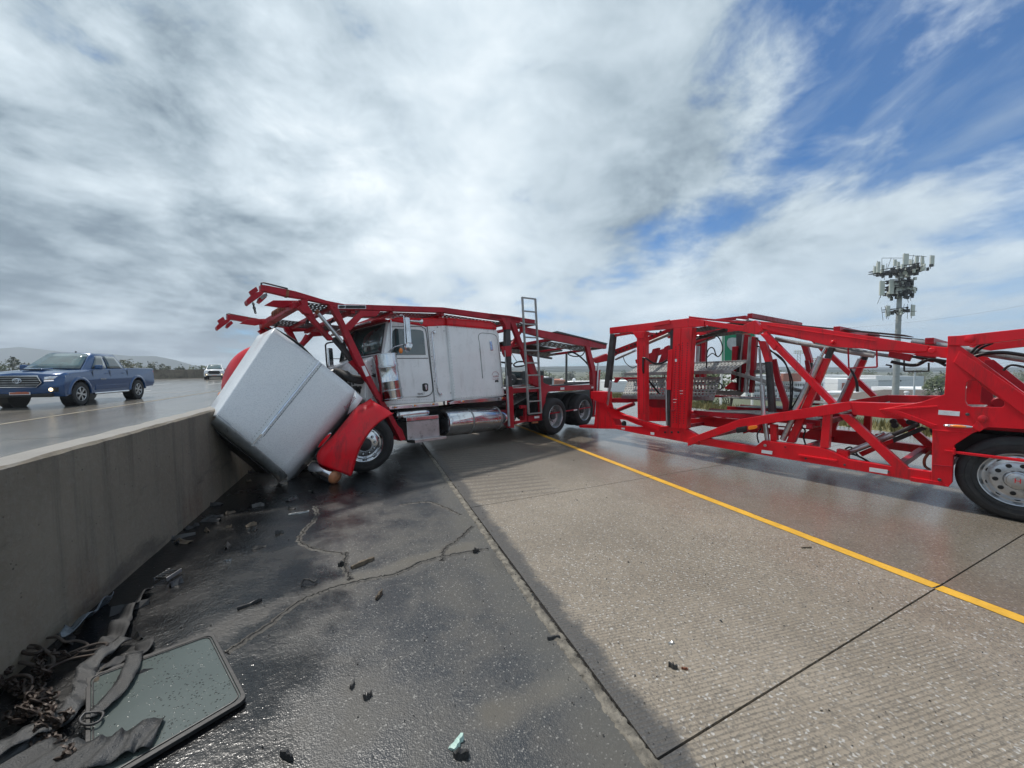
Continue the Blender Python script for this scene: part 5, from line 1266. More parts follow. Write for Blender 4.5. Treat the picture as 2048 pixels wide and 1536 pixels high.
# grille crown folded round the nose
mb = MB(); cr = []
vv = [-1.12, -1, -.7, -.35, 0, .35, .7, 1, 1.1, 1.25, 1.4, 1.5]
for k, (d, dn) in enumerate(((.03, .012), (-.005, .008), (-.05, -.02), (-.085, -.08), (-.09, -.22))):
    cr.append([hood_pt(0, v) + along * d + N * (dn - .03) for v in vv])
mb.grid(cr); obj('grille_crown', mb, 'steel', hood, smooth=60, solid=.01)
# grille itself behind, and the centre hinge
mb = MB(); mb.grid([[hood_pt(0, v) + along * -.10 - N * q for v in (-1, 0, 1)] for q in (.22, .75)]); obj('grille', mb, 'dark_steel', hood, solid=.02)
def strip(u0, u1, v, w, h, name, m):
    mb = MB(); rows = []
    for i in range(9):
        u = u0 + (u1 - u0) * i / 8; c = nose(u, v, hood_pt(u, v)); rows.append([c - across * w - N * .004, c - across * w * .9 + N * h, c + across * w * .9 + N * h, c + across * w - N * .004])
    mb.grid(rows); return obj(name, mb, m, hood)
strip(0, 1, .08, .034, .009, 'hinge_flange', 'hood'); strip(-.01, .995, .08, .012, .030, 'hinge_bead', 'chrome')
strip(0, .99, .16, .003, .010, 'hinge_edge', 'black')
mb = MB()
for side in (-.02, .145):
    for i in range(34):
        c = nose(.01 + .975 * i / 33, side, hood_pt(.01 + .975 * i / 33, side)); mb.sphere(c + N * .004, .007, 6, 4)
obj('hinge_rivets', mb, 'steel', hood, kind='stuff', smooth=60)
mb = MB()
for i in range(30):
    v = -.97 + 1.93 * i / 29; c = nose(0, v, hood_pt(0, v)) + along * -.012 - N * .035; mb.sphere(c, .009, 6, 4)
obj('crown_rivets', mb, 'chrome', hood, kind='stuff', smooth=60)
# ornament: a bent winged tab at the nose
c = hp('A', 258, 1238, 5.85); mb = MB()
for a_, b_, c_ in (((212, 1203), (268, 1228), (240, 1246)), ((240, 1246), (268, 1228), (300, 1275))):
    pts = [hp('A', *q, 5.93) for q in (a_, b_, c_)]; mb.prism(pts, -N * .02)
obj('nose_ornament', mb, 'chrome', hood, bevel=.003)
mb = MB(); mb.bar(hp('A', 312, 1195, 5.9), hp('A', 270, 1240, 5.9), .05, .02, N); obj('ornament_mount', mb, 'steel', hood, bevel=.006)
# cowl edge seal
mb = MB(); rows = []
for i in range(13):
    t = i / 12; p = HC_.lerp(HD, t * .5); b_ = sin(pi * t) * .06 + .012
    rows.append([p - N * .02, p + along * b_ * .6 + N * .0, p + along * b_ - N * .05, p - N * .12])
mb.grid(rows); obj('cowl_seal', mb, 'black', hood, smooth=60, solid=.01)
# emblem and script on the near flank
em = hp('A', 872, 1186, 5.98); ed = (hp('A', 905, 1148, 6.0) - hp('A', 838, 1224, 5.97)).normalized(); en = (CAMP - em).normalized(); eu = en.cross(ed).normalized(); en = ed.cross(eu) * -1
if en.dot(CAMP - em) < 0: en = -en
for (w, h, k, m_) in ((.150, .026, .0, 'chrome'), (.140, .019, .004, 'red')):
    mb = MB(); mb.lathe([(1, 0), (.97, .05), (.0, .08)], V((0, 0, 0)), V((0, 0, 1)), 24)
    R3 = mat3(ed, eu, en); mb.v = [tuple(em + (R3 @ V((x * w, y * h * 1.3, z * .06))) + en * (.03 + k)) for x, y, z in mb.v]
    obj('side_emblem', mb, m_, hood, smooth=60)
cp = hp('A', 1046, 930, 6.16); lettering('hood_script', 'Peterbilt', hood, mt_(cp - ORG[hood.name] + en * .02) @ mat3(ed, en.cross(ed), en), .085, mat('red_script', (.25, .03, .04), .4), shear=.4, sx=.85)
# cowl-side corner bent out at the rear lower edge
mb = MB(); pts = [[hp('A', 1085, 840, 6.38), hp('A', 1100, 862, 6.38), hp('A', 1136, 895, 6.42)], [hp('A', 1030, 1010, 6.3), hp('A', 1090, 960, 6.3), hp('A', 1125, 915, 6.36)]]
mb.grid(pts); obj('bent_flange', mb, 'white', hood, solid=.01, smooth=True)
# near fender
inn = [(741, 797, 6.50), (729, 806, 6.42), (711, 812, 6.35), (698, 832, 6.28), (677, 858, 6.20), (662, 876, 6.14), (646, 890, 6.08), (630, 908, 6.02), (634, 922, 5.98)]
out_ = [(783, 826, 6.30), (781, 829, 6.22), (763, 838, 6.10), (744, 853, 6.02), (730, 871, 5.96), (719, 888, 5.92), (709, 910, 5.88), (703, 930, 5.86), (698, 952, 5.84)]
rows = []
for a_, b_ in zip(inn, out_):
    A3 = at(*a_); B3 = at(*b_); r = []
    for k in range(8):
        t = k / 7; p = A3.lerp(B3, t); p = p - FW * (.13 * sin(pi * min(1, t * 1.05) ** .8)) + UP * (.035 * sin(pi * t))
        r.append(p)
    r.append(B3 + FW * .02 - UP * .01 + RT * .012); r.append(B3 + FW * .10 + RT * .01)
    r2 = A3 + FW * .10
    rows.append([r2] + r)
mb = MB(); mb.grid(rows); fen = obj('fender', mb, 'red', hood, smooth=80, solid=.012, subs=2)
# dark inner wheel house closes the gap behind the fender's leading end
mb = MB(); rows = [[at(x, y, d + .08) for x, y, d in inn], [at(x, y, d + .6) for x, y, d in inn]]; mb.grid(rows); obj('fender_liner', mb, 'black', hood, solid=.01)
# headlamp pod
a_, b_ = hp('N', 60, 1190, 6.05), hp('N', 372, 1328, 5.86); ax = (b_ - a_).normalized(); L = (b_ - a_).length
mb = MB(); mb.lathe([(.085, -.03), (.105, .02), (.112, L * .4), (.112, L - .01), (.105, L), (0, L)], a_, ax, 28); pod = obj('headlamp_pod', mb, 'chrome', hood, smooth=40)
mb = MB(); mb.lathe([(.108, 0), (.108, .02), (.100, .045), (.07, .065), (0, .075)], b_, ax, 20); obj('turn_lamp', mb, 'tan', hood, smooth=50)
# far fender, a swollen red arch behind the hood
rows = []
cen = at(530, 780, 7.0); ux = (RT * -.75 + FW * .5 + UP * .1).normalized()
for i in range(13):
    th = pi * (-.05 + 1.1 * i / 12)
    r = []
    for j in range(9):
        ph = -1 + 2 * j / 8; rr = .76 * (1 - (.85 if ph < 0 else .2) * abs(ph) ** 2.6)
        r.append(cen + (RT * -1) * (rr * sin(th)) * .98 + UP * (rr * cos(th)) * 1.1 + FW * (.42 * ph) - along * 0)
    rows.append(r)
mb = MB(); mb.grid(rows); obj('fender', mb, 'red', hood, smooth=80, solid=.012, subs=1)
mb = MB(); p = hp('A', 165, 872, 5.9); mb.sphere(p, .075, 16, 10, (1.0, .8, .8)); obj('turn_lamp', mb, 'amber', hood, smooth=60)
mb = MB(); a_, b_ = hp('A', 158, 930, 5.9), hp('A', 240, 870, 6.3); mb.lathe([(.04, -.02), (.10, .02), (.12, .1), (.12, .3), (0, .3)], a_, (b_ - a_).normalized(), 24); obj('headlamp_pod', mb, 'chrome', hood, smooth=50)
# front bumper and debris hang beneath the nose, in its shade
mb = MB(); mb.bar(at(470, 900, 7.2), at(640, 935, 6.6), .30, .10, UP); obj('bumper', mb, 'dark_steel', TK, bevel=.03)

# ------------------------------------------------------------------ light pickups on the other carriageway
def sliced(profile, w, fn, ks=(-1, -.97, -.88, -.6, -.25, .25, .6, .88, .97, 1)):
    mb = MB(); rows = []
    for k in ks: rows.append([V(fn(x, z, k, w)) for x, z in profile])
    n = len(profile); tri = tessellate_polygon([[V((x, 0, z)) for x, z in profile]])
    vs = [p for r in rows for p in r]; fs = []
    for i in range(len(ks) - 1):
        for j in range(n): fs.append((i * n + j, i * n + (j + 1) % n, (i + 1) * n + (j + 1) % n, (i + 1) * n + j))
    fs += [tuple(t) for t in tri] + [tuple((len(ks) - 1) * n + i for i in reversed(t)) for t in tri]
    mb.add(vs, fs); return mb
def arc(cx, cz, r, a0, a1, n=12): return [(cx + r * cos(radians(a0 + (a1 - a0) * i / n)), cz + r * sin(radians(a0 + (a1 - a0) * i / n))) for i in range(n + 1)]
def small_wheel(par, x, y, sgn, R=.385, spoke='alu'):
    w = bpy.data.objects.new('wheel', None); COL.objects.link(w); w.parent = par; w.location = (x, y, R); ORG[w.name] = V((0, 0, 0)); w.empty_display_size = .1
    ax = V((0, sgn, 0)); mb = MB()
    mb.lathe([(.225, -.02), (.24, .005), (.30, .018), (R - .03, .010), (R - .008, -.012), (R, -.04), (R, -.20), (R - .02, -.235), (.25, -.24)], V((0, 0, 0)), ax, 32); 
    for i in range(36):
        a = 2 * pi * i / 36; mb.box((cos(a) * (R - .002), -sgn * (.03 + .06 * (i % 2)), sin(a) * (R - .002)), .018, .07, .03, (V((cos(a), 0, sin(a))), V((0, 1, 0)), V((-sin(a), 0, cos(a)))))
    obj('tyre', mb, 'rubber', w, smooth=35)
    mb = MB(); mb.lathe([(.225, -.14), (.228, -.01), (.235, .004), (.228, .008), (.215, -.01), (.21, -.10), (0, -.11)], V((0, 0, 0)), ax, 32, 1)
    for i in range(6):
        a = 2 * pi * i / 6 + .2
        for d in (-.13, .13):
            a2 = a + d; p = V((cos(a) * .05, sgn * -.005, sin(a) * .05)); q = V((cos(a2) * .222, sgn * -.004, sin(a2) * .222)); mb.bar(p, q, .030, .018, V((0, 1, 0)), 0)
    mb.lathe([(.226, -.004), (.236, .006), (.226, .010), (.218, 0)], V((0, 0, 0)), ax, 32, 0); mb.lathe([(.06, -.01), (.055, .006), (0, .01)], V((0, 0, 0)), ax, 16, 0)
    obj('rim', mb, [spoke, 'black'], w, smooth=35)
def pickup(name, label, loc, head, sc, paint, style):
    R = root(name, (0, 0, 0), label, 'pickup truck')
    arch = lambda cx: arc(cx, .40, .475, 5, 175, 12)
    low = [(2.50, .34), (2.60, .52), (2.62, .70), (2.58, .92), (2.46, 1.06), (2.1, 1.14), (1.2, 1.20), (.9, 1.20), (-.98, 1.20), (-1.02, 1.24), (-2.84, 1.24), (-2.88, 1.20), (-2.86, .62), (-2.72, .50), (-2.14, .46)] + list(reversed(arc(-1.62, .40, .475, 6, 174, 12))) + [(-1.12, .36), (1.12, .36)] + list(reversed(arc(1.62, .40, .475, 6, 174, 12))) + [(2.14, .40), (2.3, .34)]
    def f(x, z, k, w):
        ak = abs(k); zz = z; xx = x
        if x > 1.9: xx = x - (ak ** 3) * .26 * (x - 1.9) / .7
        if z > 1.0 and ak > .85 and x > .9: zz = z - .055 * ((ak - .85) / .15) ** 1.5
        if z > 1.0 and x > 1.0 and ak < .5: zz = z + .035
        yy = k * w
        if ak > .9: yy *= 1 - .045 * max(0, (z - .9)) / .3 - .03 * max(0, .6 - z) / .3
        return (xx, yy, zz)
    body = obj('body', sliced(low, .945, f), paint, R, smooth=32, bevel=.018)
    # bed opening and the cab
    mb = MB(); mb.box((-1.95, 0, 1.19), 1.68, 1.60, .12); obj('bed', mb, 'black', R, bevel=.01)
    base = [(1.28, 1.19), (-1.0, 1.19)]; rf = [(.42, 1.775), (-.70, 1.775)]
    yb, yr = .84, .655
    mb = MB(); nb = [(1.28, yb - .05, 1.19), (.98, yb, 1.19), (-1.02, yb, 1.19), (-1.06, yb - .08, 1.19)]; nr = [(.46, yr - .10, 1.765), (.36, yr, 1.75), (-.70, yr, 1.75), (-.80, yr - .08, 1.74)]
    rows = []
    for t in (0, .5, .86, 1):
        h = [V(a).lerp(V(b), t) + V((0, .015 * sin(pi * t), 0)) for a, b in zip(nb, nr)]; rows.append(h + [V((p.x, -p.y, p.z)) for p in reversed(h)])
    rows.append([V((p.x * .92 - .02, p.y * .8, 1.79 + .0)) for p in rows[-1]]); rows.append([V((p.x * .4 - .1, p.y * .3, 1.805)) for p in rows[-2]])
    mb.grid(rows, closed=True); mb.add(rows[-1], [tuple(range(8))]); cabn = obj('cab', mb, paint, R, smooth=40)
    # windscreen and side glass just proud of the cab
    def sheetq(nm, q, off, m, nu=5, nv=4, par=cabn):
        mb = MB(); a, b, c, d = [V(p) for p in q]; n = (b - a).cross(d - a).normalized()
        if n.dot(a - V((-.1, 0, 1.4))) < 0: n = -n
        rows = [[a.lerp(b, i / nu).lerp(d.lerp(c, i / nu), j / nv) + n * (off + .02 * sin(pi * i / nu) * (1 if nm == 'windscreen' else .0) + .012 * sin(pi * j / nv)) for i in range(nu + 1)] for j in range(nv + 1)]
        mb.grid(rows); return obj(nm, mb, m, par, smooth=True, solid=.004)
    sheetq('windscreen', [(1.25, -.74, 1.22), (1.25, .74, 1.22), (.49, .56, 1.745), (.49, -.56, 1.745)], .012, 'shieldglass')
    for sg in (1, -1):
        sheetq('side_window', [(.88, sg * .842, 1.235), (.12, sg * .842, 1.235), (.08, sg * .69, 1.68), (.40, sg * .69, 1.68)], .006, 'glass'); sheetq('side_window', [(.03, sg * .842, 1.235), (-.86, sg * .842, 1.235), (-.66, sg * .69, 1.68), (.0, sg * .69, 1.68)], .006, 'glass')
        mb = MB(); mb.box((.82, sg * 1.02, 1.28), .14, .22, .17); mo = obj('mirror', mb, paint, cabn, bevel=.05, seg=3)
        mb = MB(); mb.box((.78, sg * .92, 1.24), .05, .12, .03); obj('mirror_stalk', mb, 'black', cabn)
        for x in (.22, -.72): mb = MB(); mb.box((x, sg * .925, 1.06), .17, .03, .035); obj('door_handle', mb, paint, R, bevel=.008)
        for x in (.98, .06, -.98): mb = MB(); mb.tube([(x - .02, sg * .915, .48), (x, sg * .935, .8), (x, sg * .925, 1.17)], .010, 4); obj('door_seam', mb, 'black', R)
        mb = MB(); mb.tube([(1.0, sg * .95, .36), (-.95, sg * .95, .36)], .038, 8); obj('side_step', mb, 'chrome' if sg > 0 else 'black', R, smooth=50)
        for cx in (1.62, -1.62):
            mb = MB(); rows = []
            for a in range(0, 181, 12):
                c, s_ = cos(radians(a)), sin(radians(a)); rows.append([V((cx + r * c, sg * y, .40 + r * s_)) for r, y in ((.47, .90), (.47, .965), (.50, .975), (.56, .955), (.575, .93))])
            mb.grid(rows); obj('wheel_flare', mb, paint, R, smooth=50)
            mb = MB(); mb.lathe([(.47, -.02), (.47, .25), (0, .26)], V((cx, sg * .90, .40)), V((0, -sg, 0)), 24, a0=0); obj('wheel_house', mb, 'black', R)
            small_wheel(R, cx, sg * .955, sg)
        # lamps
        rows = [[V((2.57 - a * .34 + (.02 if b in (.3, .6) else 0), sg * (.60 + .33 * a), .84 + .135 * b + .03 * a)) for a in (0, .25, .5, .75, 1)] for b in (0, .3, .6, 1)]
        mb = MB(); mb.grid(rows); hl = obj('headlight', mb, 'chrome', R, smooth=True, solid=.02)
        rows = [[V((2.60 - a * .33, sg * (.605 + .32 * a), .835 + .026 * b + .02 * a)) for a in (0, .25, .5, .75, 1)] for b in (0, 1)]; mb = MB(); mb.grid(rows); obj('light_strip', mb, 'head_on', hl, solid=.01)
        mb = MB(); mb.lathe([(.055, 0), (.045, .02), (0, .025)], V((2.50, sg * .70, .575)), V((1, 0, 0)), 14); obj('fog_lamp', mb, 'lamp_on', R, smooth=60)
        mb = MB(); mb.box((2.45, sg * .70, .575), .08, .30, .14); obj('fog_recess', mb, 'black', R, bevel=.02)
        mb = MB(); mb.box((-2.84, sg * .86, .98), .10, .10, .32); obj('tail_light', mb, 'red', R, bevel=.02)
    # grille
    hexp = [(-.56, .80), (-.47, 1.0), (.47, 1.0), (.56, .80), (.44, .66), (-.44, .66)]
    mb = MB(); mb.prism([V((2.60, y, z)) for y, z in hexp], (.03, 0, 0)); g = obj('grille', mb, 'black', R)
    mb = MB(); P = [V((2.64, y, z)) for y, z in hexp]; mb.tube(P + [P[0]], .018, 6); obj('grille_surround', mb, 'chrome' if style == 0 else 'black', g, smooth=60)
    for z in (.73, .80, .87, .94): mb = MB(); mb.bar((2.635, -.5, z), (2.635, .5, z), .014, .022); obj('grille_bar', mb, 'steel' if style == 0 else 'dark_steel', g)
    if style == 0:
        for rx, rz in ((.105, .072), (.045, .062)): mb = MB(); mb.tube([V((2.665, rx * cos(t), .86 + rz * sin(t))) for t in [2 * pi * i / 20 for i in range(21)]], .012, 6); obj('grille_emblem', mb, 'chrome', g, smooth=60)
        mb = MB(); mb.tube([V((2.665, .085 * cos(t), .885 + .028 * sin(t))) for t in [2 * pi * i / 20 for i in range(21)]], .010, 6); obj('grille_emblem', mb, 'chrome', g, smooth=60)
        mb = MB(); mb.prism([V((2.1, -.26, 1.19)), V((2.12, .26, 1.19)), V((1.7, .30, 1.22)), V((1.7, -.30, 1.22))], (0, 0, .035)); sc_ = obj('hood_scoop', mb, paint, R, bevel=.02); mb = MB(); mb.box((2.11, 0, 1.208), .03, .44, .028); obj('scoop_mouth', mb, 'black', sc_)
        mb = MB(); mb.box((.15, -.0, 1.83), .06, .03, .05); obj('roof_aerial', mb, 'black', R, bevel=.01)
        mb = MB(); mb.box((.5, .962, .86), .30, .008, .03); obj('door_badge', mb, 'chrome', R)
        mb = MB(); mb.box((-.05, .945, .56), 1.9, .02, .16); obj('door_moulding', mb, paint, R, bevel=.008)
    mb = MB(); mb.box((2.58, 0, .50), .02, .50 if style == 0 else .4, .15); pl_ = obj('licence_plate', mb, 'reflector', R, bevel=.004)
    mb = MB(); mb.prism([V((2.592, y, z)) for y, z in ((-.23, .445), (.23, .445), (.23, .50), (.12, .53), (.05, .51), (-.02, .545), (-.10, .505), (-.23, .50))], (.003, 0, 0)); obj('plate_picture', mb, mat('plate_sandstone' + str(style), (.45, .13, .07), .5), pl_)
    mb = MB(); mb.box((2.50, 0, .40), .12, 1.5, .12); obj('bumper_skirt', mb, 'black', R, bevel=.03)
    mb = MB(); mb.box((-2.90, 0, .56), .14, 1.7, .16); obj('rear_bumper', mb, 'black', R, bevel=.03)
    mb = MB(); mb.box((0, 0, .5), 4.6, 1.3, .2); obj('underbody', mb, 'black', R)
    R.location = loc; R.rotation_euler = (0, 0, head); R.scale = (sc * .93, sc, sc * 1.02) if style == 0 else (sc, sc, sc)
    return R
f_ = gnd(156, 809.5, OZ); b_ = gnd(258, 797.8, OZ); d = (f_ - b_); sc = 1.05; h = atan2(d.y, d.x)
left = V((-sin(h), cos(h), 0))
pickup('pickup_truck', 'blue crew cab pickup with lit fog lamps driving in the oncoming lanes', (f_ + b_) / 2 - left * .955 * sc + RT * .3, h, sc, 'blue', 0)
wp = gnd(443, 757.5, OZ); d2 = (V((-6, 30, 0)) - wp).normalized()
pickup('pickup_truck', 'white pickup far off on the oncoming side, seen left of the red fender', wp + FW * -1, atan2(-.93, .25), 1.0, 'truck_white', 1)

# dark off-road car beyond the ladder, spare wheel on its tail
jp = at(1027, 780, 27); jp.z = 0
J = root('suv', jp, 'dark boxy off-road car with a spare wheel on its tailgate, seen behind the truck ladder', 'car')
ja = radians(62); jx = V((sin(ja), cos(ja), 0)); jy = V((cos(ja), -sin(ja), 0))
ax3 = (jy, jx, UP)
mb = MB(); mb.box(jp + jx * 1.7 + UP * .72, 1.7, 3.6, .62, ax3); obj('body', mb, 'black', J, bevel=.06, seg=3)
mb = MB(); mb.box(jp + jx * 1.35 + UP * 1.28, 1.5, 2.5, .56, ax3); obj('cabin', mb, 'black', J, bevel=.06, seg=3)
mb = MB(); mb.box(jp + jx * .085 + UP * 1.33, 1.1, .02, .34, ax3); obj('rear_window', mb, 'glass', J, bevel=.01)
mb = MB(); mb.lathe([(.20, 0), (.30, .02), (.37, .0), (.38, -.05), (.38, -.18), (.30, -.22)], jp - jx * .32 + UP * .98 + jy * .05, -jx, 32); sw = obj('spare_wheel', mb, 'rubber', J, smooth=40)
mb = MB(); mb.lathe([(.21, -.02), (.19, .0), (.185, -.06), (0, -.06)], jp - jx * .32 + UP * .98 + jy * .05, -jx, 24, 1)
for i in range(5):
    a = 2 * pi * i / 5; c = jp - jx * .31 + UP * .98 + jy * .05; mb.bar(c, c + (jy * cos(a) + UP * sin(a)) * .19, .06, .03, jx)
obj('spare_rim', mb, ['alu', 'black'], sw, smooth=40)
for s_, l_ in ((.7, .8), (3.0, .8), (.7, -.8), (3.0, -.8)): mb = MB(); mb.lathe([(.2, 0), (.36, .0), (.38, -.05), (.38, -.2), (.2, -.22)], jp + jx * s_ + jy * l_ + UP * .38, jy if l_ > 0 else -jy, 24); obj('wheel', mb, 'rubber', J, smooth=40)
mb = MB(); mb.box(jp - jx * .15 + UP * .5, 1.6, .2, .16, ax3); obj('rear_bumper', mb, 'dark_steel', J, bevel=.02)

# ------------------------------------------------------------------ trees
def tree(p, h, w, m, seed, label, group=None, name='tree', trunk=True, n=900, leaf=.16, low=.18):
    rnd = random.Random(seed); R = root(name, p, label, 'tree', group)
    clumps = []
    for i in range(16):
        a = rnd.uniform(0, 2 * pi); t = rnd.random(); r = w * .5 * (1 - .55 * abs(t - .4) / .6) * rnd.uniform(.2, 1)
        clumps.append((p + V((cos(a) * r, sin(a) * r, h * (low + (.92 - low) * t))), rnd.uniform(.12, .26) * w))
    mb = MB()
    top = p + UP * h * .75; mb.tube([p - UP * .3, p + UP * h * .35 + V((.05 * w, 0, 0)), top], [h * .03, h * .02, h * .008], 7)
    for c, r in clumps[:9]:
        b = p + UP * h * rnd.uniform(.2, .5); mb.tube([b, (b + c) / 2 + UP * .05 * h, c], [h * .012, h * .008, h * .003], 5)
    obj('trunk', mb, 'bark', R, smooth=60)
    mb = MB()
    for k in range(n):
        c, r = rnd.choice(clumps); d = V((rnd.gauss(0, 1), rnd.gauss(0, 1), rnd.gauss(0, .8))); d = d / max(d.length, 1e-3) * r * rnd.random() ** .45
        q = c + d; a = V((rnd.uniform(-1, 1), rnd.uniform(-1, 1), rnd.uniform(-.6, .6))).normalized(); b = a.orthogonal().normalized(); s_ = leaf * rnd.uniform(.6, 1.3)
        mb.add([q - a * s_, q + b * s_ * .55, q + a * s_, q - b * s_ * .55], [(0, 1, 2, 3)])
    obj('crown', mb, m, R, fix=False)
    return R
def ttree(x, ytop, dep, w, m, seed, label, zb=-3, group=None, **k):
    t = at(x, ytop, dep); p = V((t.x, t.y, zb)); tree(p, t.z - zb, w, m, seed, label, group, **k)
GL = 'trees along the skyline beyond the far parapet'
for i, (x, y, w, m, lb) in enumerate((
    (-8, 716, 6, 'leaf', 'low round green tree at the far left edge beyond the parapet'), (22, 705, 3.4, 'leaf_dark', 'slim dark tree rising highest at the far left skyline'),
    (40, 718, 4.5, 'leaf_dark', 'dark bush just left of the blue pickup roof'), (236, 715, 4, 'leaf_olive', 'pale olive tree directly behind the blue pickup bed'),
    (262, 722, 6, 'leaf_olive', 'broad olive bush right of the blue pickup on the skyline'), (283, 723, 5, 'leaf', 'green bush over the start of the far parapet'),
    (308, 717, 5, 'leaf_dark', 'taller dark tree over the middle of the far parapet'), (330, 728, 4, 'leaf_olive', 'low olive bush right of the taller dark tree'),
    (360, 731, 3.4, 'leaf_dark', 'small dark shrub standing alone over the parapet'), (392, 732, 6, 'leaf', 'low spreading green bush near the white pickup'),
    (412, 729, 4, 'leaf', 'green bush immediately left of the white pickup'))):
    ttree(x, y, 92 + (i * 7) % 13, w, m, 20 + i, lb, group=GL, n=700, leaf=.22)
ttree(1421, 712, 30, 3.6, 'leaf', 60, 'leafy green tree directly left of the green road sign', zb=-3.5, n=2200, leaf=.13)
ttree(1400, 742, 34, 3.4, 'leaf', 61, 'lower green tree seen under the dark folded ramp', zb=-4, n=1300, leaf=.14)
ttree(1330, 712, 36, 2.0, 'leaf_olive', 62, 'thin pale tree seen just right of the wide red post', zb=-4, n=800, leaf=.13)
ttree(1462, 748, 36, 3.0, 'leaf', 63, 'green shrub showing below the green road sign', zb=-4, n=900, leaf=.14)
ttree(1884, 752, 95, 8, 'leaf', 64, 'round green tree left of the tall rear trailer panel', zb=-9, n=1500, leaf=.3)
ttree(1990, 762, 95, 7, 'leaf', 65, 'green tree seen through the opening in the rear trailer panel', zb=-9, n=900, leaf=.3)
for i in range(34): ttree(985 + i * 36 + (i % 3) * 11, 741 + (i * 5) % 8, 250 + (i % 5) * 16, 17, ('leaf', 'leaf_dark', 'leaf_olive')[i % 3], 80 + i, 'distant tree in the low tree line beyond the buildings on the right', zb=-10, group='distant trees on the low ground to the right', n=420, leaf=.8)

# ------------------------------------------------------------------ the green sign
SGd = 25.0
sg = at(1478, 700, SGd); SX, SY = RT, UP
SR = root('road_sign', V((sg.x, sg.y, -.6)), 'green highway sign with pale route shield standing behind the trailer', 'road sign')
def sgp(x, y, d=0): return at(x, y, SGd - d)
mb = MB(); mb.prism([sgp(x, y) for x, y in ((1446, 652), (1511, 652), (1512, 744), (1508, 748), (1449, 748), (1446, 744))], FW * .06); sb = obj('sign_panel', mb, 'signgreen', SR, bevel=.01)
mb = MB(); P = [sgp(x, y, .012) for x, y in ((1448, 654), (1509.5, 654), (1510, 743), (1507, 746), (1451, 746), (1448, 743), (1448, 654))]; mb.tube(P, .022, 5); obj('sign_border', mb, 'reflector', sb)
mb = MB(); mb.tube([sgp(1448, 664.5, .012), sgp(1510, 665.5, .012)], .018, 5); obj('sign_border', mb, 'reflector', sb)
sh = [(1478, 676), (1464, 675), (1457, 677), (1454, 684), (1455, 692), (1460, 699), (1468, 703), (1478, 706), (1488, 703), (1496, 699), (1501, 692), (1502, 684), (1499, 677), (1492, 675)]
mb = MB(); mb.prism([sgp(x, y, .016) for x, y in sh], FW * .012); obj('route_shield', mb, mat('shield_grey', (.42, .45, .48), .5), sb)
for x in (1445, 1508): mb = MB(); t = at(x, 650, SGd + .2); mb.bar(V((t.x, t.y, -1.4)), t, .12, .10); obj('sign_post', mb, 'wallwhite', SR)

# ------------------------------------------------------------------ cell tower
TD = 62.0
tb = at(1793, 736, TD); U = TD / FPX
TW = root('cell_tower', V((tb.x, tb.y, -9)), 'tall galvanised cell tower with three tiers of pale antenna panels', 'cell tower')
zt = lambda y: at(1793, y, TD).z
mb = MB(); c = V((tb.x, tb.y, 0)); mb.tube([c + UP * z for z in (-9, 0, 6, zt(600), zt(545))], [.48, .42, .36, .31, .28], 16); pole = obj('pole', mb, 'pole', TW, smooth=60)
for z in (-1.5, .6, 2.4, 4.2, 6.0, 7.7, 9.4): mb = MB(); mb.lathe([(.41, -.03), (.43, 0), (.41, .03)], c + UP * z, UP, 16); obj('pole_band', mb, 'pole', pole)
def tz(x, y): return ((1700 + x / 8.085) - 1793 - (736 - (490 + y / 8.085)) * .0416) * U, zt(490 + y / 8.085)
for_extra = [(600, 640, 300, 420, 2.5), (840, 880, 250, 400, 2.2), (900, 930, 260, 380, -2.4), (1000, 1040, 200, 330, -1.5), (1190, 1230, 240, 360, 1.0), (445, 480, 330, 440, 1.6), (540, 575, 620, 720, 1.0), (710, 745, 640, 780, -1.4), (815, 850, 600, 740, -1.5), (950, 985, 620, 760, -1.0)]
panels = for_extra + [(390, 435, 285, 460, -1.6), (495, 550, 280, 360, 1.8), (640, 680, 255, 360, -2), (750, 830, 175, 350, -3.2), (935, 975, 175, 360, 1.6), (1055, 1095, 215, 300, 2.6), (1130, 1170, 185, 300, -.5), (1240, 1300, 185, 360, -1.4),
          (460, 535, 590, 820, -.8), (600, 670, 570, 800, -1.2), (755, 800, 550, 790, -1.6), (865, 925, 645, 715, -1.2), (870, 930, 540, 600, 1), (1005, 1040, 550, 720, .4), (690, 720, 585, 640, 1.2), (570, 630, 985, 1155, -.5), (980, 1035, 970, 1150, -.3)]
def tpos(dx, dd, z): return c + RT * dx + FW * dd + UP * (z - 0)
for x0, x1, y0, y1, dd in panels:
    dd *= .35
    dx, z1 = tz((x0 + x1) / 2, y0); _, z0 = tz(x0, y1); w = (x1 - x0) / 8.085 * U
    mb = MB(); mb.box(tpos(dx, dd, (z0 + z1) / 2), w, .2, z1 - z0, (RT, FW, UP)); a = obj('antenna_panel', mb, 'antenna', TW, bevel=.02)
    mb = MB(); mb.tube([tpos(dx, dd + .2, z0 - .35), tpos(dx, dd + .2, z1 + .15)], .04, 6); obj('mount_pipe', mb, 'dark_steel', a)
for k in ((520, 590, 215, 400), (670, 675, 205, 400), (1025, 1030, 160, 300), (1090, 1095, 170, 300), (510, 515, 1005, 1225), (565, 570, 985, 1210), (880, 885, 955, 1220), (930, 935, 955, 1190), (1115, 1120, 165, 330), (600, 605, 300, 560), (500, 505, 820, 940), (905, 910, 800, 940), (960, 965, 800, 910)):
    dx, z1 = tz(k[0], k[2]); _, z0 = tz(k[0], k[3]); mb = MB(); mb.tube([tpos(dx, random.uniform(-1, 1), z0), tpos(dx, 0, z1)], .03, 5); obj('whip_antenna', mb, 'dark_steel', TW)
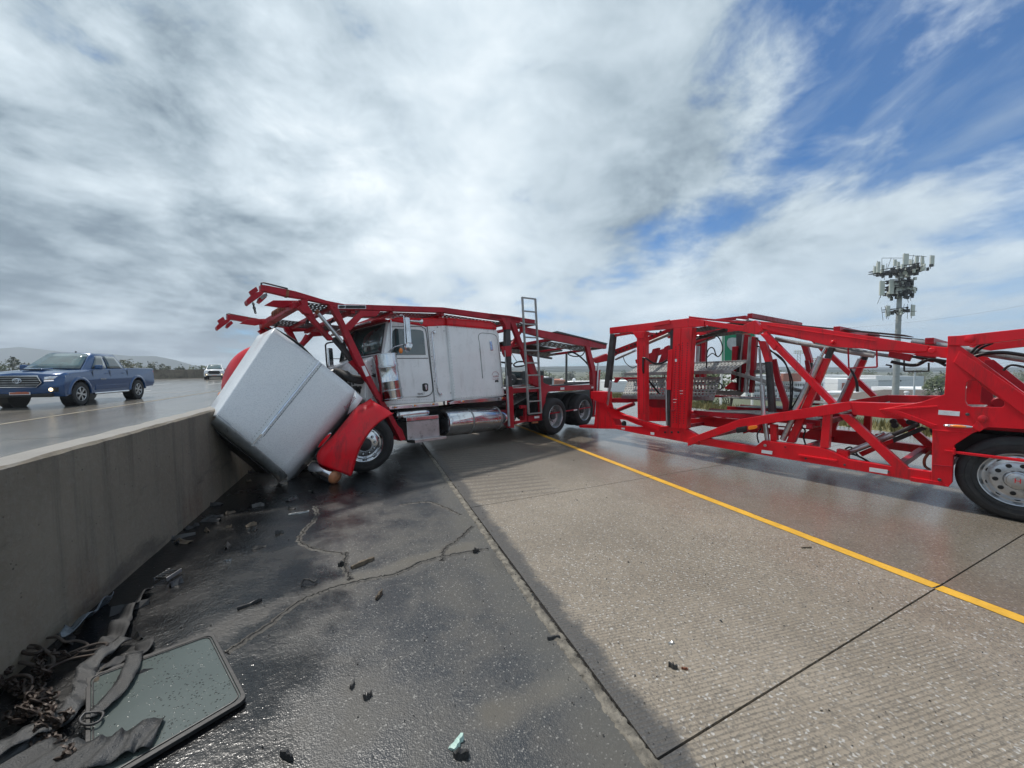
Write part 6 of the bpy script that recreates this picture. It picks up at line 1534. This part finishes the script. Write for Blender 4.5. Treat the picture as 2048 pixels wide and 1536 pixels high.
def platform(y, rx, dd, n=3):
    z = tz(0, y)[1]
    mb = MB(); R_ = rx
    cs = [tpos(R_ * cos(a), R_ * .9 * sin(a), z) for a in (radians(-100), radians(20), radians(140))]
    for i in range(3):
        for dz in (0, .35): mb.bar(cs[i] + UP * dz, cs[(i + 1) % 3] + UP * dz, .12, .10)
        mb.bar(tpos(0, 0, z), (cs[i] + cs[(i + 1) % 3]) / 2, .16, .14); mb.bar(tpos(0, 0, z - .9), (cs[i] + cs[(i + 1) % 3]) / 2, .09, .09); mb.bar(tpos(0, 0, z), cs[i], .12, .12)
    o = obj('platform', mb, 'dark_steel', TW)
    for i in range(n * 4):
        a = random.uniform(0, 2 * pi); r = R_ * random.uniform(.25, .85); mb = MB(); mb.box(tpos(r * cos(a), r * sin(a), z + random.uniform(-.5, .4)), random.uniform(.15, .4), .25, random.uniform(.25, .7), (RT, FW, UP)); obj('radio_box', mb, random.choice(('dark_steel', 'dark_steel', 'antenna')), TW)
platform(420, 3.9, 0, 14); platform(450, 3.2, 0, 6); platform(600, 2.2, 0, 10); platform(700, 2.3, 0, 10); platform(800, 2.0, 0, 12); platform(1070, 2.0, 0, 3)
for y0, y1, x0, x1 in ((240, 240, 430, 800), (200, 215, 830, 1120), (1100, 1085, 520, 970)):
    a, b = tz(x0, y0), tz(x1, y1); mb = MB(); mb.tube([tpos(a[0], -1, a[1]), tpos(b[0], -1, b[1])], .035, 5); obj('hand_rail', mb, 'dark_steel', TW)

# ------------------------------------------------------------------ buildings on the low ground
BD = 150.0
def block(name, x0, x1, yt, dep, deep, m, par, zb=-10, yaw=0, bevel=0):
    a, b = at(x0, yt, dep), at(x1, yt, dep); a2 = V((a.x, a.y, zb)); mb = MB()
    mb.prism([V((a.x, a.y, zb)), V((b.x, b.y, zb)), V((b.x, b.y, a.z)), V((a.x, a.y, a.z))], FW * deep); return obj(name, mb, m, par, bevel=bevel)
def bld(label, x, dep, cat='building', name='building'):
    p = at(x, 760, dep); return root(name, V((p.x, p.y, -10)), label, cat)
B1 = bld('long white office block with two rows of dark windows beyond the trailer', 1560, BD, name='office_building')
block('wall', 1492, 1650, 751.3, BD, 22, 'wallwhite', B1); block('brick_wing', 1567, 1603, 747, BD - 2, 1.5, 'brick', B1, zb=at(1580, 762.5, BD - 2).z); block('roof_tank', 1571, 1577, 744.5, BD, 3, 'wallgrey', B1, zb=at(1571, 747, BD).z)
block('parapet', 1491, 1651, 750.6, BD - .3, .3, 'wallgrey', B1, zb=at(1500, 753, BD).z)
wm = None
for r_, (y0, y1) in enumerate(((767.2, 772.8), (778.8, 784.4), (790, 795))):
    for i in range(45):
        x = 1496 + i * 3.45
        if i % 9 == 8: continue
        a = at(x, y1, BD - .12)
        if wm is None:
            mb = MB(); w = at(x + 2.2, y0, BD - .12) - a; mb.prism([V((0, 0, 0)), RT * (2.1 * BD / FPX), RT * (2.1 * BD / FPX) + UP * w.z, UP * w.z], FW * .08)
            me = obj('window', mb, 'glass', None); wm = me.data; bpy.data.objects.remove(me)
        o = bpy.data.objects.new('window', wm); COL.objects.link(o); o.parent = B1; o.location = a - ORG[B1.name]; ORG[o.name] = a
for y in (765, 775.6, 786.5): block('floor_band', 1491.5, 1650.5, y, BD - .25, .2, 'wallgrey', B1, zb=at(1500, y + 1.1, BD).z)
B2 = bld('large pale grey warehouse behind the cell tower', 1800, 165, name='warehouse')
block('wall', 1753, 1848, 752.5, 165, 40, 'wallgrey', B2); block('roof_edge', 1752, 1784, 751, 164.6, 10, 'wallwhite', B2, zb=at(1760, 760, 165).z); block('vent', 1801, 1803, 760, 164.8, .3, 'dark_steel', B2, zb=at(1800, 763, 165).z)
B3 = bld('low white hall with a brick entrance, left of the grey warehouse', 1710, 155, name='hall')
block('wall', 1676, 1757, 758, 155, 25, 'wallwhite', B3); block('brick_entrance', 1686, 1700, 766, 154.5, .5, 'brick', B3); block('door', 1688.5, 1692.5, 770, 154.2, .3, 'glass', B3, zb=at(1690, 783, 154).z)
block('annex', 1640, 1740, 785, 140, 12, 'wallwhite', B3)
B4 = bld('low building with a brown hipped roof in front of the grey warehouse', 1810, 110, name='hip_roof_building')
a, b, c1, d1 = at(1735, 801, 105), at(1935, 801, 105), at(1880, 780, 112), at(1768, 779, 112)
mb = MB(); bk = FW * 16; mb.add([a, b, c1, d1, a + bk, b + bk], [(0, 1, 2, 3), (4, 3, 2, 5), (0, 3, 4), (1, 5, 2)]); rf = obj('roof', mb, 'roofbrown', B4)
mb = MB(); mb.prism([V((a.x, a.y, -10)) + FW * .8, V((b.x, b.y, -10)) + FW * .8, b + FW * .8, a + FW * .8], FW * 14); obj('wall', mb, 'wallgrey', B4)
p = at(1813, 786, 108.5); mb = MB(); mb.lathe([(.4, -.9), (.4, 0), (.6, .1), (.5, .5), (0, .6)], p, UP, 12); obj('roof_vent', mb, 'wallwhite', rf)
B5 = bld('white gabled shed seen between the truck ladder and the rear wheels', 1096, 120, name='shed')
block('wall', 1081, 1100, 755.5, 120, 20, 'wallwhite', B5); block('wall', 1100, 1108, 756, 121, 20, 'wallgrey', B5); block('roof_edge', 1080.5, 1108, 754.6, 119.8, 2, 'dark_steel', B5, zb=at(1090, 755.6, 120).z)
B6 = bld('low brick building with white roof domes behind the truck bed', 1130, 140, name='brick_building')
block('wall', 1109, 1134, 760.6, 140, 20, 'brick', B6); block('wall', 1134, 1200, 765, 142, 20, 'wallwhite', B6)
for x in (1123.5, 1148): p = at(x, 759.5, 146); mb = MB(); mb.sphere(p, .65, 14, 8); mb.tube([p - UP * 3, p], .3, 8); obj('roof_dome', mb, 'wallwhite', B6, smooth=60)
B7 = bld('long white flat building low in the distance behind the front trailer posts', 1260, 190, name='flat_building'); block('wall', 1215, 1330, 762, 190, 20, 'wallwhite', B7)
B8 = bld('white low building at the right edge behind the rear trailer panel', 1960, 120, name='flat_building'); block('wall', 1862, 2100, 779, 120, 20, 'wallwhite', B8)
# poles, floodlights, wires
def upole(x, yt, dep, label, r=.13, arms=((0, 2.2),), zb=-9, m='dark_steel', name='utility_pole'):
    t = at(x, yt, dep); R = root(name, V((t.x, t.y, zb)), label, 'utility pole'); mb = MB(); mb.tube([V((t.x, t.y, zb)), t], [r * 1.3, r], 10); obj('mast', mb, m, R, smooth=60)
    for dz, w in arms:
        mb = MB(); mb.bar(t + UP * (dz - .6) - RT * w / 2, t + UP * (dz - .6) + RT * w / 2, .12, .12); ar = obj('crossarm', mb, 'bark', R)
        for k in (-.9, -.4, .4, .9): mb = MB(); mb.tube([t + UP * (dz - .55) + RT * w / 2 * k, t + UP * (dz - .3) + RT * w / 2 * k], .05, 6); obj('insulator', mb, 'dark_steel', ar)
    return t
upole(1830, 740.5, 95, 'utility pole with a crossarm in front of the brown roof', .17, ((0, 3.0),), m='wallgrey')
upole(1133, 706, 58, 'tall dark pole rising behind the truck bed', .16, ())
upole(1098.5, 744, 118, 'thin light pole in front of the white shed', .12, ())
upole(1181, 752, 150, 'thin light pole left of the trailer mast', .12, ()); upole(659, 700, 60, 'thin pole seen just left of the far cab mirror', .07, ())
upole(1706, 760, 150, 'short pole in front of the white hall', .12, ((0, 2.2),))
for x, y, n, lb in ((1598, 706, 4, 'lattice floodlight mast above the white office block, the taller one'), (1625, 721, 3, 'shorter floodlight mast right of the taller one')):
    t = at(x, y, 175); R = root('floodlight_mast', V((t.x, t.y, -10)), lb, 'light mast'); mb = MB()
    for dx in (-.7, .7): mb.bar(V((t.x, t.y, -10)) + RT * dx, t + RT * dx, .14, .14)
    for k in range(8): z0 = t.z - k * 1.3; mb.bar(V((t.x, t.y, z0)) - RT * .7, V((t.x, t.y, z0 - 1.3)) + RT * .7, .1, .1)
    obj('lattice', mb, 'steel', R)
    for i in range(n):
        for j in range(2): mb = MB(); mb.lathe([(.2, .3), (.45, 0), (.0, .05)], t + RT * ((i - n / 2 + .5) * 1.1) + UP * (j * .9), -FW, 12); obj('floodlight', mb, 'antenna', R, smooth=50)
    mb = MB(); mb.bar(t - RT * n * .6, t + RT * n * .6, .16, .16); mb.bar(t - RT * n * .6 + UP * .9, t + RT * n * .6 + UP * .9, .16, .16); obj('lamp_rack', mb, 'dark_steel', R)
def wire(x0, y0, x1, y1, dep, sag, lb, r=.02):
    a, b = at(x0, y0, dep), at(x1, y1, dep * 1.05); P = [a.lerp(b, i / 14) - UP * (sag * 4 * (i / 14) * (1 - i / 14)) for i in range(15)]; mb = MB(); mb.tube(P, r, 4); tag(obj('power_line', mb, 'dark_steel'), lb, 'power line', 'power lines strung over the low ground')
wire(1640, 659, 2120, 596, 60, .8, 'faint wire crossing the sky behind the cell tower pole', .012)
for i, (y0, y1) in enumerate(((733, 716), (741, 727), (750, 739), (728, 707))): wire(1040, y0 + 6, 1835, y1 + 20, 95, 1.6, 'thin wire low over the distant buildings', .022)
for i, (y0, y1) in enumerate(((738, 700), (741, 706), (746, 715))): wire(1830, y0 + 3, 2200, y1, 90, .6, 'thin wire running right from the crossarm pole', .02)

# ------------------------------------------------------------------ wreckage on the ground
# the loose framed window panel
def rq(pts, r, n=5):
    out = []
    for i, p in enumerate(pts):
        a, b = V(pts[i - 1]), V(pts[(i + 1) % len(pts)]); p = V(p); u = (a - p).normalized() * r; w = (b - p).normalized() * r
        for k in range(n + 1):
            t = k / n; out.append((p + u) * (1 - t) ** 2 + p * 2 * t * (1 - t) + (p + w) * t * t)
    return out
q4 = [gnd(x, y, .035) for x, y in ((172, 1352), (425, 1262), (496, 1396), (168, 1590))]
q4 = [V((p.x, p.y, .035)) for p in q4]; cen_ = sum(q4, V((0, 0, 0))) / 4
PW = root('window_panel', V((cen_.x, cen_.y, 0)), 'large framed pane lying flat on the oily asphalt beside the chains', 'panel')
outer = rq(q4, .05); inner = [cen_ + (p - cen_) * .935 for p in outer]
mb = MB(); mb.prism(outer, (0, 0, -.022), [inner]); obj('frame', mb, 'black', PW, bevel=.004)
def pane_mat():
    m, t, b = new_mat('wet_greenish_pane'); g = t.n('ShaderNodeTexCoord').outputs['Object']
    c = t.mix(t.noise(g, 3, 5), (.050, .066, .064), (.085, .105, .098)); sp = t.rng(t.vor(g, 60).outputs['Distance'], .30, .14); sp2 = t.rng(t.noise(g, 9), .42, .6)
    s_ = t.m('MULTIPLY', sp, sp2); c = t.mix(t.m('MULTIPLY', s_, .85), c, (.006, .007, .008)); t.inp(b.inputs['Base Color'], c); b.inputs['Roughness'].default_value = .24
    bn = t.n('ShaderNodeBump'); bn.inputs['Strength'].default_value = .6; bn.inputs['Distance'].default_value = .004; t.l(s_, bn.inputs['Height']); t.l(bn.outputs[0], b.inputs['Normal']); return m
M['pane'] = pane_mat()
mb = MB(); mb.prism([p - UP * .006 for p in inner], (0, 0, -.012)); obj('pane', mb, 'pane', PW)
inn2 = [cen_ + (p - cen_) * .91 - UP * .003 for p in outer]; mb = MB(); mb.tube(inn2 + [inn2[0]], .0035, 5); obj('frame_bead', mb, 'dark_steel', PW)
# straps
CRS = (0, 1180, 3.657)
def gz(x, y, z=.02):
    p = gnd(CRS[0] + x / CRS[2], CRS[1] + y / CRS[2], z); return p
def ribbon(name, pts, w, label, cat='strap', m='strap', twist=0, wav=.01, par=None, group=None):
    P = spline([gz(*p) for p in pts], 8); mb = MB(); rows = []; rnd = random.Random(len(pts) + int(w * 1000))
    for i, p in enumerate(P):
        d = (P[min(i + 1, len(P) - 1)] - P[max(0, i - 1)]).normalized(); a = twist * i / len(P); q = V((d.y, -d.x, 0)).normalized() * cos(a) + UP * sin(a); ww = w * rnd.uniform(.93, 1.05)
        rows.append([p + q * (ww * k) + UP * (wav * sin(i * .7 + k * 2)) for k in (-1, -.5, 0, .5, 1)])
    mb.grid(rows); o = obj(name, mb, m, par, solid=.004, smooth=80)
    if par is None: tag(o, label, cat, group)
    return o
S1 = ribbon('tie_down_strap', [(985, 460, .05), (960, 560, .06), (870, 720, .055), (740, 850, .055), (660, 900, .05)], .040, 'dark webbing strap ending in a metal ring on the pane', 'strap', wav=.004)
mb = MB(); P = [gz(620, 900, .055), gz(585, 945, .05), (gz(600, 975, .05)), gz(660, 985, .05), gz(730, 955, .052), gz(748, 895, .055)]; mb.tube(spline(P + [P[0]], 6), .006, 8); obj('strap_ring', mb, 'dark_steel', S1, smooth=60)
ribbon('tie_down_strap', [(920, 345, .04), (800, 420, .05), (660, 540, .05), (620, 640, .04), (600, 740, .03), (520, 860, .03), (400, 970, .04), (180, 1110, .04), (-80, 1260, .04)], .045, 'long wet strap curving from the wall past the left side of the pane', wav=.008, twist=.6)
ribbon('torn_fabric', [(100, 1225, .045), (260, 1235, .05), (440, 1230, .05), (640, 1205, .055), (850, 1135, .055), (1010, 1070, .05), (1160, 1025, .048)], .085, 'torn grey fabric flap draped over the near corner of the pane', 'fabric', 'strap', wav=.012)
ribbon('tie_down_strap', [(-150, 1250, .05), (60, 1120, .06), (250, 1020, .06), (380, 975, .05)], .05, 'broad dull strap lying over the chains at the lower left corner', wav=.006)
ribbon('torn_sheet', [(430, 330, .06), (560, 240, .09), (680, 150, .06), (800, 70, .03)], .07, 'pale torn plastic sheet lying along the foot of the wall', 'plastic sheet', mat('wet_plastic_sheet', (.10, .12, .14), .3, 0, .5), twist=1.2, wav=.02)
ribbon('torn_sheet', [(760, 420, .02), (860, 300, .04), (900, 180, .04), (980, 80, .02), (1080, 0, .02)], .06, 'dark crumpled rubber sheet between the wall and the pane', 'rubber sheet', 'rubber', twist=.8, wav=.02)
ribbon('torn_sheet', [(620, 620, .02), (760, 560, .03), (900, 500, .03), (1040, 440, .02), (1060, 370, .02)], .05, 'black rubber flap at the upper left corner of the pane', 'rubber sheet', 'rubber', twist=.4)
# chains, hooks and rope in a heap
rnd = random.Random(4)
heap = []
for i in range(15):
    x, y = rnd.uniform(-60, 420), rnd.uniform(560, 1080); pts = []
    for k in range(5):
        pts.append(gz(x, y, rnd.uniform(.015, .09))); x += rnd.uniform(-130, 130); y += rnd.uniform(-90, 90); x = min(x, 520); 
    tag(chain('chain', pts, .0062, None, link=.052), 'rusty chain length in the tangled heap by the wall', 'chain', 'rusty chains heaped at the foot of the wall')
for pts, lb in (([(430, 960, .02), (380, 1000, .03), (300, 1060, .02), (240, 1130, .02), (330, 1170, .02)], 'short rusty chain trailing from the heap below the straps'), ([(270, 640, .05), (360, 560, .05), (470, 500, .06), (560, 460, .06)], 'straight dark chain pulled tight above the heap')):
    tag(chain('chain', [gz(*p) for p in pts], .0055, None, link=.052), lb, 'chain')
mb = MB(); P = [(50, 490, .05), (90, 455, .08), (180, 420, .10), (300, 430, .09), (380, 480, .07), (390, 540, .05), (320, 560, .05), (200, 540, .06), (90, 515, .05), (50, 490, .05)]; mb.tube(spline([gz(*p) for p in P], 6), .009, 8)
tag(obj('wire_hoop', mb, 'rope', smooth=60), 'large muddy hoop lying by the wall above the chains', 'hoop')
mb = MB(); P = [gz(230 + 72 * cos(t), 438 + 30 * sin(t), .10) for t in [2 * pi * i / 16 for i in range(17)]]; mb.tube(P, .010, 8); tag(obj('steel_ring', mb, 'chain', smooth=60), 'small round steel ring resting on the muddy hoop', 'ring')
for pts, lb, nm, ct in (([(340, 350, .06), (420, 345, .08), (475, 380, .07), (560, 372, .06), (640, 400, .05), (600, 450, .05), (500, 470, .05), (560, 440, .06), (700, 395, .06), (775, 390, .06), (770, 415, .05), (690, 440, .05), (600, 455, .05)], 'looped muddy rope lying beside the hoop', 'rope', 'rope'),
                        ([(280, 650, .06), (330, 600, .07), (430, 540, .06), (540, 500, .05), (720, 470, .05)], 'long bent steel hook rod across the top of the chain heap', 'hook_rod', 'hook'),
                        ([(60, 660, .08), (110, 630, .10), (190, 625, .10), (235, 650, .08), (230, 690, .06)], 'curved steel hook on top of the chain heap', 'hook', 'hook'),
                        ([(210, 1000, .04), (280, 960, .05), (310, 930, .05), (290, 900, .05), (240, 910, .04)], 'rusty hook at the right edge of the chain heap', 'hook', 'hook')):
    mb = MB(); mb.tube(spline([gz(*p) for p in pts], 6), .008, 7); tag(obj(nm, mb, 'rope' if 'rope' in nm else 'chain', smooth=60), lb, ct)
# ratchet buckle
rb = gnd(335, 1150, .03); RB = root('ratchet_buckle', V((rb.x, rb.y, 0)), 'broken metal ratchet buckle lying near the wall', 'buckle')
dx_, dy_ = V((.9, -.3, 0)).normalized(), V((.3, .9, 0)).normalized()
for k in (-.05, .05): mb = MB(); mb.bar(rb + dx_ * k - dy_ * .07, rb + dx_ * k + dy_ * .08, .006, .03); obj('side_plate', mb, 'alu', RB)
for k in range(5): mb = MB(); mb.bar(rb - dx_ * .05 + dy_ * (.06 - k * .03) + UP * .01, rb + dx_ * .05 + dy_ * (.06 - k * .03) + UP * .01, .009, .014); obj('bar', mb, 'chrome', RB)
# individual shards
def shard(name, x, y, L, w, h, ang, m, label, cat='debris', seed=1, group=None):
    rnd = random.Random(seed); c = gnd(x, y, 0); c.z = .001; a = radians(ang); X = V((cos(a), sin(a), 0)); Y = V((-sin(a), cos(a), 0)); n = 7; rows = []
    for i in range(n):
        t = i / (n - 1) - .5; ww = w * (1 - abs(t) * rnd.uniform(.5, 1.5)) * rnd.uniform(.6, 1.1) + .003; hh = h * rnd.uniform(.5, 1.1) + .002; b = rnd.uniform(-.12, .12) * w
        p = c + X * (t * L) + Y * b; rows.append([p - Y * ww / 2, p - Y * ww * .35 + UP * hh, p + Y * ww * .2 + UP * hh * rnd.uniform(.7, 1.2), p + Y * ww / 2, p + Y * ww * .1])
    mb = MB(); mb.grid(rows, closed=True); mb.add(rows[0], [(0, 1, 2, 3, 4)]); mb.add(rows[-1], [(0, 1, 2, 3, 4)])
    return tag(obj(name, mb, m), label, cat, group)
shard('metal_strip', 598, 1027, .22, .04, .02, 8, 'steel', 'flat grey metal strip on the asphalt in front of the truck', 'metal strip', 2)
shard('wood_splinter', 726, 1128, .22, .055, .03, 30, 'wood', 'dark wood splinter, largest piece on the open asphalt', 'wood', 3)
shard('wood_splinter', 758, 1193, .10, .03, .03, 60, 'wood', 'small twisted splinter below the long asphalt crack', 'wood', 4)
shard('metal_strip', 500, 1210, .16, .02, .02, 30, 'dark_steel', 'narrow dark metal strip upper right of the pane', 'metal strip', 5)
shard('metal_strip', 455, 1122, .06, .012, .012, 5, 'chrome', 'small bright strip on the wet oil sheen', 'metal strip', 6)
shard('rubble_piece', 1107, 1277, .085, .03, .02, -10, 'dark_steel', 'dark bar lying across the crumbling seam', 'rubble', 7)
shard('glass_chunk', 914, 1489, .075, .055, .025, 40, mat('pale_green_glass', (.42, .58, .52), .3, 0, .15), 'pale green chunk of glass on the near asphalt', 'glass', 8)
shard('rubble_piece', 922, 1512, .07, .05, .035, -20, 'stone', 'black lump just below the pale green glass chunk', 'rubble', 9)
shard('rubble_piece', 952, 1104, .07, .045, .04, 20, 'stone', 'black lump beside the seam where the long crack ends', 'rubble', 10)
shard('rubble_piece', 1346, 1335, .05, .03, .025, -50, 'stone', 'dark jagged chip on the ribbed concrete', 'rubble', 11)
shard('rubble_piece', 1369, 1338, .035, .02, .01, -30, 'rust', 'reddish brown chip beside the dark jagged chip', 'rubble', 12)
shard('leaf_scrap', 1342, 1287, .045, .018, .010, -10, 'alu', 'shiny curved scrap on the ribbed concrete', 'scrap', 13)
shard('rubble_piece', 735, 1394, .045, .035, .03, 10, 'stone', 'black lump on the near asphalt right of the pane', 'rubble', 14)
shard('rubble_piece', 705, 1372, .05, .02, .02, 70, 'stone', 'thin black fragment near the right side of the pane', 'rubble', 15)
shard('rubble_piece', 574, 1515, .07, .03, .03, -40, 'rubber', 'bent black rubber scrap at the bottom edge of the picture', 'rubber', 16)
shard('rubble_piece', 682, 1131, .05, .05, .035, 0, 'stone', 'black lump at the left end of the large wood splinter', 'rubble', 17)
shard('wood_splinter', 1613, 1096, .10, .02, .01, -20, 'wood', 'thin dark splinter left of the yellow line', 'wood', 18)
mb = MB(); P = [gnd(603, 1168, .01), gnd(607, 1160, .03), gnd(617, 1159, .035), gnd(628, 1164, .02), gnd(633, 1159, .02)]; mb.tube(spline(P, 5), .008, 6); tag(obj('hose_scrap', mb, 'rubber', smooth=60), 'short arched black hose scrap left of the splinter', 'hose')
rnd = random.Random(9)
for i in range(38):     # scraps in the oily gutter along the wall
    y = 2.2 + 5.6 * rnd.random() ** .9; x = BX + .06 + rnd.random() ** 1.6 * 1.15
    p = V((x, y, 0)); s_ = rnd.uniform(.05, .22); m = rnd.choice(('stone', 'rubber', 'wood', 'dark_steel', 'strap', 'rubber', 'wood'))
    a = rnd.uniform(0, pi); X = V((cos(a), sin(a), 0)); Y = V((-sin(a), cos(a), 0)); rows = []
    for k in range(5):
        t = k / 4 - .5; w_ = s_ * .3 * rnd.uniform(.3, 1); rows.append([p + X * (t * s_) - Y * w_ + UP * .001, p + X * (t * s_) + UP * (.01 + rnd.random() * .035), p + X * (t * s_) + Y * w_ + UP * .001])
    mb = MB(); mb.grid(rows); tag(obj('litter_scrap', mb, m, solid=.004), 'small dark scrap in the oily litter along the foot of the wall', 'litter', 'scraps littering the foot of the wall')
mb = MB()
for k in range(1500):
    if k < 1000: y = .7 + 6.5 * rnd.random() ** 1.5; x = rnd.uniform(-1.9, 3.9)
    else: y = .6 + 7 * rnd.random() ** 1.3; x = 1.15 + rnd.gauss(0, .10)
    r = rnd.uniform(.0025, .007) * (1.8 if rnd.random() < .05 else 1) * (.8 if k >= 1000 else 1)
    c = V((x, y, r * .5)); ps = [c + V((rnd.uniform(-1, 1), rnd.uniform(-1, 1), rnd.uniform(-.5, .8))).normalized() * r * rnd.uniform(.7, 1.3) for _ in range(6)]
    mb.add(ps, [(0, 1, 2), (0, 2, 3), (0, 3, 4), (1, 2, 5), (2, 3, 5), (3, 4, 5), (0, 1, 4), (1, 4, 5)])
tag(obj('loose_gravel', mb, 'stone', fix=False), 'loose dark grit scattered over the shoulder', 'gravel', kind='stuff')
